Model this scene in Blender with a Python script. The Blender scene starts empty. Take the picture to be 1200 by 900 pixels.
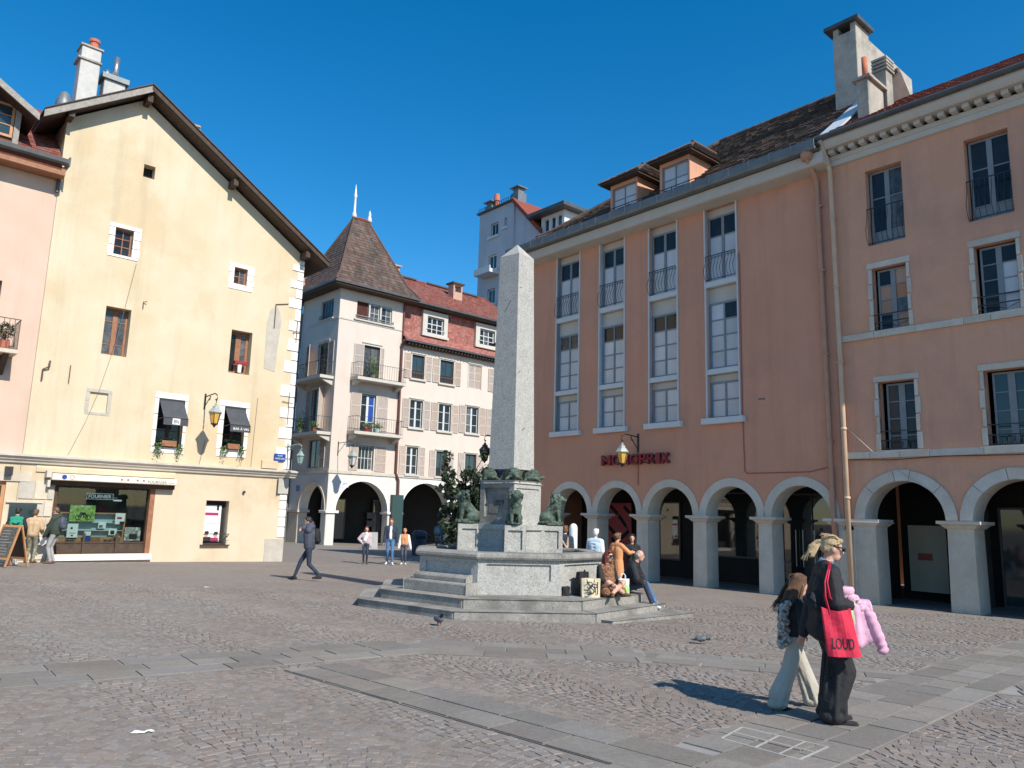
import bpy, bmesh, math, random
import numpy as np
from mathutils import Vector, Matrix, Euler
rnd = random.Random(11)
S = bpy.context.scene
COL = S.collection
D2R = math.radians
PI = math.pi

# ---------------------------------------------------------------- camera, sky, sun
CAM_H = 1.70
pitch, roll = D2R(9.68), D2R(1.6)
_r = Vector((1, 0, 0)); _f = Vector((0, math.cos(pitch), math.sin(pitch))); _u = Vector((0, -math.sin(pitch), math.cos(pitch)))
_r2 = _r*math.cos(roll) + _u*math.sin(roll); _u2 = _u*math.cos(roll) - _r*math.sin(roll)
cam = bpy.data.objects.new('camera', bpy.data.cameras.new('camera'))
COL.objects.link(cam)
cam.matrix_world = Matrix(((_r2.x, _u2.x, -_f.x, 0), (_r2.y, _u2.y, -_f.y, 0), (_r2.z, _u2.z, -_f.z, CAM_H), (0, 0, 0, 1)))
cam.data.sensor_width = 36; cam.data.lens = 905/1200*36
cam.data.clip_start = .05; cam.data.clip_end = 6000
S.camera = cam
SUN_AZ, SUN_EL = D2R(139.7), D2R(40)          # clockwise from +Y
w = bpy.data.worlds.new('World'); S.world = w; w.use_nodes = True
nt = w.node_tree; nt.nodes.clear()
sky = nt.nodes.new('ShaderNodeTexSky'); sky.sky_type = 'NISHITA'; sky.sun_disc = False
sky.sun_elevation = SUN_EL; sky.sun_rotation = SUN_AZ
sky.altitude = 450; sky.air_density = 1.0; sky.dust_density = .25; sky.ozone_density = 3.0
hs = nt.nodes.new('ShaderNodeHueSaturation'); hs.inputs['Saturation'].default_value = 1.40; hs.inputs['Hue'].default_value = .495
bg = nt.nodes.new('ShaderNodeBackground'); bg.inputs['Strength'].default_value = .148
out = nt.nodes.new('ShaderNodeOutputWorld')
nt.links.new(sky.outputs[0], hs.inputs['Color']); nt.links.new(hs.outputs[0], bg.inputs[0]); nt.links.new(bg.outputs[0], out.inputs[0])
sd = bpy.data.lights.new('sun', 'SUN'); sd.energy = 5.0; sd.angle = D2R(.53); sd.color = (1, .93, .82)
so = bpy.data.objects.new('sun', sd); COL.objects.link(so)
sun_dir = Vector((math.sin(SUN_AZ)*math.cos(SUN_EL), math.cos(SUN_AZ)*math.cos(SUN_EL), math.sin(SUN_EL)))
so.rotation_euler = sun_dir.to_track_quat('Z', 'Y').to_euler()
S.view_settings.view_transform = 'Standard'; S.view_settings.look = 'None'
S.view_settings.exposure = 0.25; S.view_settings.gamma = 1
S.cycles.max_bounces = 6; S.cycles.diffuse_bounces = 3; S.cycles.glossy_bounces = 3

def gz(x, y): return -(.010*x + .012*y)

# ---------------------------------------------------------------- materials
def mat(name, c1, c2=None, scale=3.0, rough=.85, bump=0.0, bscale=60, fine=0.0, streak=0.0, island=0.0, speck=None, metal=0.0, spec=.4, c3=None, objrand=0.0, coat=0.0, detail=5):
    m = bpy.data.materials.new(name); m.use_nodes = True
    N = m.node_tree.nodes; L = m.node_tree.links
    b = N['Principled BSDF']; b.inputs['Roughness'].default_value = rough; b.inputs['Metallic'].default_value = metal
    b.inputs['Specular IOR Level'].default_value = spec
    b.inputs['Coat Weight'].default_value = coat
    geo = N.new('ShaderNodeNewGeometry')
    def noise(sc, det=detail, vec=None, ro=.6):
        n = N.new('ShaderNodeTexNoise'); n.inputs['Scale'].default_value = sc; n.inputs['Detail'].default_value = det; n.inputs['Roughness'].default_value = ro
        L.new(vec or geo.outputs['Position'], n.inputs['Vector']); return n.outputs['Fac']
    def ramp(f, a, bb):
        r = N.new('ShaderNodeMapRange'); r.inputs['From Min'].default_value = a; r.inputs['From Max'].default_value = bb
        L.new(f, r.inputs['Value']); return r.outputs[0]
    def mix(f, a, bb, blend='MIX'):
        x = N.new('ShaderNodeMix'); x.data_type = 'RGBA'; x.blend_type = blend
        for sock, v in ((x.inputs['Factor'], f), (x.inputs['A'], a), (x.inputs['B'], bb)):
            if hasattr(v, 'is_output'): L.new(v, sock)
            elif isinstance(v, (int, float)): sock.default_value = v
            else: sock.default_value = (*v, 1)
        return x.outputs['Result']
    c2 = c2 or c1
    col = mix(ramp(noise(scale), .34, .66), c1, c2)
    if c3: col = mix(ramp(noise(scale*.31+.11), .50, .62), col, c3)
    if fine: 
        g = ramp(noise(bscale*.5, 3), .3, .7)
        col = mix(fine, col, mix(g, (0.25, .25, .25), (1, 1, 1)), 'MULTIPLY')
    if streak:
        mp = N.new('ShaderNodeMapping'); mp.inputs['Scale'].default_value = (2.2, 2.2, .16)
        L.new(geo.outputs['Position'], mp.inputs['Vector'])
        s = ramp(noise(1.0, 4, mp.outputs[0]), .5, .75)
        sm = N.new('ShaderNodeMath'); sm.operation = 'MULTIPLY'; sm.inputs[1].default_value = streak; L.new(s, sm.inputs[0])
        col = mix(sm.outputs[0], col, tuple(v*.45 for v in c1))
    if speck:
        s = ramp(noise(speck[1], 2), speck[2], speck[2]+.08)
        col = mix(s, col, speck[0])
    for amt, src in ((island, geo.outputs['Random Per Island']), (objrand, None)):
        if amt:
            if src is None: src = N.new('ShaderNodeObjectInfo').outputs['Random']
            r = N.new('ShaderNodeMapRange'); r.inputs['To Min'].default_value = 1-amt; r.inputs['To Max'].default_value = 1+amt*.8
            L.new(src, r.inputs['Value'])
            h = N.new('ShaderNodeHueSaturation'); L.new(r.outputs[0], h.inputs['Value']); L.new(col, h.inputs['Color'])
            r2 = N.new('ShaderNodeMapRange'); r2.inputs['To Min'].default_value = 1.25; r2.inputs['To Max'].default_value = .75
            wn = N.new('ShaderNodeTexWhiteNoise'); wn.noise_dimensions = '1D'; L.new(src, wn.inputs['W']); L.new(wn.outputs['Value'], r2.inputs['Value'])
            L.new(r2.outputs[0], h.inputs['Saturation']); col = h.outputs[0]
    L.new(col, b.inputs['Base Color'])
    if bump:
        bn = N.new('ShaderNodeBump'); bn.inputs['Strength'].default_value = bump; bn.inputs['Distance'].default_value = .02
        L.new(noise(bscale, 4), bn.inputs['Height']); L.new(bn.outputs[0], b.inputs['Normal'])
    return m

M = {}
def K(n, *a, **k): M[n] = mat(n, *a, **k)
K('plaster_yellow', (.605, .51, .345), (.65, .56, .41), .7, .95, .3, 45, streak=.22, c3=(.585, .465, .30), fine=.08)
K('plaster_yellow_pale', (.605, .49, .345), (.65, .54, .40), .8, .95, .25, 45, streak=.16, c3=(.55, .435, .285), fine=.07)
K('plaster_pink', (.58, .42, .325), (.62, .465, .37), .8, .95, .25, 45, streak=.16, fine=.05)
K('plaster_terracotta', (.62, .30, .19), (.665, .33, .215), .6, .95, .3, 45, streak=.22, c3=(.585, .295, .195), fine=.08)
K('plaster_salmon', (.67, .345, .215), (.715, .38, .25), .6, .95, .35, 45, streak=.25, c3=(.59, .315, .215), fine=.1)
K('plaster_cream', (.60, .515, .445), (.63, .55, .48), .9, .95, .15, 45, streak=.08, fine=.04)
K('plaster_grey', (.42, .43, .46), (.48, .485, .51), .5, .95, .1, 45, streak=.2)
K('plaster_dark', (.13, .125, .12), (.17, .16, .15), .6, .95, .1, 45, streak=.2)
K('cream_paint', (.50, .47, .41), (.54, .505, .45), 2, .8, .1, 40, streak=.1)
K('white_paint', (.56, .58, .58), (.62, .63, .63), 3, .6, .08, 40)
K('white_stone', (.74, .73, .70), (.80, .79, .77), 5, .9, .3, 30, speck=((.50, .48, .45), 14, .66), objrand=.06)
K('grey_limestone', (.54, .48, .40), (.63, .57, .48), 2.5, .88, .35, 30, streak=.18, fine=.12, objrand=.08)
K('arch_stone', (.58, .51, .415), (.64, .57, .475), 3, .9, .3, 30, streak=.12, fine=.1, objrand=.05)
K('arcade_white', (.60, .585, .55), (.66, .645, .61), 2, .9, .2, 30, streak=.15, fine=.06)
K('granite', (.43, .42, .385), (.52, .51, .47), 6, .8, .35, 60, fine=.5, streak=.35, speck=((.10, .10, .10), 42, .60), c3=(.50, .49, .455))
K('granite_worn', (.30, .285, .255), (.38, .36, .325), 3, .85, .45, 50, fine=.45, streak=.45, speck=((.13, .125, .115), 30, .60), c3=(.21, .20, .18))
K('granite_obelisk', (.44, .43, .40), (.51, .50, .465), 5, .8, .3, 60, fine=.5, speck=((.15, .15, .15), 36, .60))
K('bronze', (.04, .062, .047), (.11, .155, .12), 14, .68, .5, 50, metal=.15, c3=(.028, .042, .032))
K('tile_brown', (.095, .063, .052), (.135, .09, .072), 2.0, .85, .2, 40, island=.35, c3=(.08, .06, .05))
K('tile_dark', (.085, .062, .052), (.125, .088, .07), 1.2, .85, .2, 40, island=.35, c3=(.07, .06, .055))
K('tile_red', (.19, .066, .05), (.235, .085, .066), 2, .88, .15, 40, island=.16)
K('shingle_red', (.30, .115, .095), (.35, .15, .125), 2, .9, .15, 40, island=.22)
K('wood_dark', (.055, .036, .025), (.085, .055, .04), 6, .75, .2, 30, fine=.2)
K('wood_weathered', (.30, .28, .25), (.38, .35, .31), 8, .85, .3, 30, fine=.3)
K('wood_brown', (.24, .10, .05), (.32, .15, .08), 7, .6, .15, 30)
K('wood_orange', (.42, .20, .085), (.50, .26, .12), 5, .55, .1, 30)
K('zinc', (.15, .17, .175), (.20, .22, .225), 3, .5, .1, 20, metal=.3, objrand=.08)
K('gutter_dark', (.07, .07, .072), (.10, .10, .10), 3, .5, .1, 20, metal=.2)
K('pipe_brown', (.10, .035, .028), (.13, .05, .04), 3, .55)
K('pipe_salmon', (.44, .235, .155), (.48, .27, .18), 3, .6, .1, 20)
K('pipe_cream', (.55, .37, .25), (.60, .44, .31), 3, .6, .1, 20)
K('iron', (.022, .022, .024), (.035, .035, .037), 8, .55, .1, 40)
K('iron_blue', (.035, .05, .065), (.05, .066, .08), 8, .55, .1, 40)
K('iron_rust', (.10, .06, .045), (.14, .085, .06), 8, .7, .1, 40)
K('glass', (.016, .018, .02), (.03, .032, .034), 1.5, .05, spec=.32, objrand=.3)
K('glass_curtain', (.05, .05, .048), (.13, .127, .12), 5, .15, spec=.5, objrand=.4)
K('glass_blind', (.50, .515, .53), (.57, .58, .59), 1.2, .15, spec=.5, objrand=.13)
K('glass_board', (.42, .22, .13), (.47, .25, .15), 1.2, .3, spec=.5, objrand=.1)
K('glass_teal', (.02, .038, .045), (.03, .055, .06), 1.5, .05, spec=.6)
K('curtain', (.45, .45, .43), (.6, .6, .58), 8, .5)
K('glass_shop', (.02, .024, .026), (.028, .034, .034), 1, .02, spec=1.0)
K('frame_white', (.52, .54, .54), (.58, .59, .58), 5, .55, .05, 30)
K('frame_grey', (.20, .22, .24), (.24, .26, .275), 5, .55, .05, 30)
K('shutter', (.50, .42, .36), (.55, .47, .41), 4, .7, .05, 30, objrand=.06)
K('concrete', (.36, .33, .28), (.46, .42, .36), 2.5, .92, .4, 25, streak=.35, fine=.15, c3=(.28, .26, .22))
K('concrete_pale', (.50, .49, .46), (.58, .57, .54), 3, .92, .35, 25, streak=.3, fine=.15)
K('cement_patch', (.42, .39, .33), (.50, .46, .40), 4, .95, .3, 30, streak=.15)
K('brick_chimney', (.42, .25, .18), (.52, .36, .28), 9, .9, .3, 30)
K('terracotta_pot', (.45, .13, .08), (.5, .17, .1), 5, .8)
K('metal_white', (.62, .66, .68), (.7, .73, .75), 3, .4, .05, 20, metal=.2)
K('steel', (.42, .43, .44), (.5, .5, .5), 3, .3, metal=.8)
K('dark_interior', (.020, .019, .018), (.028, .026, .025), 1.5, .9)  # near-black, puts the shade inside arcades and openings into the colour
K('interior_wall', (.11, .105, .10), (.14, .135, .125), 1.2, .9, .1, 30)
K('ground_far', (.235, .198, .172), (.272, .233, .205), .6, .92, .5, 11, fine=.3, c3=(.245, .222, .20), speck=((.17, .143, .123), 9, .60))
K('sand_joint', (.20, .173, .15), (.25, .216, .19), 3, .95, .4, 60)
K('cobble', (.228, .192, .166), (.268, .23, .202), .45, .85, .35, 55, island=.15, c3=(.245, .222, .20), fine=.2)
K('cobble_single', (.228, .192, .166), (.268, .23, .202), .45, .85, .35, 55, objrand=.15, c3=(.245, .222, .20), fine=.2)
K('flagstone', (.218, .197, .172), (.262, .24, .212), 1.5, .85, .3, 40, objrand=.17, fine=.25, c3=(.235, .202, .177))
K('joint_pale', (.36, .345, .31), (.44, .42, .385), 2, .95, .3, 60)
K('mortar', (.20, .187, .168), (.32, .305, .28), .8, .95, .3, 60)
K('water', (.02, .03, .03), None, 2, .04, .15, 5, spec=.6)
K('leaf', (.016, .028, .013), (.036, .058, .024), 2, .45, island=.45, spec=.5)
K('leaf_light', (.06, .12, .03), (.10, .17, .05), 4, .5, island=.4)
K('bark', (.06, .05, .04), (.10, .085, .07), 8, .95, .5, 20)
K('awning_grey', (.055, .06, .068), (.075, .08, .09), 3, .9, .1, 200)
K('awning_cream', (.74, .66, .54), (.78, .70, .59), 3, .8)
K('amber_glass', (.62, .33, .05), (.70, .42, .09), 6, .25, spec=.6)
K('milk_glass', (.50, .52, .50), (.58, .6, .58), 6, .3)
K('verdigris', (.20, .30, .29), (.28, .37, .35), 8, .6, metal=.2)
K('lantern_cap', (.30, .34, .32), (.40, .43, .40), 8, .5, metal=.2)
K('sign_red', (.22, .015, .03), (.27, .02, .035), 3, .45)
K('sign_blue', (.015, .06, .28), None, 3, .4)
K('sign_white', (.72, .72, .70), None, 3, .5)
K('sign_teal', (.03, .065, .062), None, 3, .5)
K('ink', (.02, .02, .022), None, 3, .6)
K('ink_grey', (.16, .14, .12), None, 3, .6)
K('ink_red', (.40, .10, .08), None, 3, .6)
K('poster_pink', (.45, .07, .08), (.52, .10, .10), 2, .5)
K('poster_beige', (.52, .44, .33), (.56, .48, .37), 2, .5)
K('poster_white', (.70, .76, .76), (.74, .79, .79), 2, .4)
K('poster_photo', (.05, .055, .05), (.65, .66, .62), 9, .4)
K('poster_green', (.06, .19, .03), (.42, .58, .16), 11, .4)
K('poster_magenta', (.38, .03, .12), None, 2, .4)
K('panel_blue', (.34, .48, .52), (.40, .53, .56), 2, .5)
K('red_box', (.30, .02, .03), None, 3, .5)
K('paper', (.78, .79, .80), (.84, .85, .86), 8, .8, .4, 30)
# people
K('skin', (.52, .29, .205), (.58, .335, .24), 6, .55)
K('hair_dark', (.016, .012, .010), (.03, .022, .018), 20, .5)
K('hair_brown', (.10, .05, .028), (.16, .085, .048), 25, .5)
K('hair_auburn', (.12, .022, .014), (.18, .04, .022), 25, .45)
K('hair_blond', (.36, .245, .125), (.60, .46, .28), 22, .5, bump=.9, bscale=60, detail=3)
K('hair_red', (.48, .20, .10), (.56, .26, .13), 25, .5)
K('hair_grey', (.30, .28, .26), (.40, .38, .36), 25, .6)
K('hair_white', (.62, .60, .57), (.7, .68, .66), 25, .6)
K('cloth_black', (.012, .012, .014), (.022, .022, .025), 6, .8, .5, 14)
K('cloth_black_coat', (.010, .0105, .013), (.020, .021, .025), 3, .75, .8, 9)
K('cloth_navy', (.020, .028, .05), (.032, .042, .07), 6, .8, .5, 14)
K('cloth_slate', (.05, .058, .085), (.075, .085, .115), 6, .7, .6, 14)
K('cloth_darkgreen', (.035, .05, .038), (.05, .068, .05), 6, .8, .5, 14)
K('cloth_green', (.01, .22, .14), (.02, .27, .17), 6, .8, .3, 14)
K('cloth_tan', (.46, .32, .19), (.54, .38, .24), 6, .85, .4, 14)
K('cloth_grey', (.30, .30, .30), (.38, .38, .38), 6, .85, .4, 14)
K('cloth_beige', (.38, .35, .295), (.46, .43, .365), 4, .88, .7, 9)
K('cloth_camo', (.12, .12, .07), (.32, .30, .22), 14, .85, .3, 14)
K('cloth_denim', (.05, .12, .25), (.08, .18, .34), 5, .85, .4, 18)
K('cloth_white', (.72, .72, .73), (.8, .8, .8), 6, .85, .4, 14)
K('cloth_pinkgrey', (.46, .36, .39), (.54, .44, .47), 8, .85, .4, 14)
K('cloth_orange', (.56, .24, .10), (.63, .30, .14), 6, .85, .4, 14)
K('cloth_lightblue', (.42, .55, .65), (.5, .62, .7), 6, .8, .5, 12)
K('cloth_teal', (.06, .16, .19), (.09, .21, .24), 6, .85, .3, 14)
K('cloth_leopard', (.36, .17, .085), (.045, .025, .018), 26, .85, .3, 14, detail=2)
K('cloth_floral', (.52, .50, .46), (.05, .03, .028), 30, .85, .2, 14, detail=2)
K('cloth_pink', (.60, .31, .43), (.68, .41, .52), 8, .9, .25, 30)
K('cloth_magenta', (.30, .06, .20), None, 6, .85)
K('cloth_lime', (.22, .55, .30), (.62, .66, .25), 14, .85)
K('bag_red', (.50, .015, .05), (.58, .025, .06), 4, .75, .5, 12)
K('bag_canvas', (.56, .48, .33), (.64, .55, .40), 5, .9, .4, 40)
K('bag_lime', (.36, .68, .20), None, 5, .8)
K('shoe_brown', (.13, .08, .05), None, 5, .7)
K('shoe_white', (.72, .72, .72), None, 5, .7)
K('pigeon_grey', (.07, .08, .095), (.14, .15, .17), 20, .6)
K('pigeon_dark', (.02, .025, .03), (.035, .04, .05), 20, .5)
K('chalk', (.03, .03, .028), (.16, .15, .13), 30, .8, detail=2)

# ---------------------------------------------------------------- mesh helpers
class MB:
    def __init__(s, T=None): s.v = []; s.f = []; s.m = []; s.cur = 0; s.T = T
    def add(s, vs, fs):
        o = len(s.v)
        if s.T is not None: vs = [tuple(s.T @ Vector(p)) for p in vs]
        s.v += [tuple(p) for p in vs]; s.f += [tuple(i+o for i in f) for f in fs]; s.m += [s.cur]*len(fs)
    def box(s, x0, x1, y0, y1, z0, z1):
        s.add([(x0, y0, z0), (x1, y0, z0), (x1, y1, z0), (x0, y1, z0), (x0, y0, z1), (x1, y0, z1), (x1, y1, z1), (x0, y1, z1)],
              [(3, 2, 1, 0), (4, 5, 6, 7), (0, 1, 5, 4), (1, 2, 6, 5), (2, 3, 7, 6), (3, 0, 4, 7)])
    def obox(s, Mx, sx, sy, sz):
        c = [(-sx, -sy, -sz), (sx, -sy, -sz), (sx, sy, -sz), (-sx, sy, -sz), (-sx, -sy, sz), (sx, -sy, sz), (sx, sy, sz), (-sx, sy, sz)]
        s.add([tuple(Mx @ Vector(p)) for p in c], [(3, 2, 1, 0), (4, 5, 6, 7), (0, 1, 5, 4), (1, 2, 6, 5), (2, 3, 7, 6), (3, 0, 4, 7)])
    def quad(s, a, b, c, d): s.add([a, b, c, d], [(0, 1, 2, 3)])
    def poly(s, pts): s.add(pts, [tuple(range(len(pts)))])
    def prism(s, pts, ax, a, b):
        """polygon in the plane across axis ax ('x','y','z'), extruded a..b"""
        def P(p, t): return {'x': (t, p[0], p[1]), 'y': (p[0], t, p[1]), 'z': (p[0], p[1], t)}[ax]
        n = len(pts)
        s.add([P(p, a) for p in pts]+[P(p, b) for p in pts], [tuple(range(n)), tuple(range(2*n-1, n-1, -1))]+[(i, (i+1) % n, n+(i+1) % n, n+i) for i in range(n)])
    def beam(s, a, b, w, h):
        """square bar from a to b, w sideways, h upright"""
        a, b = Vector(a), Vector(b); d = (b-a); L = d.length; d.normalize()
        up = Vector((0, 0, 1)) if abs(d.z) < .99 else Vector((0, 1, 0))
        r = d.cross(up).normalized(); u = r.cross(d)
        Mx = Matrix(((r.x, d.x, u.x, (a.x+b.x)/2), (r.y, d.y, u.y, (a.y+b.y)/2), (r.z, d.z, u.z, (a.z+b.z)/2), (0, 0, 0, 1)))
        s.obox(Mx, w/2, L/2, h/2)
    def tube(s, path, r, n=6, cap=True):
        P = [Vector(p) for p in path]; rs = r if isinstance(r, (list, tuple)) else [r]*len(P)
        vs = []; up = Vector((.13, .21, .97)).normalized()
        for i, p in enumerate(P):
            d = (P[min(i+1, len(P)-1)]-P[max(i-1, 0)]).normalized()
            a = d.cross(up)
            if a.length < .05: a = d.cross(Vector((1, 0, 0)))
            a.normalize(); b = d.cross(a)
            for k in range(n):
                t = 2*PI*k/n; vs.append(tuple(p+a*rs[i]*math.cos(t)+b*rs[i]*math.sin(t)))
        fs = []
        for i in range(len(P)-1):
            for k in range(n):
                fs.append((i*n+k, i*n+(k+1) % n, (i+1)*n+(k+1) % n, (i+1)*n+k))
        if cap: fs += [tuple(range(n-1, -1, -1)), tuple(range((len(P)-1)*n, len(P)*n))]
        s.add(vs, fs)
    def lathe(s, prof, c=(0, 0, 0), n=12, rot=0, sx=1, sy=1):
        vs = []
        for r, z in prof:
            for k in range(n):
                t = 2*PI*k/n+rot; vs.append((c[0]+r*math.cos(t)*sx, c[1]+r*math.sin(t)*sy, c[2]+z))
        fs = []
        for i in range(len(prof)-1):
            for k in range(n): fs.append((i*n+k, i*n+(k+1) % n, (i+1)*n+(k+1) % n, (i+1)*n+k))
        fs += [tuple(range(n-1, -1, -1)), tuple(range((len(prof)-1)*n, len(prof)*n))]
        s.add(vs, fs)

def obj(name, mb, m, parent=None, smooth=False, bevel=0, seg=1, label=None):
    me = bpy.data.meshes.new(name); me.from_pydata(mb.v, [], mb.f); me.update()
    ms = m if isinstance(m, (list, tuple)) else [m]
    for x in ms: me.materials.append(M[x])
    if len(ms) > 1: me.polygons.foreach_set('material_index', mb.m)
    if smooth: me.polygons.foreach_set('use_smooth', [True]*len(me.polygons))
    o = bpy.data.objects.new(name, me); COL.objects.link(o)
    if parent: o.parent = parent
    if bevel:
        b = o.modifiers.new('bevel', 'BEVEL'); b.width = bevel; b.segments = seg; b.limit_method = 'ANGLE'; b.angle_limit = D2R(40)
    if label: o['label'] = label
    return o
def tag(o, label, cat, group=None, kind=None):
    o['label'] = label; o['category'] = cat
    if group: o['group'] = group
    if kind: o['kind'] = kind
    return o
def thing(name, label, cat, loc=(0, 0, 0), rz=0, group=None):
    o = bpy.data.objects.new(name, None); COL.objects.link(o); o.location = loc; o.rotation_euler = (0, 0, rz); o.empty_display_size = .2
    return tag(o, label, cat, group)
_unit = {}
def piece(name, parent, m, x0, x1, y0, y1, z0, z1, T=None, Mx=None, bevel=0):
    """one small block as an object of its own; alike pieces share mesh data"""
    key = (m, bevel)
    if key not in _unit:
        mb = MB(); 
        if bevel:
            e = .5-bevel
            mb.add([(-.5, -e, -e), (-.5, e, -e), (-.5, e, e), (-.5, -e, e), (.5, -e, -e), (.5, e, -e), (.5, e, e), (.5, -e, e),
                    (-e, -.5, -e), (e, -.5, -e), (e, -.5, e), (-e, -.5, e), (-e, .5, -e), (e, .5, -e), (e, .5, e), (-e, .5, e)],
                   [(0, 3, 2, 1), (4, 5, 6, 7), (8, 9, 10, 11), (13, 12, 15, 14), (0, 8, 11, 3), (9, 4, 7, 10), (12, 1, 2, 15), (5, 13, 14, 6), (3, 11, 10, 7, 6, 14, 15, 2), (0, 1, 12, 13, 5, 4, 9, 8)])
        else: mb.box(-.5, .5, -.5, .5, -.5, .5)
        me = bpy.data.meshes.new(name); me.from_pydata(mb.v, [], mb.f); me.materials.append(M[m]); _unit[key] = me
    o = bpy.data.objects.new(name, _unit[key]); COL.objects.link(o); o.parent = parent
    A = Matrix.Translation(((x0+x1)/2, (y0+y1)/2, (z0+z1)/2)) @ Matrix.Diagonal((x1-x0, y1-y0, z1-z0, 1))
    if Mx is not None: A = Mx @ Matrix.Diagonal((x1-x0, y1-y0, z1-z0, 1))
    o.matrix_local = (T @ A) if T is not None else A
    return o
def inst(name, me, parent, Mx):
    o = bpy.data.objects.new(name, me); COL.objects.link(o); o.parent = parent; o.matrix_local = Mx; return o
def meshof(name, mb, ms, smooth=False):
    me = bpy.data.meshes.new(name); me.from_pydata(mb.v, [], mb.f)
    ms = ms if isinstance(ms, (list, tuple)) else [ms]
    for x in ms: me.materials.append(M[x])
    if len(ms) > 1: me.polygons.foreach_set('material_index', mb.m)
    if smooth: me.polygons.foreach_set('use_smooth', [True]*len(me.polygons))
    return me
def text(s, name, parent, m, x, y, z, h, width=None, ex=.006, align='CENTER', T=None, Mx=None, bold=0.0):
    cu = bpy.data.curves.new(name, 'FONT'); cu.body = s; cu.size = 1; cu.extrude = ex/h*.7; cu.align_x = align; cu.offset = bold
    tmp = bpy.data.objects.new('tmp', cu)
    me = bpy.data.meshes.new_from_object(tmp); bpy.data.objects.remove(tmp); bpy.data.curves.remove(cu)
    xs = [v.co.x for v in me.vertices]; ys = [v.co.y for v in me.vertices]
    if not xs: return None
    wd = max(xs)-min(xs); hh = max(ys)-min(ys)
    sz = h/hh; sx = sz if width is None else width/wd
    cx = (max(xs)+min(xs))/2 if align == 'CENTER' else min(xs); cy = (max(ys)+min(ys))/2
    for v in me.vertices: v.co = ((v.co.x-cx)*sx, (v.co.y-cy)*sz, v.co.z*sz)
    me.materials.append(M[m])
    o = bpy.data.objects.new(name, me); COL.objects.link(o); o.parent = parent
    A = Mx if Mx is not None else Matrix.Translation((x, y, z)) @ Matrix.Rotation(PI/2, 4, 'X')
    o.matrix_local = (T @ A) if T is not None else A
    return o

def wall(mb, x0, x1, z0, top, ops, y=0, dep=.25, brk=()):
    tf = top if callable(top) else (lambda x: top)
    xs = sorted(set([x0, x1, *brk]+[v for o in ops for v in o[:2]])); xs = [x for x in xs if x0 <= x <= x1]
    for a, b in zip(xs, xs[1:]):
        c = (a+b)/2; z = z0
        for o in sorted([o for o in ops if o[0] <= c <= o[1]], key=lambda o: o[2]):
            if o[2] > z: mb.quad((a, y, z), (b, y, z), (b, y, o[2]), (a, y, o[2]))
            z = o[3]
        mb.quad((a, y, z), (b, y, z), (b, y, tf(b)), (a, y, tf(a)))
    for o in ops:
        a, b, c, d = o[:4]; e = y+(o[4] if len(o) > 4 else dep)
        mb.quad((a, y, c), (a, y, d), (a, e, d), (a, e, c)); mb.quad((b, y, c), (b, e, c), (b, e, d), (b, y, d))
        mb.quad((a, y, d), (b, y, d), (b, e, d), (a, e, d)); mb.quad((a, y, c), (a, e, c), (b, e, c), (b, y, c))
def arcade(mb, x0, x1, zs, zt, arches, dep, y=0, n=28):
    cuts = [x0]
    for cx, r in arches:
        cuts += [cx-r, cx+r]
        P = [(cx-r*math.cos(PI*k/n), zs+r*math.sin(PI*k/n)) for k in range(n+1)]
        for (xa, za), (xb, zb) in zip(P, P[1:]):
            mb.quad((xa, y, za), (xb, y, zb), (xb, y, zt), (xa, y, zt))
            mb.quad((xa, y+dep, za), (xa, y+dep, zt), (xb, y+dep, zt), (xb, y+dep, zb))
            mb.quad((xa, y, za), (xa, y+dep, za), (xb, y+dep, zb), (xb, y, zb))
    cuts.append(x1)
    for a, b in zip(cuts[::2], cuts[1::2]):
        if b-a > .001:
            mb.quad((a, y, zs), (b, y, zs), (b, y, zt), (a, y, zt)); mb.quad((a, y+dep, zs), (a, y+dep, zt), (b, y+dep, zt), (b, y+dep, zs))
            mb.quad((a, y, zs), (a, y+dep, zs), (b, y+dep, zs), (b, y, zs))
def arch_ring(mb, cx, zs, r, Ro, y0, y1, a0=0, a1=PI, n=24):
    P = [a0+(a1-a0)*k/n for k in range(n+1)]
    def p(rr, t, y): return (cx-rr*math.cos(t), y, zs+rr*math.sin(t))
    for a, b in zip(P, P[1:]):
        mb.quad(p(r, a, y0), p(r, b, y0), p(Ro, b, y0), p(Ro, a, y0))
        mb.quad(p(Ro, a, y0), p(Ro, b, y0), p(Ro, b, y1), p(Ro, a, y1))
        mb.quad(p(r, b, y0), p(r, a, y0), p(r, a, y1), p(r, b, y1))
    for t in (a0, a1): mb.quad(p(r, t, y0), p(Ro, t, y0), p(Ro, t, y1), p(r, t, y1))
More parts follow.
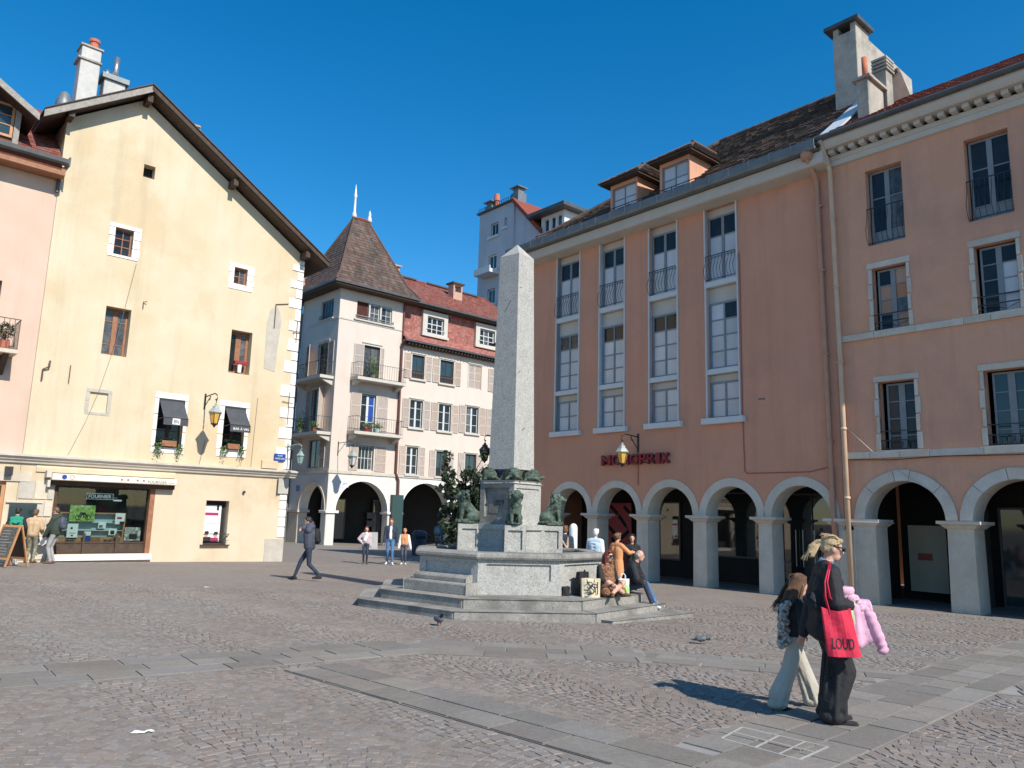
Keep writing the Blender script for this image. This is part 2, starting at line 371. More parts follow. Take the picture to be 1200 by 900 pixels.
def window(par, x0, x1, z0, z1, y, nx=2, nz=3, fm='frame_white', gm='glass', fw=.05, mw=.03, T=None, name='window', cw=None, zs=None, dep=.06):
    """frame with mullions as one part, every pane a sub-part"""
    mb = MB(T)
    mb.box(x0, x0+fw, y, y+dep, z0, z1); mb.box(x1-fw, x1, y, y+dep, z0, z1)
    mb.box(x0+fw, x1-fw, y, y+dep, z0, z0+fw); mb.box(x0+fw, x1-fw, y, y+dep, z1-fw, z1)
    xi = [x0+fw+(x1-x0-2*fw)*i/nx for i in range(nx+1)]
    zi = [z0+fw+(z1-z0-2*fw)*(i/nz if zs is None else ([0]+list(zs)+[1])[i]) for i in range((nz if zs is None else len(zs)+1)+1)]
    ws = [(cw if (cw and nx % 2 == 0 and i == nx//2) else mw) for i in range(nx+1)]
    for i in range(1, nx): mb.box(xi[i]-ws[i]/2, xi[i]+ws[i]/2, y-.006, y+dep-.01, z0+fw, z1-fw)
    for j in range(1, len(zi)-1):
        for i in range(nx): mb.box(xi[i]+(ws[i]/2 if i else 0), xi[i+1]-(ws[i+1]/2 if i < nx-1 else 0), y+.004, y+dep-.014, zi[j]-mw*.45, zi[j]+mw*.45)
    f = obj(name, mb, fm, par); cur = [rnd.random() < .22 for _ in range(nx)]
    for i in range(nx):
        for j in range(len(zi)-1):
            g = gm(i, j, nx, len(zi)-1) if callable(gm) else gm
            if g == 'glass' and cur[i]: g = 'glass_curtain'
            piece('pane', f, g, xi[i]+(ws[i]/2 if i else 0), xi[i+1]-(ws[i+1]/2 if i < nx-1 else 0), y+.025, y+.04, zi[j]+(mw*.45 if j else 0), zi[j+1]-(mw*.45 if j < len(zi)-2 else 0), T)
    return f
_shut = {}
def shutter(par, m, x0, x1, z0, z1, y, T=None, panels=3, ang=0, name='shutter'):
    w, h = round(x1-x0, 2), round(z1-z0, 2); key = (w, h, m, panels)
    if key not in _shut:
        mb = MB(); st = .055
        mb.box(0, st, 0, .04, 0, h); mb.box(w-st, w, 0, .04, 0, h)
        zz = [i*h/panels for i in range(panels+1)]
        for i, z in enumerate(zz): mb.box(st, w-st, .002, .038, max(0, z-st/2), min(h, z+st/2))
        for a, b in zip(zz, zz[1:]):
            z = a+st*.6
            while z < b-st*.6:
                mb.add([(st, .004, z), (w-st, .004, z), (w-st, .034, z+.04), (st, .034, z+.04), (st, .012, z-.006), (w-st, .012, z-.006)], [(0, 1, 2, 3), (4, 5, 1, 0)]); z += .05
        mb.quad((st, .036, 0), (w-st, .036, 0), (w-st, .036, h), (st, .036, h))
        _shut[key] = meshof('shutter', mb, m)
    A = Matrix.Translation((x0, y, z0)) @ Matrix.Rotation(ang, 4, 'Z')
    return inst(name, _shut[key], par, (T @ A) if T is not None else A)
def railing(par, x0, x1, z0, z1, y0, m='iron', n=10, belly=0, T=None, ret=0, name='railing', r=.009):
    mb = MB(T)
    mb.box(x0, x1, y0-.012, y0+.012, z1-.025, z1); mb.box(x0, x1, y0-.01, y0+.01, z0, z0+.02)
    h = z1-z0
    for i in range(n+1):
        x = x0+r+(x1-x0-2*r)*i/n
        if belly: path = [(x, y0-belly*b, z0+h*t) for t, b in ((0, .05), (.12, .55), (.25, .95), (.38, 1.0), (.52, .7), (.66, .25), (.8, 0), (1, 0))]
        else: path = [(x, y0, z0), (x, y0, z1-.01)]
        mb.tube(path, r, 4, False)
    if ret:
        for x in (x0, x1):
            mb.box(x-.01, x+.01, y0+.013, y0+ret, z1-.025, z1); mb.box(x-.01, x+.01, y0+.013, y0+ret, z0, z0+.02)
            for k in range(1, 5): mb.tube([(x, y0+ret*k/4.5, z0), (x, y0+ret*k/4.5, z1-.01)], r, 4, False)
    return obj(name, mb, m, par)
def tiles(name, par, m, P0, ex, es, n, wf, tw, th, lift=.025, stuff=True, wave=False):
    P0, ex, es = Vector(P0), Vector(ex).normalized(), Vector(es).normalized(); nn = ex.cross(es).normalized()
    if nn.z < 0: nn = -nn
    mb = MB()
    for r in range(n):
        s0 = r*th; s1 = s0+th*1.04; l0, r0 = wf(s0); l1, r1 = wf(s1)
        c0 = math.floor(l0/tw); k = c0
        while k*tw < r0+tw:
            a = (k+(.5 if r % 2 else 0))*tw; b = a+tw*.965
            j = rnd.uniform(.75, 1.25)*lift; jx = rnd.uniform(-.004, .004)
            al, bl = max(a, l0), min(b, r0); au, bu = max(a, l1), min(b, r1)
            if bl-al > .02 and bu-au > -.01:
                bu = max(bu, au+.002)
                q = [P0+ex*(al+jx)+es*s0+nn*j, P0+ex*(bl+jx)+es*s0+nn*j, P0+ex*bu+es*s1+nn*.004, P0+ex*au+es*s1+nn*.004, P0+ex*(al+jx)+es*s0, P0+ex*(bl+jx)+es*s0]
                mb.add(q, [(0, 1, 2, 3), (4, 5, 1, 0), (4, 0, 3), (5, 2, 1)])
            k += 1
    o = obj(name, mb, m, par)
    if stuff: o['kind'] = 'stuff'
    return o
def FACE(y):   # angle of a facade root
    return y
L_ANG, R_ANG = math.atan2(.671, .742), math.atan2(-.756, .655)
# ---------------------------------------------------------------- sculpted bodies (rounded forms fused into one skin)
def _cap(mb, a, b, ra, rb, n=10):
    a, b = Vector(a), Vector(b); d = b-a; L = d.length
    if L < 1e-5: d = Vector((0, 0, 1)); L = 1e-5
    q = d.normalized().to_track_quat('Z', 'Y').to_matrix().to_4x4(); q.translation = a
    prof = [(.02*ra, -ra)]+[(ra*math.cos(t), ra*math.sin(t)) for t in (-1.05, -.5, 0)]+[(rb*math.cos(t), L+rb*math.sin(t)) for t in (0, .5, 1.05)]+[(.02*rb, L+rb)]
    vs = []; 
    for r, z in prof:
        for k in range(n): vs.append(tuple(q @ Vector((r*math.cos(2*PI*k/n), r*math.sin(2*PI*k/n), z))))
    fs = [(i*n+k, i*n+(k+1) % n, (i+1)*n+(k+1) % n, (i+1)*n+k) for i in range(len(prof)-1) for k in range(n)]
    fs += [tuple(range(n-1, -1, -1)), tuple(range((len(prof)-1)*n, len(prof)*n))]
    mb.add(vs, fs)
def _ell(mb, c, r, rot=None, n=14, m=9):
    Rm = (rot if rot is not None else Matrix.Identity(3)); c = Vector(c); vs = []; fs = []
    for i in range(m+1):
        t = -PI/2+PI*i/m; cr = max(math.cos(t), .02)
        for k in range(n):
            p = 2*PI*k/n; vs.append(tuple(c+Rm @ Vector((r[0]*cr*math.cos(p), r[1]*cr*math.sin(p), r[2]*math.sin(t)))))
    fs = [(i*n+k, i*n+(k+1) % n, (i+1)*n+(k+1) % n, (i+1)*n+k) for i in range(m) for k in range(n)]
    fs += [tuple(range(n-1, -1, -1)), tuple(range(m*n, (m+1)*n))]
    mb.add(vs, fs)
def fuse(name, prims, voxel, parent=None, smooth_it=3):
    """prims: ('c',a,b,ra,rb,mat) or ('e',centre,radii,mat[,rot]) -> one continuous mesh, each face in the material of the form it lies on"""
    mb = MB()
    for p in prims:
        if p[0] == 'c': _cap(mb, p[1], p[2], p[3], p[4])
        else: _ell(mb, p[1], p[2], p[4] if len(p) > 4 else None)
    me = bpy.data.meshes.new(name); me.from_pydata(mb.v, [], mb.f)
    o = bpy.data.objects.new(name, me); COL.objects.link(o)
    r = o.modifiers.new('r', 'REMESH'); r.mode = 'VOXEL'; r.voxel_size = voxel; r.adaptivity = 0
    if smooth_it: sm = o.modifiers.new('s', 'SMOOTH'); sm.factor = .5; sm.iterations = smooth_it
    dg = bpy.context.evaluated_depsgraph_get()
    new = bpy.data.meshes.new_from_object(o.evaluated_get(dg)); o.modifiers.clear(); o.data = new; new.name = name
    mats = []
    for p in prims:
        k = p[5] if p[0] == 'c' else p[3]
        if k not in mats: mats.append(k)
    n = len(new.polygons); C = np.empty(n*3); new.polygons.foreach_get('center', C); C = C.reshape(-1, 3)
    best = np.full(n, 1e9); idx = np.zeros(n, int)
    for p in prims:
        if p[0] == 'c':
            a, b = np.array(p[1], float), np.array(p[2], float); d = b-a; L2 = max(d@d, 1e-9)
            t = np.clip((C-a)@d/L2, 0, 1); dist = np.linalg.norm(C-(a+t[:, None]*d), axis=1)-(p[3]+(p[4]-p[3])*t); k = p[5]
        else:
            Rm = np.array(p[4]) if len(p) > 4 else np.eye(3); q = (C-np.array(p[1], float))@Rm
            rr = np.array(p[2]); k0 = np.linalg.norm(q/rr, axis=1); k1 = np.linalg.norm(q/rr**2, axis=1); dist = k0*(k0-1)/np.maximum(k1, 1e-6); k = p[3]
        s = dist < best; best[s] = dist[s]; idx[s] = mats.index(k)
    new.materials.clear()
    for k in mats: new.materials.append(M[k])
    new.polygons.foreach_set('material_index', idx.tolist()); new.polygons.foreach_set('use_smooth', [True]*n)
    o.parent = parent
    return o
def ik(a, c, l1, l2, pole):
    a, c, pole = Vector(a), Vector(c), Vector(pole); d = c-a; D = min(d.length, (l1+l2)*.999); n = d.normalized()
    x = (l1*l1-l2*l2+D*D)/(2*D); h = math.sqrt(max(l1*l1-x*x, 0)); p = pole-n*pole.dot(n)
    return a+n*x+(p.normalized()*h if p.length > 1e-6 else Vector())
def hand_prims(w, d, m='skin', right=True, curl=.5, side=(1, 0, 0), sc=1.0):
    """palm, four unequal fingers and a thumb; d: hand direction, side: across the knuckles"""
    w, d = Vector(w), Vector(d).normalized(); s = Vector(side); s = (s-d*s.dot(d)).normalized(); nrm = d.cross(s)*(1 if right else -1)
    P = [('c', w+d*.01*sc, w+d*.07*sc+s*.018*sc, .024*sc, .019*sc, m), ('c', w+d*.01*sc, w+d*.07*sc-s*.018*sc, .024*sc, .019*sc, m)]
    for i, (off, L) in enumerate(((.031, .062), (.011, .074), (-.011, .07), (-.03, .054))):
        a = w+d*.082*sc+s*off*sc; c1 = curl*(.8+.1*i); b = a+(d*math.cos(c1)+nrm*math.sin(c1))*L*.55*sc; e = b+(d*math.cos(c1*2)+nrm*math.sin(c1*2))*L*.5*sc
        P += [('c', a, b, .0095*sc, .009*sc, m), ('c', b, e, .009*sc, .008*sc, m)]
    t0 = w+d*.025*sc+s*.03*sc; t1 = t0+(d*.55+s*.7+nrm*.3).normalized()*.035*sc; t2 = t1+(d*.9+s*.15+nrm*.4).normalized()*.03*sc
    P += [('c', t0, t1, .012*sc, .0105*sc, m), ('c', t1, t2, .0105*sc, .009*sc, m)]
    return P
def person(label, loc, rz, H, c, lean=0.0, hz=.93, feet=((-.1, .0), (.1, .0)), footz=(0, 0), hands=None, knee=((0, 1, 0), (0, 1, 0)), yaw=0.0, nod=0.0, hair='short', voxel=.017,
           group=None, puff=.012, wide=0.0, shoulders=1.0, elbow=((-.5, -.8, -.2), (.5, -.8, -.2)), skirt=None, coat=None, toe=None, hips=None, extra=None, hood=False, sleeves=None, legm=None, hat=None, fingers=True, hs=1.0, hairx=None):
    """a standing, walking or sitting figure facing local +Y; c: colours top, legs, shoes, hair. Sizes are for 1.75 m and are scaled."""
    k = H/1.75; root = thing('person', label, 'person', loc, rz, group)
    top, leg, shoe, hr = c['top'], c['legs'], c['shoes'], c['hair']; sl = sleeves or top
    V = Vector; Rl = Matrix.Rotation(-lean, 3, 'X')
    Pv = V((0, 0, hz)) if hips is None else V(hips); Ch = Pv+Rl @ V((0, 0, .40)); Nk = Ch+Rl @ V((0, 0, .17))
    Rh = Matrix.Rotation(yaw, 3, 'Z') @ Matrix.Rotation(-nod, 3, 'X'); Hc = Nk+Rl @ V((0, .015, .06))+Rh @ V((0, .025, .085))
    h = lambda x, y, z: Hc+Rh @ (V((x, y, z))*hs); t = lambda x, y, z: Pv+Rl @ V((x, y, z))
    Q = lambda *r: tuple(v*hs for v in r)
    w = shoulders; P = []
    P += [('e', t(0, 0, .03), (.155+puff, .115+puff, .13), coat or leg), ('c', t(-.06, 0, .1), t(-.07*w, 0, .36), .108+puff, .118+puff, top), ('c', t(.06, 0, .1), t(.07*w, 0, .36), .108+puff, .118+puff, top),
          ('c', t(-.125*w, 0, .475), t(.125*w, 0, .475), .072+puff, .072+puff, top), ('c', t(0, -.01, .5), t(0, 0, .565), .075, .055, top), ('e', t(0, .045, .36), (.12*w, .085+puff, .12), top)]
    if hood: P += [('e', t(0, -.09, .56), (.12, .075, .075), top), ('c', t(-.07, .0, .57), t(.07, .0, .57), .055, .055, top)]
    P += [('c', Nk-Rl @ V((0, 0, .03)), h(0, -.015, -.06), .054, .05, 'skin'), ('e', h(0, 0, .015), Q(.076, .094, .105), 'skin', Rh), ('e', h(0, .03, -.062), Q(.052, .06, .058), 'skin', Rh),
          ('c', h(0, .09, .012), h(0, .108, -.018), .011, .016, 'skin'), ('e', h(-.078, -.005, -.005), Q(.012, .022, .032), 'skin', Rh), ('e', h(.078, -.005, -.005), Q(.012, .022, .032), 'skin', Rh),
          ('e', h(0, .09, -.052), Q(.024, .012, .007), 'lips' if 'lips' in M else 'skin', Rh), ('e', h(-.031, .085, .022), Q(.014, .010, .008), 'hair_dark', Rh), ('e', h(.031, .085, .022), Q(.014, .010, .008), 'hair_dark', Rh)]
    hands = hands or [(-.24, .03, .82), (.24, .03, .82)]
    for i, sg in enumerate((-1, 1)):
        Sh = t(sg*.178*w, 0, .47); Wr = V(hands[i]); El = ik(Sh, Wr, .285, .255, V(elbow[i])); d = (Wr-El).normalized(); a = .05+puff
        P += [('c', Sh, El, a+.006, a-.004, sl), ('c', El, Wr-d*.01, a-.004, .036+puff*.8, sl)]
        if fingers: P += hand_prims(Wr+d*.005, d, 'skin', sg > 0, .55, (0, 1, -.2) if abs(d.z) > .6 else (0, 0, 1))
        else: P += [('c', Wr, Wr+d*.10, .03, .02, 'skin')]
    lm = legm or (leg, leg)
    for i, sg in enumerate((-1, 1)):
        Hp = Pv+V((sg*.088, 0, -.02)); An = V((feet[i][0], feet[i][1], .085+footz[i])); Kn = ik(Hp, An, .43, .43, V(knee[i]))
        P += [('c', Hp, Kn, .088+wide*.3, .062+wide*.7, lm[i]), ('c', Kn, An+V((0, 0, .02 if not wide else .11)), .062+wide*.7, .044+wide*1.05, lm[i])]
        if wide:
            P.append(('e', An+V((0, -.01, .0)), (.045+wide*1.05, .055+wide*1.1, .075), lm[i]))
            for q in range(5):
                a = q*1.3+i; c_, s_ = math.cos(a), math.sin(a); r0, r1 = .075+wide*.3, .035+wide*1.0
                P.append(('c', Kn.lerp(Hp, .5)+V((c_*r0*.8, s_*r0*.8, 0)), An+V((c_*r1, s_*r1, .0)), .018, .032, lm[i]))
        td = V(toe[i]) if toe else V((sg*.05, .17, -.055))
        P += [('c', An+V((0, -.035, -.045)), An+td, .042, .03, shoe), ('c', An+V((0, 0, -.02)), An+td*.5, .042, .036, shoe)]
    if skirt: P += skirt(t, h)
    if extra: P += extra(t, h)
    fuse('body', P, voxel, root, 2)
    hp = []
    if hair in ('short', 'long', 'tail', 'bun'):
        hp = [('e', h(0, -.018, .042), Q(.086, .098, .092), hr, Rh), ('e', h(0, -.055, -.005), Q(.080, .062, .085), hr, Rh), ('c', h(-.045, .055, .098), h(.045, .055, .098), .03, .03, hr)]
        for sg in (-1, 1): hp += [('c', h(sg*.075, .02, .06), h(sg*.078, -.01, .0 if hair == 'short' else -.03), .02, .016, hr)]
    if hair == 'long':
        for sx in (-.06, -.02, .02, .06): hp += [('c', h(sx, -.075, .0), h(sx*1.3, -.10+abs(sx)*.4, -.25), .04, .028, hr)]
        for sg in (-1, 1): hp += [('c', h(sg*.08, -.01, .03), h(sg*.092, .02, -.24), .026, .022, hr)]
    if hair == 'bun': hp += [('e', h(0, -.12, .05), Q(.045, .045, .045), hr)]
    if hair == 'ring':
        for q in range(9):
            an = PI*1.08+q*PI*.84/8; hp.append(('e', h(.076*math.cos(an)*1.02, .082*math.sin(an), .012), (.024, .024, .042), hr))
    if hairx: hp = hairx(h)
    if hair: 
        ho = fuse('hair', hp, max(.010, voxel*.7), root, 1)
    if hat: fuse('cap', [('e', h(0, -.01, .055), (.09, .108, .085), hat, Rh), ('e', h(0, .10, .05), (.07, .07, .014), hat, Rh)], .012, root, 1)
    root.scale = (k, k, k)
    root['H'] = H
    return root, t, h, Rh
M['lips'] = mat('lips', (.34, .12, .10), None, 5, .5)
# ================================================================ GROUND
def grid_ground():
    mb = MB()
    q = 1500
    xs = [-q, -60, -40, -20, -10, 0, 10, 20, 40, 60, q]
    ys = [-q, -60, -20, 0, 10, 20, 30, 40, 60, 90, q]
    vs = [(x, y, gz(max(-60, min(60, x)), max(-60, min(90, y)))) for y in ys for x in xs]; n = len(xs)
    mb.add(vs, [(j*n+i, j*n+i+1, (j+1)*n+i+1, (j+1)*n+i) for j in range(len(ys)-1) for i in range(n-1)])
    return obj('ground', mb, 'ground_far')
ground = grid_ground(); ground['kind'] = 'structure'
ground['label'] = 'reddish grey cobbled square sloping gently away'
FX, FY, FROT = .04, 17.56, D2R(5.8)
BANDS = [((-8.6, 5.35), (-1.3, 11.1), 1.12), ((-1.3, 11.15), (1.95, 11.1), 1.2), ((1.95, 11.1), (9.5, 8.55), 1.0), ((9.8, 14.2), (.3, 4.75), 1.1), ((-2.2, 9.35), (2.1, 5.35), .78), ((-8.6, 5.35), (-11, 2.9), 1.2)]
# paved bands: every flagstone is a piece
placed = []
def in_band(x, y, b, mg=0.0):
    (ax, ay), (bx, by), wd = b; dx, dy = bx-ax, by-ay; L = math.hypot(dx, dy); dx /= L; dy /= L
    s = (x-ax)*dx+(y-ay)*dy; t = -(x-ax)*dy+(y-ay)*dx
    return -mg <= s <= L+mg and abs(t) <= wd/2+mg
for bi, b in enumerate(BANDS):
    (ax, ay), (bx, by), wd = b; dx, dy = bx-ax, by-ay; L = math.hypot(dx, dy); dx /= L; dy /= L; ang = math.atan2(dy, dx)
    mb = MB(); h = .004+.0016*bi
    P = [(0, -wd/2), (L, -wd/2), (L, wd/2), (0, wd/2)]
    mb.poly([(ax+s*dx-t*dy, ay+s*dy+t*dx, gz(ax+s*dx-t*dy, ay+s*dy+t*dx)+h) for s, t in P])
    obj('mortar_bed', mb, 'mortar', ground)
    rows = 2 if wd < 1.0 else 3; rw = wd/rows
    for r in range(rows):
        s = -rnd.uniform(0, .5)
        while s < L:
            ln = rnd.uniform(.45, .95); a, e = max(s, 0), min(s+ln, L); s += ln
            if e-a < .12: continue
            sc, tc = (a+e)/2, -wd/2+rw*(r+.5); x, y = ax+sc*dx-tc*dy, ay+sc*dy+tc*dx
            if any(in_band(x, y, q, -.12) for q in BANDS[bi+1:]) or y < 3: continue
            gap = rnd.choice((.012, .016, .02, .026, .045)); gt = rnd.choice((.012, .018, .022, .034))
            Mx = Matrix.Translation((x, y, gz(x, y)+h+.006)) @ Matrix.Rotation(ang+rnd.uniform(-.008, .008), 4, 'Z') @ Euler((-.012*math.cos(ang)+.010*math.sin(ang)+rnd.uniform(-.002, .002), .010*math.cos(ang)+.012*math.sin(ang), 0)).to_matrix().to_4x4()
            piece('flagstone', ground, 'flagstone', -(e-a-gap)/2, (e-a-gap)/2, -(rw-gt)/2, (rw-gt)/2, -.012, -.0025+rnd.uniform(-.0012, .0015), Mx=Mx)
# pale repaired joints near the walkers
WJ = [(1.83, 6.84), (2.12, 7.24), (2.66, 6.70), (2.28, 6.30)]
def wl(a, b, w_=.02):
    mid = ((a[0]+b[0])/2, (a[1]+b[1])/2); an = math.atan2(b[1]-a[1], b[0]-a[0]); L = math.hypot(b[0]-a[0], b[1]-a[1])
    Mx = Matrix.Translation((mid[0], mid[1], gz(*mid)+.0178)) @ Matrix.Rotation(an, 4, 'Z') @ Euler((-.012*math.cos(an)+.010*math.sin(an), .010*math.cos(an)+.012*math.sin(an), 0)).to_matrix().to_4x4()
    piece('mortar_joint', ground, 'joint_pale', -L/2, L/2, -w_/2, w_/2, -.004, .004, Mx=Mx)
lp = lambda a, b, t: (a[0]+(b[0]-a[0])*t, a[1]+(b[1]-a[1])*t)
for a, b in ((0, 1), (1, 2), (2, 3), (3, 0)): wl(WJ[a], WJ[b])
wl(lp(WJ[0], WJ[1], .55), lp(WJ[3], WJ[2], .55)); wl(lp(WJ[0], WJ[3], .45), lp(WJ[1], WJ[2], .45)); wl(lp(WJ[0], WJ[3], .75), lp(WJ[1], WJ[2], .75), .014)
# cobbles laid in arcs
def cobbles():
    W = 1.7; pit = .098; ca, sa = math.cos(.73), math.sin(.73)
    pts = []
    for lane in range(-16, 17):
        for row in range(-230, 260):
            nst = (15, 16, 17)[(row*7+lane*3) % 3]
            for k in range(nst):
                t = (k+.5+.25*math.sin(row*2.3+lane))/nst*2-1
                u = lane*W+t*W/2; v = (row+.5*(lane % 2))*pit+.42*(1-t*t)
                x = u*ca-v*sa; y = u*sa+v*ca+9
                if y < 3.6 or y > 19 or abs(x) > .75*y+2.5: continue
                pts.append((x, y, .73+math.atan(-t*.84/(W/2)*.9), W/nst))
    A = np.array(pts)
    dx, dy = A[:, 0]-FX, A[:, 1]-FY
    r = np.max([np.abs(dx*math.cos(FROT+k*PI/4)+dy*math.sin(FROT+k*PI/4)) for k in range(4)], axis=0)
    keep = r > 3.2
    for (ax, ay), (bx, by), wd in BANDS:
        ex, ey = bx-ax, by-ay; L = math.hypot(ex, ey); ex /= L; ey /= L
        s = (A[:, 0]-ax)*ex+(A[:, 1]-ay)*ey; t = -(A[:, 0]-ax)*ey+(A[:, 1]-ay)*ex
        keep &= ~((s > -.05) & (s < L+.05) & (np.abs(t) < wd/2+.045))
    # building line on the right
    keep &= ((A[:, 0]-6.13)*-.756+(A[:, 1]-25.18)*-.655) > .5
    A = A[keep]; rs = np.random.RandomState(3); A = A[np.argsort(np.hypot(A[:, 0]*1.0, A[:, 1]))]
    return A, rs
CB, rs = cobbles()
near = [i for i in range(len(CB)) if abs(CB[i, 0]) < .66*CB[i, 1]+.1 and CB[i, 1] > 5.05][:300]
nearset = set(near)
variants = []
for q in range(6):
    mb = MB(); sx, sy = .042+rnd.uniform(-.004, .004), .044+rnd.uniform(-.004, .004); e = .008
    j = lambda: rnd.uniform(-.005, .005)
    base = [(-sx, -sy), (sx, -sy), (sx, sy), (-sx, sy)]; base = [(x+j(), y+j()) for x, y in base]
    topv = [(x*(1-e/sx), y*(1-e/sy)) for x, y in base]
    mb.add([(x, y, -.01) for x, y in base]+[(x*.98, y*.98, .006) for x, y in base]+[(x, y, .0105+j()*.12) for x, y in topv]+[(j(), j(), .0125)],
           [(i, (i+1) % 4, 4+(i+1) % 4, 4+i) for i in range(4)]+[(4+i, 4+(i+1) % 4, 8+(i+1) % 4, 8+i) for i in range(4)]+[(8+i, 8+(i+1) % 4, 12) for i in range(4)])
    variants.append(meshof('cobblestone', mb, 'cobble_single'))
for i in near:
    x, y, a, wd = CB[i]
    inst('cobblestone', variants[i % 6], ground, Matrix.Translation((x+rnd.uniform(-.004, .004), y+rnd.uniform(-.004, .004), gz(x, y)+rnd.uniform(-.003, .003))) @ Matrix.Rotation(a+rnd.uniform(-.06, .06), 4, 'Z') @ Matrix.Diagonal((wd/.107*rnd.uniform(.95, 1.08), 1.0, 1, 1)))
rest = np.array([i for i in range(len(CB)) if i not in nearset]); B = CB[rest]; n = len(B)
hx = B[:, 3]*.5*rs.uniform(.80, 1.0, n); hy = .098*.5*rs.uniform(.84, .98, n); B[:, 0] += rs.uniform(-.012, .012, n); B[:, 1] += rs.uniform(-.012, .012, n)
co = np.array([(-1, -1), (1, -1), (1, 1), (-1, 1)], float); ang = B[:, 2]+rs.uniform(-.14, .14, n)
def ringpts(f, z):
    lx = co[None, :, 0]*(hx[:, None]*f)+rs.uniform(-.004, .004, (n, 4)); ly = co[None, :, 1]*(hy[:, None]*f)+rs.uniform(-.004, .004, (n, 4))
    c, s = np.cos(ang)[:, None], np.sin(ang)[:, None]
    X = B[:, 0:1]+lx*c-ly*s; Y = B[:, 1:2]+lx*s+ly*c
    return np.stack([X, Y, -(.010*X+.012*Y)+z], -1)
zj = rs.uniform(-.0022, .0022, (n, 1))
Vv = np.concatenate([ringpts(1.0, -.005+zj*0), ringpts(.90, .0105+zj)], 1).reshape(-1, 3)
fb = np.array([(4, 5, 6, 7), (0, 1, 5, 4), (1, 2, 6, 5), (2, 3, 7, 6), (3, 0, 4, 7)])
Ff = (np.arange(n)[:, None, None]*8+fb[None]).reshape(-1, 4)
me = bpy.data.meshes.new('cobble_field'); me.from_pydata(Vv.tolist(), [], Ff.tolist()); me.materials.append(M['cobble'])
o = bpy.data.objects.new('cobble_field', me); COL.objects.link(o); o.parent = ground; o['kind'] = 'stuff'
mb = MB()   # sand bed under the cobbles
mb.poly([(x, y, gz(x, y)+.0038) for x, y in ((-16, 3), (16, 3), (16, 19.2), (-16, 19.2))]); obj('sand_bed', mb, 'sand_joint', ground)
# ================================================================ YELLOW GABLED HOUSE
LO = (-8.68, 30.51, 0)
yh = thing('house', 'tall pale yellow gabled house with white corner stones and an optician shop', 'house', LO, L_ANG)
AX, AZ, SR, SL = -6.64, 16.26, .651, .694
gable = lambda x: AZ-(SR*(x-AX) if x > AX else SL*(AX-x))
ops = [(-6.46, -6.07, 13.36, 13.84, .35), (-7.14, -6.54, 10.29, 11.26), (-2.85, -2.33, 10.2, 10.85), (-7.14, -6.33, 6.74, 8.42, .38), (-2.74, -1.92, 6.74, 8.40, .38),
       (-7.32, -6.76, 4.74, 5.41, .07), (-5.1, -4.2, 3.75, 5.47), (-2.74, -1.92, 3.85, 5.46)]
mb = MB(); wall(mb, -9.02, 0, 3.05, gable, ops, brk=(AX,)); 
mb.cur = 1; wall(mb, -9.02, 0, -.6, 3.05, [(-8.0, -4.9, .08, 2.3, .3), (-3.1, -2.25, .37, 1.95, .3)])
mb.cur = 0
mb.quad((0, 0, -.6), (0, 38, -.6), (0, 38, gable(0)), (0, 0, gable(0))); mb.quad((-9.02, 0, -.6), (-9.02, 0, gable(-9.02)), (-9.02, 38, gable(-9.02)), (-9.02, 38, -.6))  # body runs far back, unseen, lengthened to keep sky light off the side street
mb.poly([(-9.02, 38, -.6), (-9.02, 38, gable(-9.02)), (AX, 38, AZ), (0, 38, gable(0)), (0, 38, -.6)])
mb.cur = 2; mb.quad((-6.46, .35, 13.36), (-6.07, .35, 13.36), (-6.07, .35, 13.84), (-6.46, .35, 13.84))
mb.cur = 0; mb.quad((-7.32, .07, 4.74), (-6.76, .07, 4.74), (-6.76, .07, 5.41), (-7.32, .07, 5.41))
obj('wall', mb, ['plaster_yellow', 'plaster_yellow_pale', 'dark_interior'], yh)
# roof: two slopes with overhang, verge boards, purlins
xr, xl = .75, -9.78
def roofpt(x): return AZ+.30-(SR*(x-AX) if x > AX else SL*(AX-x))
mb = MB()
for a, b in ((AX, xr), (xl, AX)):
    mb.prism([(a, roofpt(a)-.2), (b, roofpt(b)-.2), (b, roofpt(b)), (a, roofpt(a))], 'y', -.62, 38.4)
rf = obj('roof', mb, 'wood_dark', yh)
for a, b in ((AX-.02, xr+.03), (xl-.03, AX+.02)):
    tb_ = .24 if b < AX+.5 else .17
    mb = MB(); mb.prism([(a, roofpt(a)-tb_), (b, roofpt(b)-tb_), (b, roofpt(b)+.03), (a, roofpt(a)+.03)], 'y', -.69, -.625); obj('verge_board', mb, 'wood_weathered' if b < AX+.5 else 'wood_dark', rf)
    mb = MB(); mb.prism([(a, roofpt(a)+.035), (b, roofpt(b)+.035), (b, roofpt(b)+.075), (a, roofpt(a)+.075)], 'y', -.74, 38.4); obj('tile_edge', mb, 'tile_dark', rf)
for x, z in ((-9.0, gable(-8.85)-.12), (AX, AZ-.16), (-3.3, gable(-3.3)-.1), (-.12, gable(-.12)-.1)):
    piece('purlin', rf, 'wood_dark', x-.09, x+.09, -.55, .1, z-.12, z+.13)
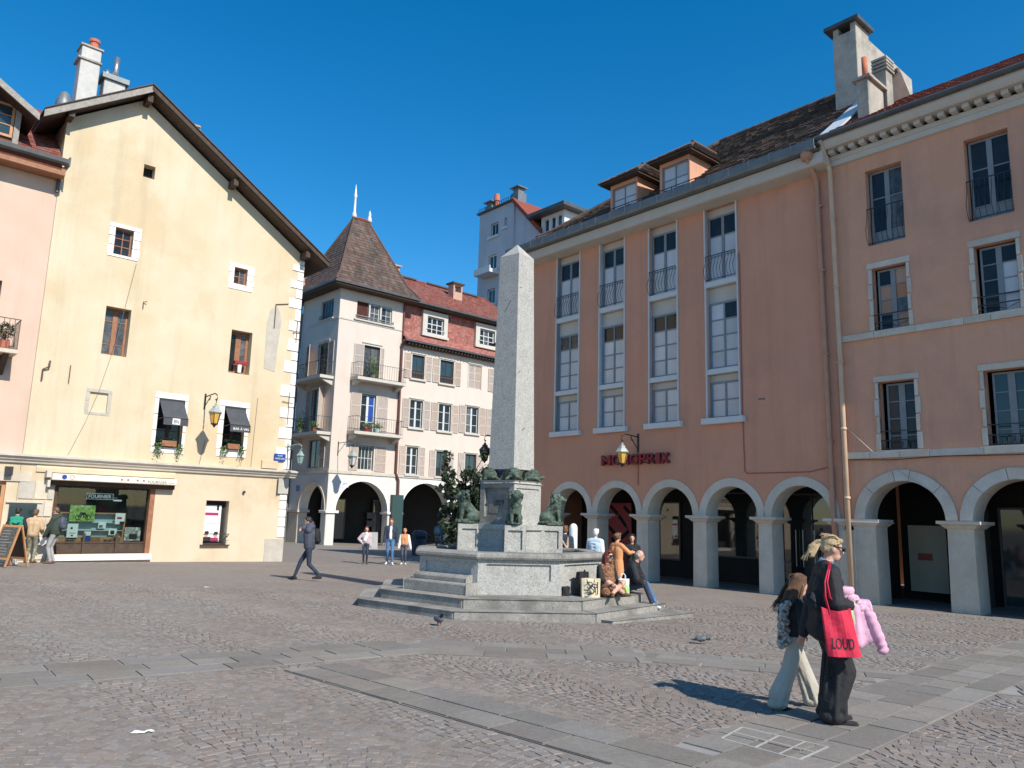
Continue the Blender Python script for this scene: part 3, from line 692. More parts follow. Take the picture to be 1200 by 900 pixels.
# chimneys
mb = MB(); mb.box(-8.50, -7.84, 2.0, 2.66, 14.5, 18.55); ch = obj('chimney', mb, 'concrete_pale', yh, bevel=.02)
mb = MB(); mb.box(-8.60, -7.80, 1.94, 2.70, 18.0, 18.07); mb.box(-8.55, -7.79, 1.95, 2.71, 18.55, 18.62); obj('cap', mb, 'concrete', ch)
mb = MB(); mb.lathe([(.17, 18.62), (.15, 18.95), (.19, 18.97), (.19, 19.08), (.15, 19.1)], (-8.05, 2.35, 0), 12); obj('chimney_pot', mb, 'terracotta_pot', ch)
mb = MB(); mb.box(-7.62, -6.88, 2.1, 2.7, 15, 17.62); ch = obj('chimney', mb, 'concrete_pale', yh, bevel=.02)
mb = MB(); mb.box(-7.72, -6.78, 2.0, 2.8, 17.62, 17.82); obj('cap', mb, 'zinc', ch)
mb = MB(); mb.tube([(-7.22, 2.4, 17.8), (-7.2, 2.4, 18.75)], .11, 10); mb.tube([(-7.5, 2.4, 17.8), (-7.5, 2.4, 18.1)], .1, 10); obj('flue_pipe', mb, 'steel', ch, True)
mb = MB(); mb.lathe([(.28, 14.9), (.26, 15.5), (.16, 15.85), (.05, 15.95)], (-8.95, 1.4, .25), 10); obj('vent_cowl', mb, 'zinc', rf, True)
mb = MB(); mb.box(-4.15, -3.72, 3, 3.5, 15, 17.2); mb.box(-4.2, -3.66, 2.95, 3.55, 17.28, 17.34); mb.box(-4.2, -3.66, 2.95, 3.55, 17.42, 17.48); mb.box(-4.1, -3.78, 3.05, 3.45, 17.2, 17.5); obj('chimney', mb, 'brick_chimney', yh)
# surrounds of separate stones
def surround(par, x0, x1, z0, z1, wl, wr, wb, wt, m='white_stone', out_=.025, nside=3, jag=.03):
    piece('stone', par, m, x0-wl, x1+wr, -out_, .12, z1, z1+wt, bevel=.03); piece('stone', par, m, x0-wl*.9, x1+wr*.9, -out_, .12, z0-wb, z0, bevel=.03)
    for k in range(nside):
        a, b = z0+(z1-z0)*k/nside, z0+(z1-z0)*(k+1)/nside-.006; j = jag*(k % 2)
        piece('stone', par, m, x0-wl+j, x0, -out_, .12, a+.004, b, bevel=.03); piece('stone', par, m, x1, x1+wr-j, -out_, .12, a+.004, b, bevel=.03)
surround(yh, -7.14, -6.54, 10.29, 11.26, .19, .25, .09, .14)
surround(yh, -2.85, -2.33, 10.2, 10.85, .2, .27, .22, .15)
surround(yh, -5.1, -4.2, 3.75, 5.47, .13, .11, .2, .21, jag=.0); surround(yh, -2.74, -1.92, 3.85, 5.46, .2, .14, .28, .21, jag=.0)
surround(yh, -7.32, -6.76, 4.74, 5.41, .12, .12, .09, .12, 'cement_patch', .012, 2, .0)
window(yh, -7.13, -6.55, 10.3, 11.25, .16, 2, 3, 'wood_brown', 'glass', .05, .03)
window(yh, -2.84, -2.34, 10.21, 10.84, .14, 2, 2, 'wood_brown', 'glass', .06, .04)
window(yh, -7.13, -6.34, 6.75, 8.41, .32, 2, 3, 'wood_brown', 'glass', .07, .03, cw=.16, zs=(.22, .75))
window(yh, -2.73, -1.93, 6.75, 8.39, .32, 2, 1, 'wood_brown', 'glass', .1, .03, cw=.2)
window(yh, -5.09, -4.21, 3.76, 5.46, .2, 2, 3, 'wood_dark', 'glass', .06, .03, cw=.12)
window(yh, -2.73, -1.93, 3.86, 5.45, .2, 2, 3, 'wood_dark', 'glass', .06, .03, cw=.12)
# moulded ledge
mb = MB(); mb.prism([(0, 2.90), (-.08, 2.92), (-.10, 2.98), (-.16, 3.02), (-.18, 3.08), (-.26, 3.12), (-.26, 3.17), (0, 3.22)], 'x', -9.9, .28)
obj('ledge', mb, 'grey_limestone', yh)
mb = MB(); mb.prism([(0, 2.66), (-.05, 2.67), (-.06, 2.80), (0, 2.895)], 'x', -8.6, -4.3); obj('moulding', mb, 'plaster_yellow_pale', yh)
# corner stones, each its own piece
z = .62; i = 0
while z < 11.7:
    h = rnd.uniform(.30, .52); wl = (.52 if i % 2 else .24)*rnd.uniform(.85, 1.15)
    if z < 3 and z+h > 2.88: z = 3.24; continue
    if z < 2.9: wl = .28*rnd.uniform(.9, 1.1)
    h = min(h, 11.75-z) if z > 3 else min(h, 2.88-z)
    if h > .1: piece('stone', yh, 'white_stone', -wl, .012, -.028-rnd.uniform(0, .012), .3, z+.008, z+h-.008, bevel=.05)
    z += h; i += 1
piece('stone', yh, 'cement_patch', -.75, .012, -.025, .3, -.5, .6, bevel=.02)
# bare cement strip and small ironwork
mb = MB(); mb.prism([(-1.36, 7.1), (-.9, 7.02), (-.86, 8.0), (-.78, 9.1), (-.85, 9.35), (-.95, 9.6), (-1.1, 9.7), (-1.28, 9.45), (-1.38, 8.9)], 'y', -.012, .02); obj('cement_patch', mb, 'cement_patch', yh)
mb = MB(); mb.tube([(-1.08, -.03, 9.72), (-1.08, -.03, 8.75)], .02, 6); mb.tube([(-1.08, -.03, 9.72), (-.55, -.03, 9.85)], .015, 6); obj('iron_tie', mb, 'iron_rust', yh)
mb = MB(); mb.tube([(-.12, -.04, 9.2), (-.12, -.04, 8.3)], .018, 6); mb.tube([(-.27, -.04, 8.72), (.0, -.04, 8.72)], .015, 6); obj('iron_tie', mb, 'iron_rust', yh)
mb = MB(); mb.tube([(-.22, -.04, 5.0), (-.22, -.04, 6.3)], .015, 6); mb.tube([(-.5, -.04, 5.9), (-.05, -.04, 5.85)], .012, 6); obj('iron_tie', mb, 'iron_rust', yh)
mb = MB(); mb.tube([(-8.0, -.03, 6.2), (-8.0, -.03, 5.6)], .015, 6); mb.tube([(-5.98, -.04, 8.55), (-5.98, -.04, 8.8), (-5.88, -.1, 8.8)], .016, 6); mb.tube([(-8.78, -.05, 5.6), (-8.78, -.05, 5.95), (-8.62, -.1, 6.05), (-8.62, -.1, 6.25)], .03, 6); obj('wall_hook', mb, 'iron_rust', yh)
mb = MB(); mb.tube([(-6.35, -.012, 10.1), (-6.7, -.012, 7.3), (-7.05, -.012, 5.5), (-7.35, -.012, 4.4), (-7.75, -.012, 3.25)], .008, 4); mb.tube([(-3.36, -.012, 4.1), (-3.5, -.012, 3.2)], .01, 4); mb.tube([(-1.5, -.012, 5.9), (-1.55, -.012, 3.25)], .008, 4); obj('cable', mb, 'ink_grey', yh)
# ground floor stonework left of the shop and shop front
for r, (za, zb) in enumerate(((1.78, 2.42), (1.25, 1.76), (.62, 1.23), (-.1, .6))):
    x = -9.0+(.0 if r % 2 else -.0)
    while x < -8.02:
        w_ = rnd.uniform(.35, .6); e = min(x+w_, -8.02)
        if e-x > .06: piece('stone', yh, 'grey_limestone' if rnd.random() < .7 else 'cement_patch', x+.008, e-.008, -.03-rnd.uniform(0, .012), .1, za+.008, zb-.008, bevel=.04)
        x = e
mb = MB(); mb.box(-8.22, -4.32, -.16, .1, 2.27, 2.42); mb.box(-8.0, -7.9, .02, .3, .08, 2.27); obj('shop_beam', mb, 'wood_dark', yh)
mb = MB(); mb.box(-8.2, -4.34, -.42, -.05, 2.42, 2.63); aw = obj('awning_box', mb, 'awning_cream', yh, bevel=.02)
mb = MB(); mb.box(-8.34, -8.2, -.3, -.02, 2.5, 2.72); mb.box(-8.28, -8.2, -.25, -.02, 2.2, 2.42); obj('bracket', mb, 'cream_paint', aw)
text('FOURNIER', 'letters', aw, 'ink_grey', -5.0, -.423, 2.50, .09, .62); text('opticien', 'letters', aw, 'ink_grey', -4.53, -.423, 2.49, .05, .2)
mb = MB(); mb.lathe([(.075, 0), (.075, .005)], (0, 0, 0), 16); mb.T = None
o = obj('emblem', mb, 'sign_blue', aw); o.matrix_local = Matrix.Translation((-7.86, -.421, 2.53)) @ Matrix.Rotation(PI/2, 4, 'X')
mb = MB(); arch_ring(mb, -7.64, 2.53, .058, .072, -.426, -.42, 0, 2*PI); obj('emblem', mb, 'ink_grey', aw)
for x in (-6.15, -5.95, -5.65, -5.45): piece('emblem', aw, 'ink_grey', x-.03, x+.03, -.425, -.42, 2.5, 2.56)
sf = window(yh, -7.9, -5.0, .42, 2.26, .18, 1, 1, 'wood_dark', 'glass_shop', .05, name='shop_window')
for ch_ in list(sf.children): bpy.data.objects.remove(ch_)
gl = bpy.data.materials.new('shop_glass'); gl.use_nodes = True; M['shop_glass'] = gl
_n = gl.node_tree.nodes; _l = gl.node_tree.links; _n.clear()
_t = _n.new('ShaderNodeBsdfTransparent'); _t.inputs[0].default_value = (.80, .86, .85, 1); _g = _n.new('ShaderNodeBsdfGlossy'); _g.inputs['Roughness'].default_value = .02
_m = _n.new('ShaderNodeMixShader'); _f2 = _n.new('ShaderNodeFresnel'); _f2.inputs[0].default_value = 1.5; _o = _n.new('ShaderNodeOutputMaterial')
_l.new(_f2.outputs[0], _m.inputs[0]); _l.new(_t.outputs[0], _m.inputs[1]); _l.new(_g.outputs[0], _m.inputs[2]); _l.new(_m.outputs[0], _o.inputs[0])
piece('pane', sf, 'shop_glass', -7.85, -5.05, .2, .208, .47, 2.21)
mb = MB(); mb.box(-7.9, -5.0, .2, .26, .1, .40); obj('riser', mb, 'wood_dark', sf)
mb = MB(); mb.box(-5.06, -4.9, .0, .3, .08, 2.27); obj('door_jamb', mb, 'wood_brown', sf)
for x in (-6.95, -5.95): piece('post', sf, 'wood_dark', x-.035, x+.035, .12, .2, .08, .75)
piece('doorstep', yh, 'white_stone', -8.0, -4.85, -.12, .2, -.12, .07, bevel=.02)
mb = MB()
mb.quad((-7.9, 1.9, 0), (-5, 1.9, 0), (-5, 1.9, 2.5), (-7.9, 1.9, 2.5)); mb.quad((-7.95, .3, 0), (-7.95, 1.9, 0), (-7.95, 1.9, 2.5), (-7.95, .3, 2.5)); mb.quad((-4.93, .3, 0), (-4.93, 1.9, 0), (-4.93, 1.9, 2.5), (-4.93, .3, 2.5))
mb.quad((-7.95, .3, 2.3), (-4.93, .3, 2.3), (-4.93, 1.9, 2.3), (-7.95, 1.9, 2.3)); mb.quad((-7.95, .26, .4), (-4.93, .26, .4), (-4.93, 1.9, .4), (-7.95, 1.9, .4)); obj('shop_interior', mb, 'interior_wall', yh)
# display inside the window
dc = thing('display_cabinet', 'wooden display cabinet with pale blue shelves inside the shop window', 'cabinet', LO, L_ANG)
mb = MB(); mb.box(-7.62, -5.72, .62, .70, .42, 1.38); obj('back_panel', mb, 'panel_blue', dc)
mb = MB(); mb.box(-7.68, -7.62, .40, .72, .41, 1.42); mb.box(-5.72, -5.66, .40, .72, .41, 1.42); mb.box(-7.62, -5.72, .40, .72, 1.38, 1.42); obj('frame', mb, 'wood_orange', dc)
for z in (1.08, .82): piece('shelf', dc, 'frame_white', -7.62, -5.72, .42, .62, z, z+.02)
mb = MB(); mb.box(-7.62, -5.72, .38, .6, .41, .62); obj('base', mb, 'wood_orange', dc)
def card(label, m, x0, x1, z0, z1, y, marks=(), name='poster', cat='poster'):
    o = thing(name, label, cat, LO, L_ANG); piece('sheet', o, m, x0, x1, y, y+.012, z0, z1)
    for (mm, a, b, c, d) in marks: piece('print', o, mm, x0+(x1-x0)*a, x0+(x1-x0)*b, y-.002, y, z0+(z1-z0)*c, z0+(z1-z0)*d)
    return o
pg = card('green photo poster of a motorbike in the shop window', 'poster_green', -7.42, -6.66, 1.12, 1.66, .32)
mb = MB()
for x in (-7.16, -6.86): arch_ring(mb, x, 1.25, .06, .085, .312, .32, 0, 2*PI, 16)
mb.beam((-7.16, .316, 1.25), (-7.0, .316, 1.38), .008, .05); mb.beam((-6.86, .316, 1.25), (-6.98, .316, 1.4), .008, .04); mb.beam((-7.12, .316, 1.39), (-6.95, .316, 1.38), .008, .07); mb.beam((-7.0, .316, 1.24), (-7.0, .316, 1.36), .008, .1)
obj('print', mb, 'ink', pg)
text('FOURNIER', 'print', pg, 'sign_white', -6.95, .318, 1.6, .05, .3)
card('white sheet with small drawings at the left of the cabinet', 'poster_white', -7.44, -7.12, .60, 1.05, .30, (('ink', .3, .5, .6, .75), ('ink', .2, .8, .3, .34), ('ink', .4, .6, .1, .2)))
card('white leaflet with a red and black face by the cabinet top', 'poster_white', -6.02, -5.72, 1.05, 1.42, .30, (('poster_magenta', .2, .7, .45, .65), ('ink', .5, 1, .0, .25)))
card('small white card with grey figures on the upper shelf', 'poster_white', -6.5, -6.26, .9, 1.12, .40, (('ink_grey', .1, .6, .1, .5),))
card('square black and white card on the lower shelf', 'poster_white', -6.15, -5.9, .68, .9, .40, (('ink', .2, .7, .1, .7),))
card('large black and white photo at the right of the window', 'poster_photo', -5.68, -5.16, .50, .95, .30, (('ink', .3, .8, .1, .5),))
card('little framed photo low at the left end of the window', 'poster_photo', -7.86, -7.66, .46, .72, .30, (('ink', .2, .8, .1, .3),))
card('navy leaflet standing in the middle of the window', 'poster_white', -6.92, -6.72, .47, .80, .30, (('sign_blue', 0, 1, .0, .6),))
card('dark red square sign hanging at the back of the shop', 'red_box', -6.38, -6.08, 1.36, 1.62, 1.2)
for x in (-7.28, -6.55, -5.92):
    mb = MB(); mb.box(x-.15, x+.15, .36, .5, .46, .60); mb.box(x-.12, x+.12, .37, .49, .6, .61)
    o = tag(obj('wooden_box', mb, 'wood_brown'), 'brown wooden display box '+{-7.28: 'below the white drawings sheet', -6.55: 'in the middle of the shop window', -5.92: 'under the square black and white card'}[x], 'box')
    o.location = LO; o.rotation_euler = (0, 0, L_ANG)
for x, lb in ((-7.32, 'left of the navy leaflet'), (-6.2, 'right of the navy leaflet')):
    o = thing('sunglasses', 'dark sunglasses lying in the shop window '+lb, 'sunglasses', LO, L_ANG)
    for sx in (-.07, .07):
        mb = MB(); mb.lathe([(.055, 0), (.055, .012)], (0, 0, 0), 12, 0, 1, .8); q = obj('lens', mb, 'ink', o); q.matrix_local = Matrix.Translation((x+sx, .28, .50)) @ Matrix.Rotation(PI/2-.3, 4, 'X')
    mb = MB(); mb.tube([(x-.13, .28, .51), (x+.13, .28, .51)], .01, 5); obj('frame', mb, 'ink', o)
M['sign_glow'] = mat('sign_glow', (.72, .74, .72), None, 3, .5); _b = M['sign_glow'].node_tree.nodes['Principled BSDF']; _b.inputs['Emission Color'].default_value = (.85, .95, .92, 1); _b.inputs['Emission Strength'].default_value = .35  # faint glow added so the letters read behind the glass
sg = thing('shop_sign', 'dark teal outlined sign reading FOURNIER behind the shop glass', 'sign', LO, L_ANG)
mb = MB(); mb.box(-6.98, -6.16, .30, .33, 1.86, 2.06); obj('board', mb, 'sign_teal', sg)
mb = MB(); 
for a in ((-6.98, -6.16, 1.86, 1.872), (-6.98, -6.16, 2.048, 2.06), (-6.98, -6.968, 1.86, 2.06), (-6.172, -6.16, 1.86, 2.06)): mb.box(a[0], a[1], .293, .30, a[2], a[3])
obj('border', mb, 'sign_glow', sg); text('FOURNIER', 'letters', sg, 'sign_glow', -6.57, .294, 1.96, .115, .7, bold=.006)
piece('strip', sg, 'sign_glow', -6.14, -5.88, .3, .32, 1.82, 1.87); piece('strip', sg, 'sign_white', -6.14, -6.02, .3, .32, 1.9, 1.94)
# poster window right of the shop
pw = window(yh, -3.09, -2.26, .38, 1.94, .28, 1, 1, 'wood_dark', 'dark_interior', .04)
po = card('white optician poster with two faces in the small window', 'poster_white', -3.05, -2.42, .45, 1.78, .255, (('poster_magenta', .05, .85, .72, .80), ('ink_grey', .1, .6, .62, .63), ('ink_grey', .15, .75, .50, .51), ('ink', .72, .86, .86, 1.0), ('ink', 0, .5, 0, .14), ('poster_magenta', .5, .95, 0, .12)))
for x, hc, top in ((-2.9, 'skin', .72), (-2.56, 'skin', .70)):
    mb = MB(); mb.lathe([(.09, 0), (.09, .004)], (0, 0, 0), 16, 0, .8, 1.1); q = obj('print', mb, 'skin', po); q.matrix_local = Matrix.Translation((x, .252, top)) @ Matrix.Rotation(PI/2, 4, 'X')
    mb = MB(); mb.lathe([(.095, 0), (.095, .004)], (0, 0, 0), 16, 0, .85, .55); q = obj('print', mb, 'ink', po); q.matrix_local = Matrix.Translation((x+.01, .250, top+.075)) @ Matrix.Rotation(PI/2, 4, 'X')
    piece('print', po, 'ink', x-.08, x+.07, .248, .25, top-.005, top+.03)
mb = MB(); mb.box(-3.2, -2.15, -.12, .25, .33, .37); obj('sill', mb, 'wood_dark', yh)
mb = MB(); mb.box(-3.1, -2.2, -.1, -.08, .74, .765); mb.box(-3.1, -2.2, -.1, -.09, .52, .535); mb.beam((-2.2, -.09, .74), (-2.4, .1, .45), .02, .02); mb.beam((-3.1, -.09, .74), (-3.1, .1, .74), .02, .02); obj('window_guard', mb, 'iron', yh)
# sun blinds with flower boxes on the first floor
def blind(x0, x1, z1, label, txt, white):
    o = thing('window_awning', label, 'awning', LO, L_ANG)
    mb = MB(); zb, yo = z1-.68, -.62
    n = 6
    for k in range(n): 
        a, b = k/n, (k+1)/n; sag = lambda t: -.02*math.sin(PI*t)
        mb.quad((x0, yo*a, z1-.68*a+sag(a)), (x1, yo*a, z1-.68*a+sag(a)), (x1, yo*b, z1-.68*b+sag(b)), (x0, yo*b, z1-.68*b+sag(b)))
    mb.quad((x0, yo, zb), (x1, yo, zb), (x1, yo-.01, zb-.25), (x0, yo-.01, zb-.25)); obj('fabric', mb, 'awning_grey', o)
    mb = MB(); mb.tube([(x0+.01, yo, zb), (x1-.01, yo, zb)], .014, 6); piece('roller', o, 'iron', x0-.02, x1+.02, -.02, .1, z1-.02, z1+.07)
    obj('frame', mb, 'iron', o)
    for x in (x0, x1): mb = MB(); mb.tube([(x, .05, zb-.03), (x, yo, zb)], .01, 5); obj('arm', mb, 'iron', o)
    if white: piece('logo_patch', o, 'sign_white', (x0+x1)/2-.12, (x0+x1)/2+.14, yo-.014, yo-.011, zb-.22, zb-.01); text(txt, 'letters', o, 'ink', (x0+x1)/2+.01, yo-.016, zb-.115, .13, .17)
    else: text(txt, 'letters', o, 'sign_white', (x0+x1)/2+.02, yo-.016, zb-.13, .11, .58, bold=.01)
blind(-5.08, -4.24, 5.42, 'charcoal window awning with a white square logo', 'BN', True)
blind(-2.72, -1.95, 5.40, 'charcoal window awning lettered in white beside the lantern', 'BAR À VIN', False)
def leaves(mb, n, fn, sz):
    for _ in range(n):
        p = Vector(fn()); d = Vector((rnd.gauss(0, 1), rnd.gauss(0, 1), rnd.gauss(0, .7))).normalized(); e = d.orthogonal().normalized()
        e = (Matrix.Rotation(rnd.uniform(0, 6.28), 3, d) @ e); g = d.cross(e); s = sz*rnd.uniform(.6, 1.3)
        mb.add([tuple(p-e*s), tuple(p+g*s*.45), tuple(p+e*s), tuple(p-g*s*.45)], [(0, 1, 2, 3)])
def planter(x0, x1, z, label):
    o = thing('flower_box', label, 'planter', LO, L_ANG)
    mb = MB(); mb.box(x0+.22, x1-.2, -.16, .05, z, z+.2); obj('box', mb, 'wood_brown', o, bevel=.01)
    mb = MB(); 
    def fn():
        s = rnd.random()
        if s < .4: return (x0+.12+rnd.gauss(0, .07), -.12+rnd.gauss(0, .04), z+.1-abs(rnd.gauss(0, .22)))
        if s < .75: return (x1-.1+rnd.gauss(0, .06), -.12+rnd.gauss(0, .04), z+.1-abs(rnd.gauss(0, .26)))
        return (rnd.uniform(x0+.1, x1-.1), -.06+rnd.gauss(0, .05), z+.22+rnd.uniform(0, .12))
    leaves(mb, 260, fn, .045); obj('leaves', mb, 'leaf_light', o)
planter(-5.12, -4.2, 3.78, 'flower box with trailing plants under the logo awning'); planter(-2.78, -1.9, 3.86, 'flower box with trailing plants under the lettered awning')
o = thing('flower_box', 'red flower box with a white pot on the upper window sill', 'planter', LO, L_ANG)
mb = MB(); mb.box(-2.5, -2.02, .02, .17, 7.12, 7.24); obj('box', mb, 'red_box', o); mb = MB(); mb.lathe([(.07, 0), (.09, .3)], (-2.28, .1, 6.8), 10); obj('pot', mb, 'poster_white', o)
# street name plate, meter box, boundary stone plaque
o = thing('street_plate', 'blue street name plate on the white corner stones', 'sign', LO, L_ANG)
mb = MB(); mb.box(-.66, -.2, -.075, -.045, 3.55, 3.83); obj('plate', mb, 'sign_blue', o); text('PLACE', 'letters', o, 'sign_white', -.43, -.078, 3.755, .06, .2); text('NOTRE DAME', 'letters', o, 'sign_white', -.43, -.078, 3.64, .06, .38)
mb = MB(); mb.box(-1.15, -.5, -.09, 0, 3.235, 3.54); _o = tag(obj('meter_box', mb, 'plaster_yellow_pale', None, bevel=.01), 'cream cupboard box on the ledge below the blue street plate', 'box'); _o.location = LO; _o.rotation_euler = (0, 0, L_ANG)
piece('notice', yh, 'cement_patch', -.42, .0, -.10, -.05, 2.3, 2.88)
mb = MB(); mb.tube([(-.44, -.05, 2.2), (-.44, -.05, 2.86)], .01, 5); mb.tube([(-1.75, -.05, 2.3), (-1.75, -.1, 2.3)], .05, 8); obj('wall_fixing', mb, 'iron', yh)

# ================================================================ PINK HOUSE at the left edge
ph = thing('house', 'pink rendered house with a red tiled roof at the left edge', 'house', LO, L_ANG)
mb = MB(); wall(mb, -17, -9.03, 3.05, 12.35, [(-11.3, -10.62, 10.6, 11.55), (-11.0, -10.2, 6.5, 8.6)]); mb.cur = 1; wall(mb, -17, -9.03, -.6, 3.05, [(-10.7, -9.35, -.1, 2.32, .2)]); mb.cur = 0
mb.quad((-17, 10, -.6), (-9.03, 10, -.6), (-9.03, 10, 12.3), (-17, 10, 12.3)); mb.quad((-17, 0, -.6), (-17, 10, -.6), (-17, 10, 12.3), (-17, 0, 12.3)); obj('wall', mb, ['plaster_pink', 'plaster_yellow_pale'], ph)
mb = MB(); mb.box(-17, -8.98, -.62, .02, 12.34, 12.62); obj('eaves_board', mb, 'wood_brown', ph)
mb = MB(); mb.tube([(-17, -.68, 12.78), (-8.93, -.68, 12.78)], .13, 10); mb.tube([(-9.06, -.1, 12.7), (-9.06, -.1, 11.9)], .06, 8); mb.box(-8.95, -8.9, -.8, -.1, 12.66, 12.95); obj('gutter', mb, 'gutter_dark', ph)
mb = MB(); mb.prism([(-.62, 12.68), (4, 16.4), (4, 16.2), (-.62, 12.5)], 'x', -17, -9.1); rf = obj('roof', mb, 'tile_red', ph)
tiles('roof_tiles', rf, 'tile_red', (-13, -.64, 12.72), (1, 0, 0), (0, 4.62, 3.72), 20, lambda s: (0, 3.95), .18, .26)
mb = MB()    # dormer with weathered verge board
mb.box(-13.1, -10.34, -.05, 2.5, 13.0, 14.25); mb.prism([(-13.1, 14.25), (-10.34, 14.25), (-11.75, 15.0)], 'y', -.05, 2.5); dm = obj('dormer', mb, 'wood_dark', ph)
vz = lambda x: 15.2-.62*abs(x+11.75)
mb = MB()
for e in (-9.97, -13.53): mb.prism([(-11.75, vz(-11.75)), (e, vz(e)), (e, vz(e)-.14), (-11.75, vz(-11.75)-.14)], 'y', -.75, 2.6)
obj('dormer_roof', mb, 'wood_dark', dm)
for e in (-9.94, -13.56): mb = MB(); mb.prism([(-11.75, vz(-11.75)+.03), (e, vz(e)+.03), (e, vz(e)-.2), (-11.75, vz(-11.75)-.2)], 'y', -.82, -.755); obj('verge_board', mb, 'wood_weathered', dm)
window(dm, -12.3, -10.52, 13.3, 14.42, -.12, 4, 3, 'wood_orange', 'glass_teal', .08, .03)
mb = MB(); mb.box(-10.5, -10.34, -.16, -.05, 13.1, 14.3); obj('dormer_post', mb, 'wood_weathered', dm)
window(ph, -11.29, -10.63, 10.61, 11.54, .15, 2, 2, 'wood_dark', 'glass'); window(ph, -10.98, -10.22, 6.52, 8.58, .15, 2, 3, 'wood_brown', 'glass')
mb = MB(); mb.box(-12, -9.66, -.9, 0, 6.2, 6.32); bl = obj('balcony', mb, 'grey_limestone', ph); mb = MB(); mb.prism([(0, 6.2), (-.7, 6.2), (0, 5.6)], 'x', -10.0, -9.85); mb.prism([(0, 6.2), (-.7, 6.2), (0, 5.6)], 'x', -11.8, -11.65); obj('bracket', mb, 'wood_dark', bl)
railing(bl, -12, -9.68, 6.33, 7.28, -.86, 'iron_rust', 16, 0, None, .85)
mb = MB()
for k in range(5):
    for q in range(3): arch_ring(mb, 0, 0, .07, .085, -.006, .006, 0, 2*PI, 10)
    break
o = thing('potted_plant', 'clipped round shrub in a pot on the iron balcony', 'plant', LO, L_ANG)
mb = MB(); leaves(mb, 500, lambda: (Vector((rnd.gauss(0, 1), rnd.gauss(0, 1), rnd.gauss(0, 1))).normalized()*rnd.uniform(.15, .26)+Vector((-9.98, -.5, 6.95))), .04); obj('foliage', mb, 'leaf', o)
mb = MB(); mb.lathe([(.1, 0), (.14, .28)], (-9.98, -.5, 6.33), 10); obj('pot', mb, 'terracotta_pot', o); mb = MB(); mb.tube([(-9.98, -.5, 6.55), (-9.98, -.5, 6.9)], .02, 5); obj('stem', mb, 'bark', o)
piece('lintel', ph, 'grey_limestone', -10.8, -8.7, -.05, .15, 2.33, 2.66, bevel=.03)
mb = MB(); mb.box(-10.7, -9.35, .1, .16, -.2, 2.32); dr = obj('door', mb, 'wood_orange', ph); piece('pane', dr, 'glass', -10.0, -9.45, .08, .1, 1.85, 2.2); piece('panel', dr, 'wood_brown', -10.1, -9.45, .085, .1, .2, 1.0)
piece('letter_window', ph, 'glass_teal', -9.2, -8.45, -.06, -.04, 1.18, 1.66); piece('lintel', ph, 'grey_limestone', -9.3, -8.3, -.07, .05, 1.68, 1.73)
mb = MB(); mb.box(-9.45, -9.25, -.22, -.02, 2.5, 2.78); obj('wall_lamp', mb, 'iron', ph)
# ================================================================ CORNER HOUSE WITH PYRAMID ROOF (and its red roofed wing)
TO = (-11.46, 50.81, 0)
TS = Matrix.Translation((-.4, 0, 0)) @ Matrix.Rotation(-PI/2, 4, 'Z')     # its shaded street side: x runs towards the corner (negative = deeper)
tb = thing('corner_house', 'cream corner house with a steep brown pyramid roof and iron balconies', 'house', TO, L_ANG)
mb = MB(); mb.cur = 0
wall(mb, -.4, 4.85, 4.2, 16.75, [(.92, 3.78, 14.72, 16.0, .2), (1.68, 2.95, 10.62, 13.0, .25), (1.7, 2.85, 7.0, 9.6, .25), (1.7, 2.9, 4.45, 6.1, .2)])
arc = MB(); arcade(arc, -.4, 4.95, 1.7, 4.2, [(2.24, 2.0)], .7); arcade(arc, 4.95, 16, 1.7, 4.2, [(7.45, 2.12), (12.4, 2.12)], .7)
ms = MB(TS); wall(ms, -5.3, 0, 4.2, 16.75, [(-2.6, -.85, 14.7, 16.05, .2), (-2.55, -1.15, 10.7, 13.0, .25), (-3.0, -1.4, 7.1, 9.85, .25), (-3.1, -1.4, 4.5, 6.4, .2)])
as_ = MB(TS); arcade(as_, -5.3, 0, 1.7, 4.2, [(-2.05, 1.75)], .7)
mb.quad((-.4, 5.3, 0), (4.85, 5.3, 0), (4.85, 5.3, 16.7), (-.4, 5.3, 16.7)); mb.quad((4.85, 0, 13), (4.85, 5.3, 13), (4.85, 5.3, 16.7), (4.85, 0, 16.7))
obj('wall', mb, 'plaster_cream', tb); obj('wall', ms, 'plaster_cream', tb); obj('arcade_wall', arc, 'arcade_white', tb); obj('arcade_wall', as_, 'arcade_white', tb)
mb = MB(); mb.box(-.46, 16, -.07, .0, 4.13, 4.34); obj('ledge', mb, 'grey_limestone', tb); mb = MB(TS); mb.box(-5.3, .0, -.07, 0, 4.13, 4.34); obj('ledge', mb, 'grey_limestone', tb)
for cx, r in ((2.24, 2.0), (7.45, 2.12), (12.4, 2.12)):
    mb = MB(); arch_ring(mb, cx, 1.7, r, r+.16, -.05, .0); obj('arch_band', mb, 'white_stone', tb)
mb = MB(TS); arch_ring(mb, -2.05, 1.7, 1.75, 1.9, -.05, 0); obj('arch_band', mb, 'grey_limestone', tb)
for x0, x1 in ((-.4, .26), (4.3, 5.3), (9.65, 10.2), (14.6, 16)):
    mb = MB(); mb.box(x0, x1, 0.0, .7, -1, 1.55); c = obj('pier', mb, 'arcade_white', tb, bevel=.03)
    mb = MB(); mb.box(x0-.1, x1+.2, -.12, .82, 1.55, 1.72); obj('capital', mb, 'white_stone', c, bevel=.02)
for y0, y1 in ((3.85, 5.3),):
    mb = MB(); mb.box(-.4, .3, y0, y1, -1, 1.55); c = obj('pier', mb, 'grey_limestone', tb, bevel=.03); mb = MB(); mb.box(-.52, .4, y0-.15, y1, 1.55, 1.72); obj('capital', mb, 'grey_limestone', c)
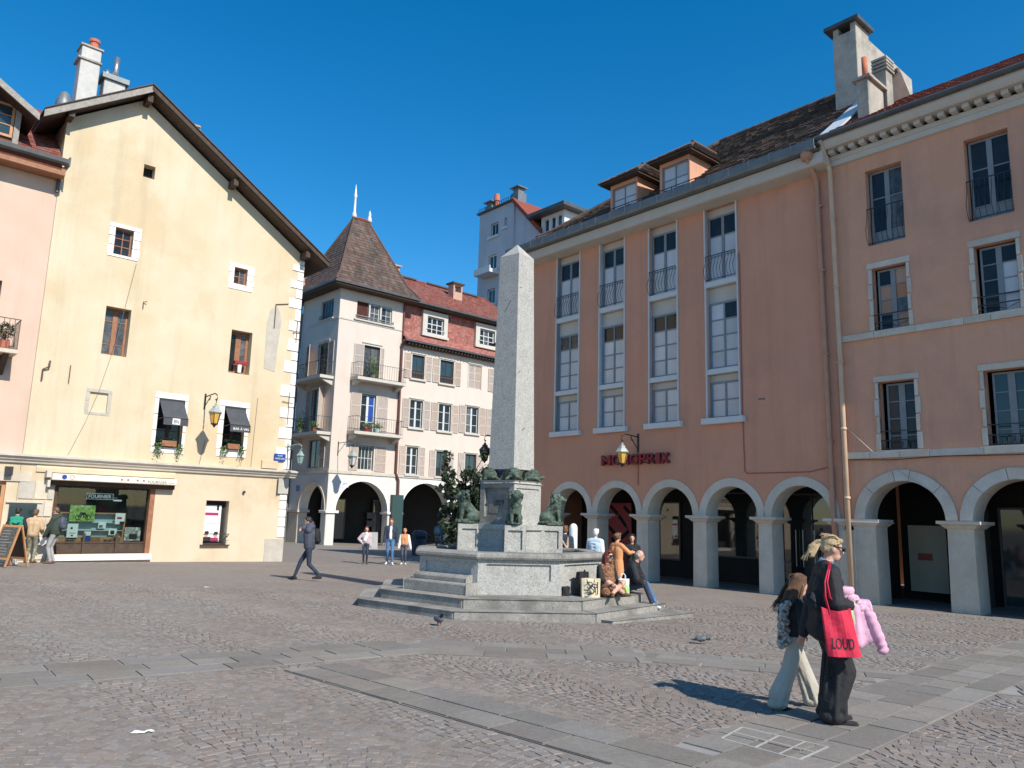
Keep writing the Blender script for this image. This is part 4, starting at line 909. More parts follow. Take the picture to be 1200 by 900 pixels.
# inside the arcade
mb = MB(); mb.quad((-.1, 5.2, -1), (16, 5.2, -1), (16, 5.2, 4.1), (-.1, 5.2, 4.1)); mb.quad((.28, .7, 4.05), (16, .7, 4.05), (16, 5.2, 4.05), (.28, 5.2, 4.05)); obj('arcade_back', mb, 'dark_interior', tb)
window(tb, 6.2, 8.6, -.3, 2.6, 4.9, 3, 1, 'gutter_dark', 'glass_shop', .08, name='shop_front'); window(tb, 1.9, 3.9, -.3, 2.6, 4.9, 2, 1, 'gutter_dark', 'glass_shop', .08, name='shop_front')
for x, z in ((1.0, .5), (1.0, -.1), (6.0, 1.2), (6.0, .6)): piece('display_panel', tb, 'interior_wall', x-.3, x+.4, 4.85, 4.88, z, z+.45)
# third floor string and windows
mb = MB(); mb.box(-.43, 4.85, -.04, 0, 14.5, 14.62); obj('string_course', mb, 'cream_paint', tb); mb = MB(TS); mb.box(-4.4, .04, -.05, 0, 14.48, 14.62); obj('string_course', mb, 'cream_paint', tb)
mb = MB(); mb.box(.7, 4.0, -.14, 0, 14.62, 14.72); mb.box(1.86, 1.98, -.02, .2, 14.72, 16.0); mb.box(2.78, 2.9, -.02, .2, 14.72, 16.0); obj('sill', mb, 'cream_paint', tb)
shutter(tb, 'pipe_brown', .94, 1.84, 14.74, 15.98, .12, None, 1)
window(tb, 2.0, 2.76, 14.74, 15.98, .12, 2, 2, 'frame_white', 'glass'); window(tb, 2.92, 3.76, 14.74, 15.98, .12, 2, 2, 'frame_white', 'glass')
mb = MB(); mb.box(.85, 3.9, -.1, -.07, 14.95, 14.99); mb.box(.85, 3.9, -.1, -.08, 14.8, 14.83); 
for x in (.86, 1.92, 2.84, 3.88): mb.box(x-.015, x+.015, -.1, 0, 14.8, 14.99)
obj('window_guard', mb, 'frame_grey', tb)
window(tb, -2.58, -.87, 14.72, 16.03, .12, 4, 1, 'frame_grey', 'glass', T=TS); mb = MB(TS); mb.box(-2.75, -.75, -.12, 0, 14.62, 14.7); obj('sill', mb, 'cream_paint', tb)
mb = MB(TS); mb.box(-2.7, -.8, -.1, -.07, 14.95, 14.99); mb.box(-2.7, -.8, -.1, -.07, 14.8, 14.83); obj('window_guard', mb, 'iron', tb)
# balcony doors, shutters and balconies
def trim(par, x0, x1, z0, z1, m='cream_paint', T=None, w_=.14):
    mb = MB(T); mb.box(x0-w_, x0, -.03, .1, z0, z1); mb.box(x1, x1+w_, -.03, .1, z0, z1); mb.box(x0-w_, x1+w_, -.03, .1, z1, z1+w_); mb.box(x0-w_-.04, x1+w_+.04, -.09, 0, z1+w_, z1+w_+.06); obj('window_surround', mb, m, par)
trim(tb, 1.68, 2.95, 10.62, 13.0); trim(tb, 1.7, 2.85, 7.0, 9.6); trim(tb, 1.7, 2.9, 4.45, 6.1)
window(tb, 1.7, 2.93, 10.64, 12.98, .14, 2, 2, 'wood_dark', 'glass', .07, .05); window(tb, 1.72, 2.83, 7.02, 9.58, .14, 2, 3, 'frame_white', lambda i, j, a, b: 'sign_blue' if (i == 1 and j > 0) else 'glass', .06, .04, cw=.18, zs=(.27, .74))
window(tb, 1.72, 2.88, 4.47, 6.08, .14, 4, 2, 'frame_white', 'glass', .05, .04, zs=(.5,))
shutter(tb, 'shutter', .9, 1.66, 10.62, 12.98, -.06); shutter(tb, 'shutter', 3.02, 3.3, 10.62, 12.98, -.06, None, 3)
shutter(tb, 'shutter', .88, 1.66, 7.0, 9.62, -.06); shutter(tb, 'shutter', 3.0, 3.82, 7.0, 9.62, -.06); shutter(tb, 'shutter', 1.0, 1.66, 4.42, 6.1, -.06); shutter(tb, 'shutter', 3.05, 3.88, 4.42, 6.1, -.06)
def balcony(x0, x1, z, T=None, rot=False, m='iron'):
    mb = MB(T); mb.box(x0, x1, -1.0, 0, z-.2, z); b = obj('balcony', mb, 'cream_paint', tb)
    for x in (x0+.25, x1-.25): 
        mb = MB(T); mb.prism([(0, z-.2), (-.75, z-.2), (-.75, z-.3), (-.15, z-.55), (0, z-.6)], 'x', x-.12, x+.12); obj('bracket', mb, 'cream_paint', b)
    railing(b, x0+.04, x1-.04, z+.03, z+1.0, -.94, m, 20, 0, T, .92)
balcony(.72, 4.62, 10.6); balcony(.72, 4.6, 6.95); balcony(-4.4, -.2, 10.55, TS); balcony(-4.4, -.1, 6.8, TS)
trim(tb, -2.55, -1.15, 10.7, 13.0, T=TS); trim(tb, -3.0, -1.4, 7.1, 9.85, T=TS)
window(tb, -2.53, -1.17, 10.72, 12.98, .14, 2, 3, 'frame_grey', 'glass', T=TS); window(tb, -2.98, -1.42, 7.12, 9.83, .14, 2, 3, 'frame_grey', 'glass', T=TS); window(tb, -3.08, -1.42, 4.52, 6.38, .14, 2, 2, 'frame_grey', 'glass', T=TS)
shutter(tb, 'shutter', -4.1, -2.62, 10.72, 13.0, -.1, TS, 3, -.35); shutter(tb, 'shutter', -1.1, -.35, 10.72, 13.0, -.06, TS); shutter(tb, 'shutter', -1.33, -.62, 7.1, 9.85, -.08, TS, 3, -.9); shutter(tb, 'shutter', -3.75, -3.05, 7.1, 9.85, -.06, TS); shutter(tb, 'shutter', -1.36, -.66, 4.5, 6.4, -.06, TS)
# pots on the balconies
for (x, y, z, lb, T, m) in ((1.9, -.6, 6.95, 'red flower pot on the lower sunlit balcony', None, 'red_box'), (2.7, -.6, 6.95, 'pale pot with plants on the lower sunlit balcony', None, 'panel_blue'), (2.2, -.5, 10.6, 'leafy plant on the upper sunlit balcony', None, 'ink_grey'), (-3.2, -.6, 6.8, 'tall potted plant on the shaded side balcony', TS, 'ink_grey'), (-1.2, -.6, 6.8, 'low bushy potted plant on the shaded side balcony', TS, 'terracotta_pot')):
    o = thing('potted_plant', lb, 'plant', TO, L_ANG); mb = MB(T); mb.lathe([(.13, 0), (.17, .3)], (x, y, z), 10); obj('pot', mb, m, o)
    big = z == 10.6 or x == -3.2
    mb = MB(T); leaves(mb, 160 if not big else 320, lambda: (x+rnd.gauss(0, .18), y+rnd.gauss(0, .13), z+.35+abs(rnd.gauss(0, .5 if big else .16))), .07); obj('leaves', mb, 'leaf_light', o)
# eaves and pyramid roof
e0, e1, d0, d1 = -1.3, 5.45, -.95, 6.3
mb = MB(); mb.box(e0+.05, e1-.05, d0+.05, d1, 16.6, 16.72); obj('eaves_board', mb, 'wood_dark', tb)
mb = MB(); mb.box(e0-.06, e1+.06, d0-.06, d1+.06, 16.72, 16.86); obj('gutter', mb, 'gutter_dark', tb)
zt, rx0, rx1, ry = 22.95, 1.75, 2.95, 2.65
prof = ((0, 16.84), (.22, 17.75), (1.0, zt))       # bell cast: flatter at the eaves
def ringz(t): 
    return [(e0+(rx0-e0)*t, d0+(ry-d0)*t), (e1+(rx1-e1)*t, d0+(ry-d0)*t), (e1+(rx1-e1)*t, d1+(ry-d1)*t), (e0+(rx0-e0)*t, d1+(ry-d1)*t)]
mb = MB()
for (ta, za), (tb_, zb) in zip(prof, prof[1:]):
    A, B_ = ringz(ta), ringz(tb_)
    for k in range(4): mb.quad((*A[k], za-.05), (*A[(k+1) % 4], za-.05), (*B_[(k+1) % 4], zb-.05), (*B_[k], zb-.05))
rf = obj('roof', mb, 'tile_brown', tb)
for (ta, za), (tb_, zb) in zip(prof, prof[1:]):
    A, B_ = ringz(ta), ringz(tb_)
    for k in range(4):
        a, b = Vector((*A[k], za)), Vector((*A[(k+1) % 4], za)); c, d = Vector((*B_[(k+1) % 4], zb)), Vector((*B_[k], zb))
        ex = (b-a).normalized(); es = ((c+d)/2-(a+b)/2); es = (es-ex*es.dot(ex)); Ls = es.length; L0 = (b-a).length; la = (d-a).dot(ex); lb = L0-(c-a).dot(ex)
        tiles('roof_tiles', rf, 'tile_brown', a, ex, es, int(Ls/.27), (lambda s, la=la, lb=lb, L0=L0, Ls=Ls: (la*s/Ls, L0-lb*s/Ls)), .22, Ls/int(Ls/.27))
    for k in range(4): 
        mb = MB(); mb.tube([(*A[k], za+.03), (*B_[k], zb+.03)], .09, 6); obj('hip_tiles', mb, 'tile_brown', rf)
mb = MB(); mb.tube([(rx0-.1, ry, zt+.05), (rx1+.1, ry, zt+.05)], .12, 6); obj('ridge_tiles', mb, 'tile_red', rf)
for x, hh in ((rx0, 2.6), (rx1+.1, .95)):
    mb = MB(); mb.lathe([(.22, 0), (.17, .25), (.10, .5), (.09, hh*.6), (.15, hh*.66), (.09, hh*.72), (.07, hh*.8), (.015, hh)], (x, ry, zt), 10); obj('finial', mb, 'metal_white', rf, True)
mb = MB(); mb.box(-1.0, -.3, 4.9, 5.4, 16.8, 17.9); mb.lathe([(.1, 17.9), (.1, 18.3)], (-.65, 5.1, 0), 8); obj('chimney', mb, 'brick_chimney', tb)
# wing: cream lower storeys, red shingled attic
wg = tb
mb = MB(); wall(mb, 4.85, 16, 4.2, 13.55, [(5.68, 6.78, 11.25, 13.0, .2), (8.22, 9.48, 11.25, 13.0, .2), (10.95, 12.2, 11.25, 13.05, .1), (5.7, 6.8, 7.7, 9.7, .2), (8.25, 9.4, 7.7, 9.7, .2), (10.85, 12.05, 7.78, 9.8, .2), (13.5, 14.7, 7.78, 9.8, .2), (13.6, 14.8, 11.25, 13.0, .2), (5.6, 6.58, 4.38, 6.32, .2), (8.2, 9.2, 4.38, 6.2, .2), (10.9, 12, 4.38, 6.2, .2)])
mb.quad((16, 0, 0), (16, 9, 0), (16, 9, 17), (16, 0, 17)); mb.quad((4.85, 9, 0), (16, 9, 0), (16, 9, 17), (4.85, 9, 17)); obj('wall', mb, 'plaster_cream', wg)
for x0, x1, z0, z1, sh in ((5.68, 6.78, 11.25, 13.0, 2), (8.22, 9.48, 11.25, 13.0, 2), (5.7, 6.8, 7.7, 9.7, 2), (8.25, 9.4, 7.7, 9.7, 2), (10.85, 12.05, 7.78, 9.8, 2), (13.5, 14.7, 7.78, 9.8, 2), (13.6, 14.8, 11.25, 13.0, 2), (5.6, 6.58, 4.38, 6.32, 2), (8.2, 9.2, 4.38, 6.2, 2), (10.9, 12, 4.38, 6.2, 2)):
    trim(wg, x0, x1, z0, z1, w_=.08); mb = MB(); mb.box(x0-.16, x1+.16, -.14, .1, z0-.13, z0); obj('sill', mb, 'cream_paint', wg)
    if z1-z0 > 1.9: window(wg, x0+.02, x1-.02, z0+.02, z1-.02, .12, 2, 3, 'frame_white', 'glass', .05, .04, cw=.15, zs=(.3, .72))
    else: window(wg, x0+.02, x1-.02, z0+.02, z1-.02, .12, 2, 2, 'wood_dark', lambda i, j, a, b: 'glass' if j == 0 else 'glass_teal', .06, .04, zs=(.34,))
    wS = min(.6, (x1-x0)*.52)
    shutter(wg, 'shutter', x0-wS-.08, x0-.08, z0-.02, z1+.02, -.07); shutter(wg, 'shutter', x1+.08, x1+wS+.08, z0-.02, z1+.02, -.07)
    if z0 > 11: mb = MB(); mb.box(x0-.03, x1+.03, -.05, -.02, z0+.42, z0+.46); [mb.box(x0+.1+k*.14, x0+.13+k*.14, -.05, -.03, z0+.02, z0+.42) for k in range(int((x1-x0)/.14))]; obj('window_guard', mb, 'iron_rust', wg)
trim(wg, 10.95, 12.2, 11.25, 13.05, w_=.08); shutter(wg, 'shutter', 10.96, 11.57, 11.26, 13.04, .03); shutter(wg, 'shutter', 11.58, 12.19, 11.26, 13.04, .03)
# flared shingle skirt, attic wall, roof
mb = MB(); mb.box(4.7, 16, -.35, .02, 13.55, 13.75); 
obj('cornice', mb, 'wood_dark', wg)
for k in range(36): piece('bracket', wg, 'wood_dark', 4.95+k*.3, 5.07+k*.3, -.55, -.352, 13.58, 13.72)
mb = MB(); mb.box(4.6, 16, -.68, -.3, 13.75, 13.86); obj('gutter', mb, 'gutter_dark', wg)
mb = MB(); wall(mb, 4.85, 16, 13.86, 16.9, [(6.9, 8.42, 14.85, 16.08, .25), (11.95, 13.5, 14.85, 16.1, .25)], y=.28); mb.quad((4.7, -.6, 13.86), (16, -.6, 13.86), (16, .28, 14.6), (4.7, .28, 14.6)); obj('attic_wall', mb, 'shingle_red', wg)
tiles('shingles', wg, 'shingle_red', (4.7, -.64, 13.88), (1, 0, 0), (0, .9, .74), 7, lambda s: (0, 11), .16, .165, .012)
def attw(s):
    return (0, 11)
for xa, xb, za, zb in ((4.85, 6.48, 14.55, 16.75), (8.8, 11.72, 14.55, 16.75), (6.48, 8.8, 14.55, 14.62), (13.8, 16, 14.55, 16.75)):
    if zb-za > .2: tiles('shingles', wg, 'shingle_red', (xa, .262, za), (1, 0, 0), (0, .0001, 1), int((zb-za)/.155), lambda s, q=xb-xa: (0, q), .16, .155, .012)
for x0, x1 in ((6.9, 8.42), (11.95, 13.5)):
    mb = MB(); mb.box(x0-.42, x0, -.0, .3, 14.66, 16.5); mb.box(x1, x1+.36, 0, .3, 14.66, 16.5); mb.box(x0, x1, 0, .3, 16.1, 16.5); mb.box(x0-.5, x1+.42, -.1, .3, 14.55, 14.72); mb.box(x0, x1, -.02, .3, 14.72, 14.85); dmr = obj('dormer_surround', mb, 'cream_paint', wg)
    window(wg, x0+.01, x1-.01, 14.86, 16.07, .2, 3, 2, 'frame_white', 'glass', .06, .07, zs=(.6,)); mb = MB(); mb.box(x0-.1, x1+.1, -.08, -.05, 15.1, 15.14); obj('window_guard', mb, 'frame_white', wg)
mb = MB(); mb.box(4.85, 16, -.5, .28, 16.62, 16.74); obj('eaves_board', mb, 'wood_dark', wg); mb = MB(); mb.box(4.9, 16, -.62, -.4, 16.72, 16.86); obj('gutter', mb, 'gutter_dark', wg)
mb = MB(); mb.prism([(-.5, 16.8), (4.2, 19.95), (9, 16.8)], 'x', 4.6, 16.2); rf2 = obj('roof', mb, 'tile_red', wg)
tiles('roof_tiles', rf2, 'tile_red', (4.6, -.52, 16.84), (1, 0, 0), (0, 4.7, 3.15), 22, lambda s: (max(0, .9-s*.1), 11.6), .2, .257, .018)
mb = MB(); mb.tube([(4.8, 4.2, 20.0), (16, 4.2, 20.0)], .12, 6); obj('ridge_tiles', mb, 'tile_red', rf2)
mb = MB(); mb.box(5.7, 6.35, 3.2, 3.9, 18.5, 20.1); mb.box(5.6, 6.45, 3.1, 4.0, 20.42, 20.52); [mb.box(x, x+.1, 3.25, 3.85, 20.1, 20.42) for x in (5.72, 6.22)]; obj('chimney', mb, 'brick_chimney', wg)
mb = MB(); mb.box(10.85, 11.75, 2.2, 2.9, 18.2, 19.3); [mb.box(x, x+.12, 2.2, 2.9, 19.3, 19.85) for x in (10.85, 11.63)]; mb.box(10.85, 11.75, 2.2, 2.9, 19.85, 19.95); c = obj('chimney', mb, 'brick_chimney', wg); mb = MB(); mb.box(10.7, 11.9, 2.05, 3.05, 19.95, 20.07); obj('cap', mb, 'gutter_dark', c)
for k in range(3): piece('snow_guard', rf2, 'gutter_dark', 6+k*3.6, 8.5+k*3.2, 4.0, 4.3, 20.02, 20.14)
mb = MB(); mb.tube([(4.62, -.5, 13.75), (4.68, -.12, 13.3), (4.72, -.1, 4.4), (4.95, -.14, 3.9), (5.0, -.12, 2.0), (5.02, -.1, -.5)], .09, 8); obj('drainpipe', mb, 'pipe_brown', tb)
mb = MB(); mb.tube([(4.75, -.06, 16.7), (4.75, -.05, 13.9)], .07, 8); obj('drainpipe', mb, 'pipe_brown', tb)
mb = MB(); mb.box(4.45, 5.35, -.3, -.02, -.6, 2.9); o = tag(obj('advertising_panel', mb, 'sign_teal'), 'dark teal panel against the pier between the two arches', 'panel'); o.location = TO; o.rotation_euler = (0, 0, L_ANG)
o = thing('street_plate', 'small white plate above the sunlit corner arch', 'sign', TO, L_ANG); piece('plate', o, 'sign_white', .55, 1.1, -.03, 0, 3.25, 3.6); piece('print', o, 'sign_blue', .65, 1.0, -.034, -.03, 3.5, 3.54); piece('print', o, 'sign_blue', .62, 1.03, -.034, -.03, 3.38, 3.42)
o = thing('street_plate', 'dark blue plate on the shaded corner house wall', 'sign', TO, L_ANG); piece('plate', o, 'sign_blue', -4.35, -3.85, -.03, 0, 2.95, 3.35, T=TS)
# ================================================================ dark house further down the street
sh_ = thing('house', 'shadowed narrow house down the street behind the yellow house', 'house', TO, L_ANG)
mb = MB(TS); wall(mb, -16, -5.32, 4.2, 15.6, [(-6.6, -5.75, 13.0, 14.4, .2), (-6.5, -5.6, 9.3, 11.3, .2), (-6.5, -5.6, 5.2, 7.2, .2)]); arcade(mb, -16, -5.32, 1.6, 4.2, [(-6.75, 1.15), (-9.6, 1.3)], .6)
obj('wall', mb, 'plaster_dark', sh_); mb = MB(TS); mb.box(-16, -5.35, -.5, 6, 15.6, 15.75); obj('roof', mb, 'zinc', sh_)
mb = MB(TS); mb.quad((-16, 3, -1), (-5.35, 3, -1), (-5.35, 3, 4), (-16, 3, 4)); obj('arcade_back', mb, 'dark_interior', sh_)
for a in ((-6.58, -5.77, 13.02, 14.38), (-6.48, -5.62, 9.32, 11.28), (-6.48, -5.62, 5.22, 7.18)): window(sh_, *a, .12, 2, 2, 'frame_grey', 'glass_teal', T=TS)
mb = MB(TS); mb.box(-6.9, -5.4, -.9, 0, 12.2, 12.4); b = obj('balcony', mb, 'plaster_dark', sh_); railing(b, -6.9, -5.45, 12.42, 12.95, -.85, 'iron', 8, 0, TS, .8)
for x in (-5.46,): 
    mb = MB(TS); mb.box(x-.16, x+.1, 0, .6, -1, 1.6); c = obj('pier', mb, 'arch_stone', sh_); mb = MB(TS); mb.box(x-.28, x+.12, -.1, .7, 1.6, 1.75); obj('capital', mb, 'white_stone', c)
    mb = MB(TS); arch_ring(mb, -6.75, 1.6, 1.15, 1.3, -.04, 0); obj('arch_band', mb, 'white_stone', sh_)
mb = MB(TS); mb.box(-8.45, -7.9, 0, .6, -1, 1.6); obj('pier', mb, 'arch_stone', sh_)
mb = MB(TS); mb.tube([(-5.3, -.12, 16.5), (-5.3, -.12, -.5)], .07, 8); obj('drainpipe', mb, 'zinc', sh_)

# ================================================================ grey block far behind
GO = (-3.49, 69.59, 0); GA_ = R_ANG
gb = thing('apartment_building', 'tall blue grey apartment block with a red roof edge rising behind the obelisk', 'building', GO, GA_)
gt = lambda x: 29.7 if x < 5.0 else 29.7-(x-5.0)*1.04
mb = MB(); wall(mb, 0, 8.9, -2, gt, [(1.7, 2.8, 27.05, 28.35, .25), (3.65, 4.0, 27.5, 28.4, .25), (1.5, 2.7, 23.8, 25.3, .25), (1.5, 2.6, 20.6, 22.05, .25)], brk=(5.0,))
mb.quad((8.9, 0, -2), (8.9, 10, -2), (8.9, 10, 25.6), (8.9, 0, 25.6)); mb.quad((0, 0, -2), (0, 10, -2), (0, 10, 29.7), (0, 0, 29.7)); mb.quad((0, 0, 29.7), (5, 0, 29.7), (5, 10, 29.7), (0, 10, 29.7)); obj('wall', mb, 'plaster_grey', gb)
for a in ((1.72, 2.78, 27.07, 28.33), (3.67, 3.98, 27.52, 28.38), (1.52, 2.68, 23.82, 25.28), (1.52, 2.58, 20.62, 22.03)):
    window(gb, *a, .15, 1 if a[1]-a[0] < .5 else 2, 1, 'frame_white', 'glass_teal' if a[2] < 26 else 'glass', .1, .06); piece('sill', gb, 'white_paint', a[0]-.25, a[1]+.25, -.2, .1, a[2]-.22, a[2]-.02)
mb = MB(); mb.box(.9, 3.2, -1.2, 0, 23.2, 23.55); bl = obj('balcony', mb, 'white_paint', gb); mb = MB(); mb.box(.9, 3.2, -1.2, -1.1, 23.55, 23.8); obj('parapet', mb, 'white_paint', bl)
mb = MB(); mb.prism([(4.95, 29.95), (8.75, 26.0), (8.75, 25.55), (4.95, 29.5)], 'y', -.3, 9); obj('roof', mb, 'tile_red', gb)
mb = MB(); mb.tube([(5.0, -.06, 29.6), (5.0, -.06, 20)], .12, 6); obj('drainpipe', mb, 'plaster_grey', gb)
mb = MB(); mb.box(-.2, 5.0, -.25, .2, 29.7, 29.85); obj('parapet', mb, 'gutter_dark', gb)
railing(gb, 0, 4.9, 29.86, 30.2, -.15, 'iron', 16, r=.03)
for x, hh, m in ((.8, .8, 'zinc'), (4.6, 1.2, 'zinc')):
    mb = MB(); mb.box(x-.5, x+.5, .3, 1.3, 29.7, 30.2+hh*.4); mb.box(x-.35, x+.35, .45, 1.15, 30.2+hh*.4, 30.3+hh*.7); mb.box(x-.6, x+.6, .2, 1.4, 30.3+hh*.7, 30.4+hh*.7); obj('chimney', mb, m, gb)
mb = MB(); mb.lathe([(.2, 30.0), (.2, 30.9), (.3, 30.95), (.25, 31.6)], (1.5, .8, 0), 10); obj('chimney_pot', mb, 'terracotta_pot', gb)
# white penthouse bay to its right
pt = thing('penthouse', 'white rooftop room with dark windows and a flat dark roof', 'building', GO, GA_)
mb = MB(); wall(mb, 8.6, 11.4, 22, 27.0, [(9.0, 9.55, 25.6, 26.7, .2), (9.8, 10.35, 25.6, 26.7, .2), (10.55, 11.1, 25.6, 26.7, .2)]); mb.quad((8.6, 0, 22), (8.6, 6, 22), (8.6, 6, 27), (8.6, 0, 27)); mb.quad((11.4, 0, 22), (11.4, 6, 22), (11.4, 6, 27), (11.4, 0, 27)); obj('wall', mb, 'white_paint', pt)
for x in (9.0, 9.8, 10.55): window(pt, x+.01, x+.54, 25.61, 26.69, .1, 1, 1, 'frame_white', 'glass', .06)
mb = MB(); mb.box(7.6, 12.2, -.9, 6, 27.0, 27.3); obj('roof', mb, 'gutter_dark', pt)
mb = MB(); mb.prism([(8.55, 25.4), (8.35, 24.8), (8.6, 24.0), (9.3, 23.3), (9.8, 23.0), (9.8, 23.5), (9.4, 24.2), (9.3, 25.4)], 'y', -.35, .0); obj('cornice', mb, 'white_paint', pt)
mb = MB(); mb.box(9.0, 11.8, -.5, 0, 24.9, 25.2); obj('ledge', mb, 'white_paint', pt)
# roof aerial further right
ae = thing('aerial', 'thin television aerial on the roofs behind', 'aerial', GO, GA_)
mb = MB(); mb.tube([(14.3, 4, 26.5), (14.3, 4, 30.6)], .05, 5); mb.tube([(13.9, 4, 29.6), (14.8, 4, 29.9)], .04, 5); mb.tube([(13.9, 4, 29.0), (14.7, 4, 29.2)], .04, 5); obj('mast', mb, 'steel', ae)
# ================================================================ TERRACOTTA STORE with the arcade
RO_ = (6.13, 25.18, 0)
mp = thing('store_building', 'terracotta rendered store with tall cream window strips above an arcade', 'building', RO_, R_ANG)
XL, XR = -8.45, 4.78
STR = [(-6.70, -5.46), (-4.36, -3.16), (-1.98, -.78), (.41, 1.59)]
ZS, ZT = 1.87, 3.35
PIT = 2.35; CX = [-8.22+.0, -5.87, -3.52, -1.17, 1.18, 3.50]; CX = [-5.87-PIT+.35, -5.83, -3.5, -1.15, 1.2, 3.5]; RI = .93
arches = [(cx, RI) for cx in CX[1:]]
mb = MB(); wall(mb, XL, XR, ZT, 12.12, [(a, b, 4.97, 12.12, .22) for a, b in STR]); 
mb.quad((XL, 0, -1), (XL, 11, -1), (XL, 11, 12.6), (XL, 0, 12.6)); mb.quad((XL, 11, -1), (XR, 11, -1), (XR, 11, 12.6), (XL, 11, 12.6)); obj('wall', mb, 'plaster_terracotta', mp)
mb = MB(); arcade(mb, XL, XR, ZS, ZT, arches, .62); obj('arcade_wall', mb, 'plaster_terracotta', mp)
for cx in CX[1:]:
    mb = MB(); arch_ring(mb, cx, ZS, RI-.006, RI+.25, -.028, .63, n=28); obj('arch_band', mb, 'arch_stone', mp)
def column(par, x0, x1, zb, dep=.62, m='grey_limestone', zc=ZS, cap=.2, name='column'):
    xm, hw = (x0+x1)/2, (x1-x0)/2
    mb = MB()
    n = 5; ring = []
    for k in range(n+1):
        t = k/n; z = zb+(zc-.28-zb)*t; f = 1+.08*(1-t)
        ring.append((hw*f, z))
    pts = []
    for hwk, z in ring: pts.append([(xm-hwk, -.05*(hwk/hw-1)*4, z), (xm+hwk, -.05*(hwk/hw-1)*4, z), (xm+hwk, dep, z), (xm-hwk, dep, z)])
    for a, b in zip(pts, pts[1:]):
        for q in range(4): mb.quad(a[q], a[(q+1) % 4], b[(q+1) % 4], b[q])
    c = obj(name, mb, m, par, bevel=.035, seg=2)
    mb = MB()
    P = [(0.0, zc-.28), (.0, zc-.2), (.05, zc-.17), (.12, zc-.1), (.17, zc-.08), (cap, zc-.075), (cap, zc+.0)]
    lv = [[(xm-hw-e, -e*.8-.004, z), (xm+hw+e, -e*.8-.004, z), (xm+hw+e, dep+e*.8, z), (xm-hw-e, dep+e*.8, z)] for e, z in P]
    for a, b in zip(lv, lv[1:]):
        for q in range(4): mb.quad(a[q], a[(q+1) % 4], b[(q+1) % 4], b[q])
    mb.poly(lv[-1]); obj('capital', mb, m, c)
    return c
edges = [XL]+[v for cx in CX[1:] for v in (cx-RI, cx+RI)]
for a, b in zip([-7.15]+[cx+RI for cx in CX[1:-1]], [cx-RI for cx in CX[1:]]): column(mp, a+.0, b-.0, -.9) if b-a < .9 else column(mp, b-.45, b, -.9)
column(mp, CX[-1]+RI, XR, -.9)
# arcade interior and shop fronts
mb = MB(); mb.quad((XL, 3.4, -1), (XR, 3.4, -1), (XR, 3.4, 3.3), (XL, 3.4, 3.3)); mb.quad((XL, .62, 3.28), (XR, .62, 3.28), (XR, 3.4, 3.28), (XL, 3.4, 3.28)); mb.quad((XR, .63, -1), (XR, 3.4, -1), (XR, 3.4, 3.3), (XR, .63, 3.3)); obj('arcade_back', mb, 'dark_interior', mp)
for x0, x1, z0, z1 in ((-4.8, -3.2, .2, 2.4), (-1.95, .35, .45, 2.75), (1.0, 3.2, -.4, 2.7), (3.6, 4.7, -.4, 2.7)):
    window(mp, x0, x1, z0, z1, 3.3, 2 if x0 > .5 else 1, 1, 'gutter_dark', 'glass_shop', .06, name='shop_window')
for x in (1.55, 1.8, 2.2): piece('door_handle', mp, 'steel', x-.012, x+.012, 3.2, 3.24, .3, 1.5)
o = thing('advertising_panel', 'dark pink panel with slanted dark bottle shapes inside the arcade', 'panel', RO_, R_ANG)
mb = MB(); mb.box(-6.86, -5.52, 3.2, 3.26, -.5, 2.34); obj('panel', mb, 'poster_pink', o)
for x, z, l, a in ((-3.7, 2.3, .5, .9), (-3.2, 1.8, .55, .75), (-3.85, 1.4, .5, .9), (-3.05, 1.2, .5, -.9), (-3.6, .8, .55, .8), (-3.2, .4, .5, -.8), (-3.9, .2, .4, .9), (-2.95, 2.3, .4, .9), (-3.4, -.1, .5, .8)):
    x = -6.19+(x+3.43)*.93; z = z*.9
    mb = MB(); dx, dz = math.sin(a)*l/2, -math.cos(a)*l/2; mb.beam((x-dx, 3.196, z-dz), (x+dx, 3.196, z+dz), .008, .15); mb.beam((x+dx, 3.196, z+dz), (x+dx*1.5, 3.196, z+dz*1.5), .008, .06); obj('print', mb, 'cloth_black', o)
# strips: cream panels, windows with white blinds, slim railings
for si, (a, b) in enumerate(STR):
    yb = .2
    for z0, z1 in ((11.84, 12.12), (8.84, 9.36), (6.18, 6.41)): piece('spandrel', mp, 'cream_paint', a, b, yb-.02, yb+.1, z0, z1)
    for x0, x1 in ((a-.045, a), (b, b+.045)): piece('strip_edge', mp, 'white_paint', x0, x1, -.045, .19, 4.97, 12.1)
    piece('sill', mp, 'white_paint', a, b, -.02, yb-.02, 9.37, 9.56); piece('sill', mp, 'white_paint', a, b, -.02, yb-.02, 6.42, 6.59); piece('sill', mp, 'white_paint', a-.17, b+.19, -.16, yb-.02, 4.78, 4.97)
    def gA(i, j, nx, nz): return 'glass_blind' if j == 0 or j == 1 else 'glass'
    def gB(i, j, nx, nz, si=si): return 'glass' if j == nz-1 and not (si == 3 and i == 0) else 'glass_blind'
    window(mp, a+.02, b-.02, 9.56, 11.84, yb-.06, 2, 3, 'frame_grey', gA, .07, .04, cw=.10, zs=(.38, .70))
    window(mp, a+.02, b-.02, 6.60, 8.84, yb-.06, 2, 4, 'frame_grey', gB, .07, .05, cw=.06)
    window(mp, a+.02, b-.02, 4.98, 6.18, yb-.06, 2, 2, 'frame_grey', 'glass_blind', .07, .05, cw=.06)
    railing(mp, a+.02, b-.02, 9.60, 10.44, -.06, 'iron_blue', 9, .13)
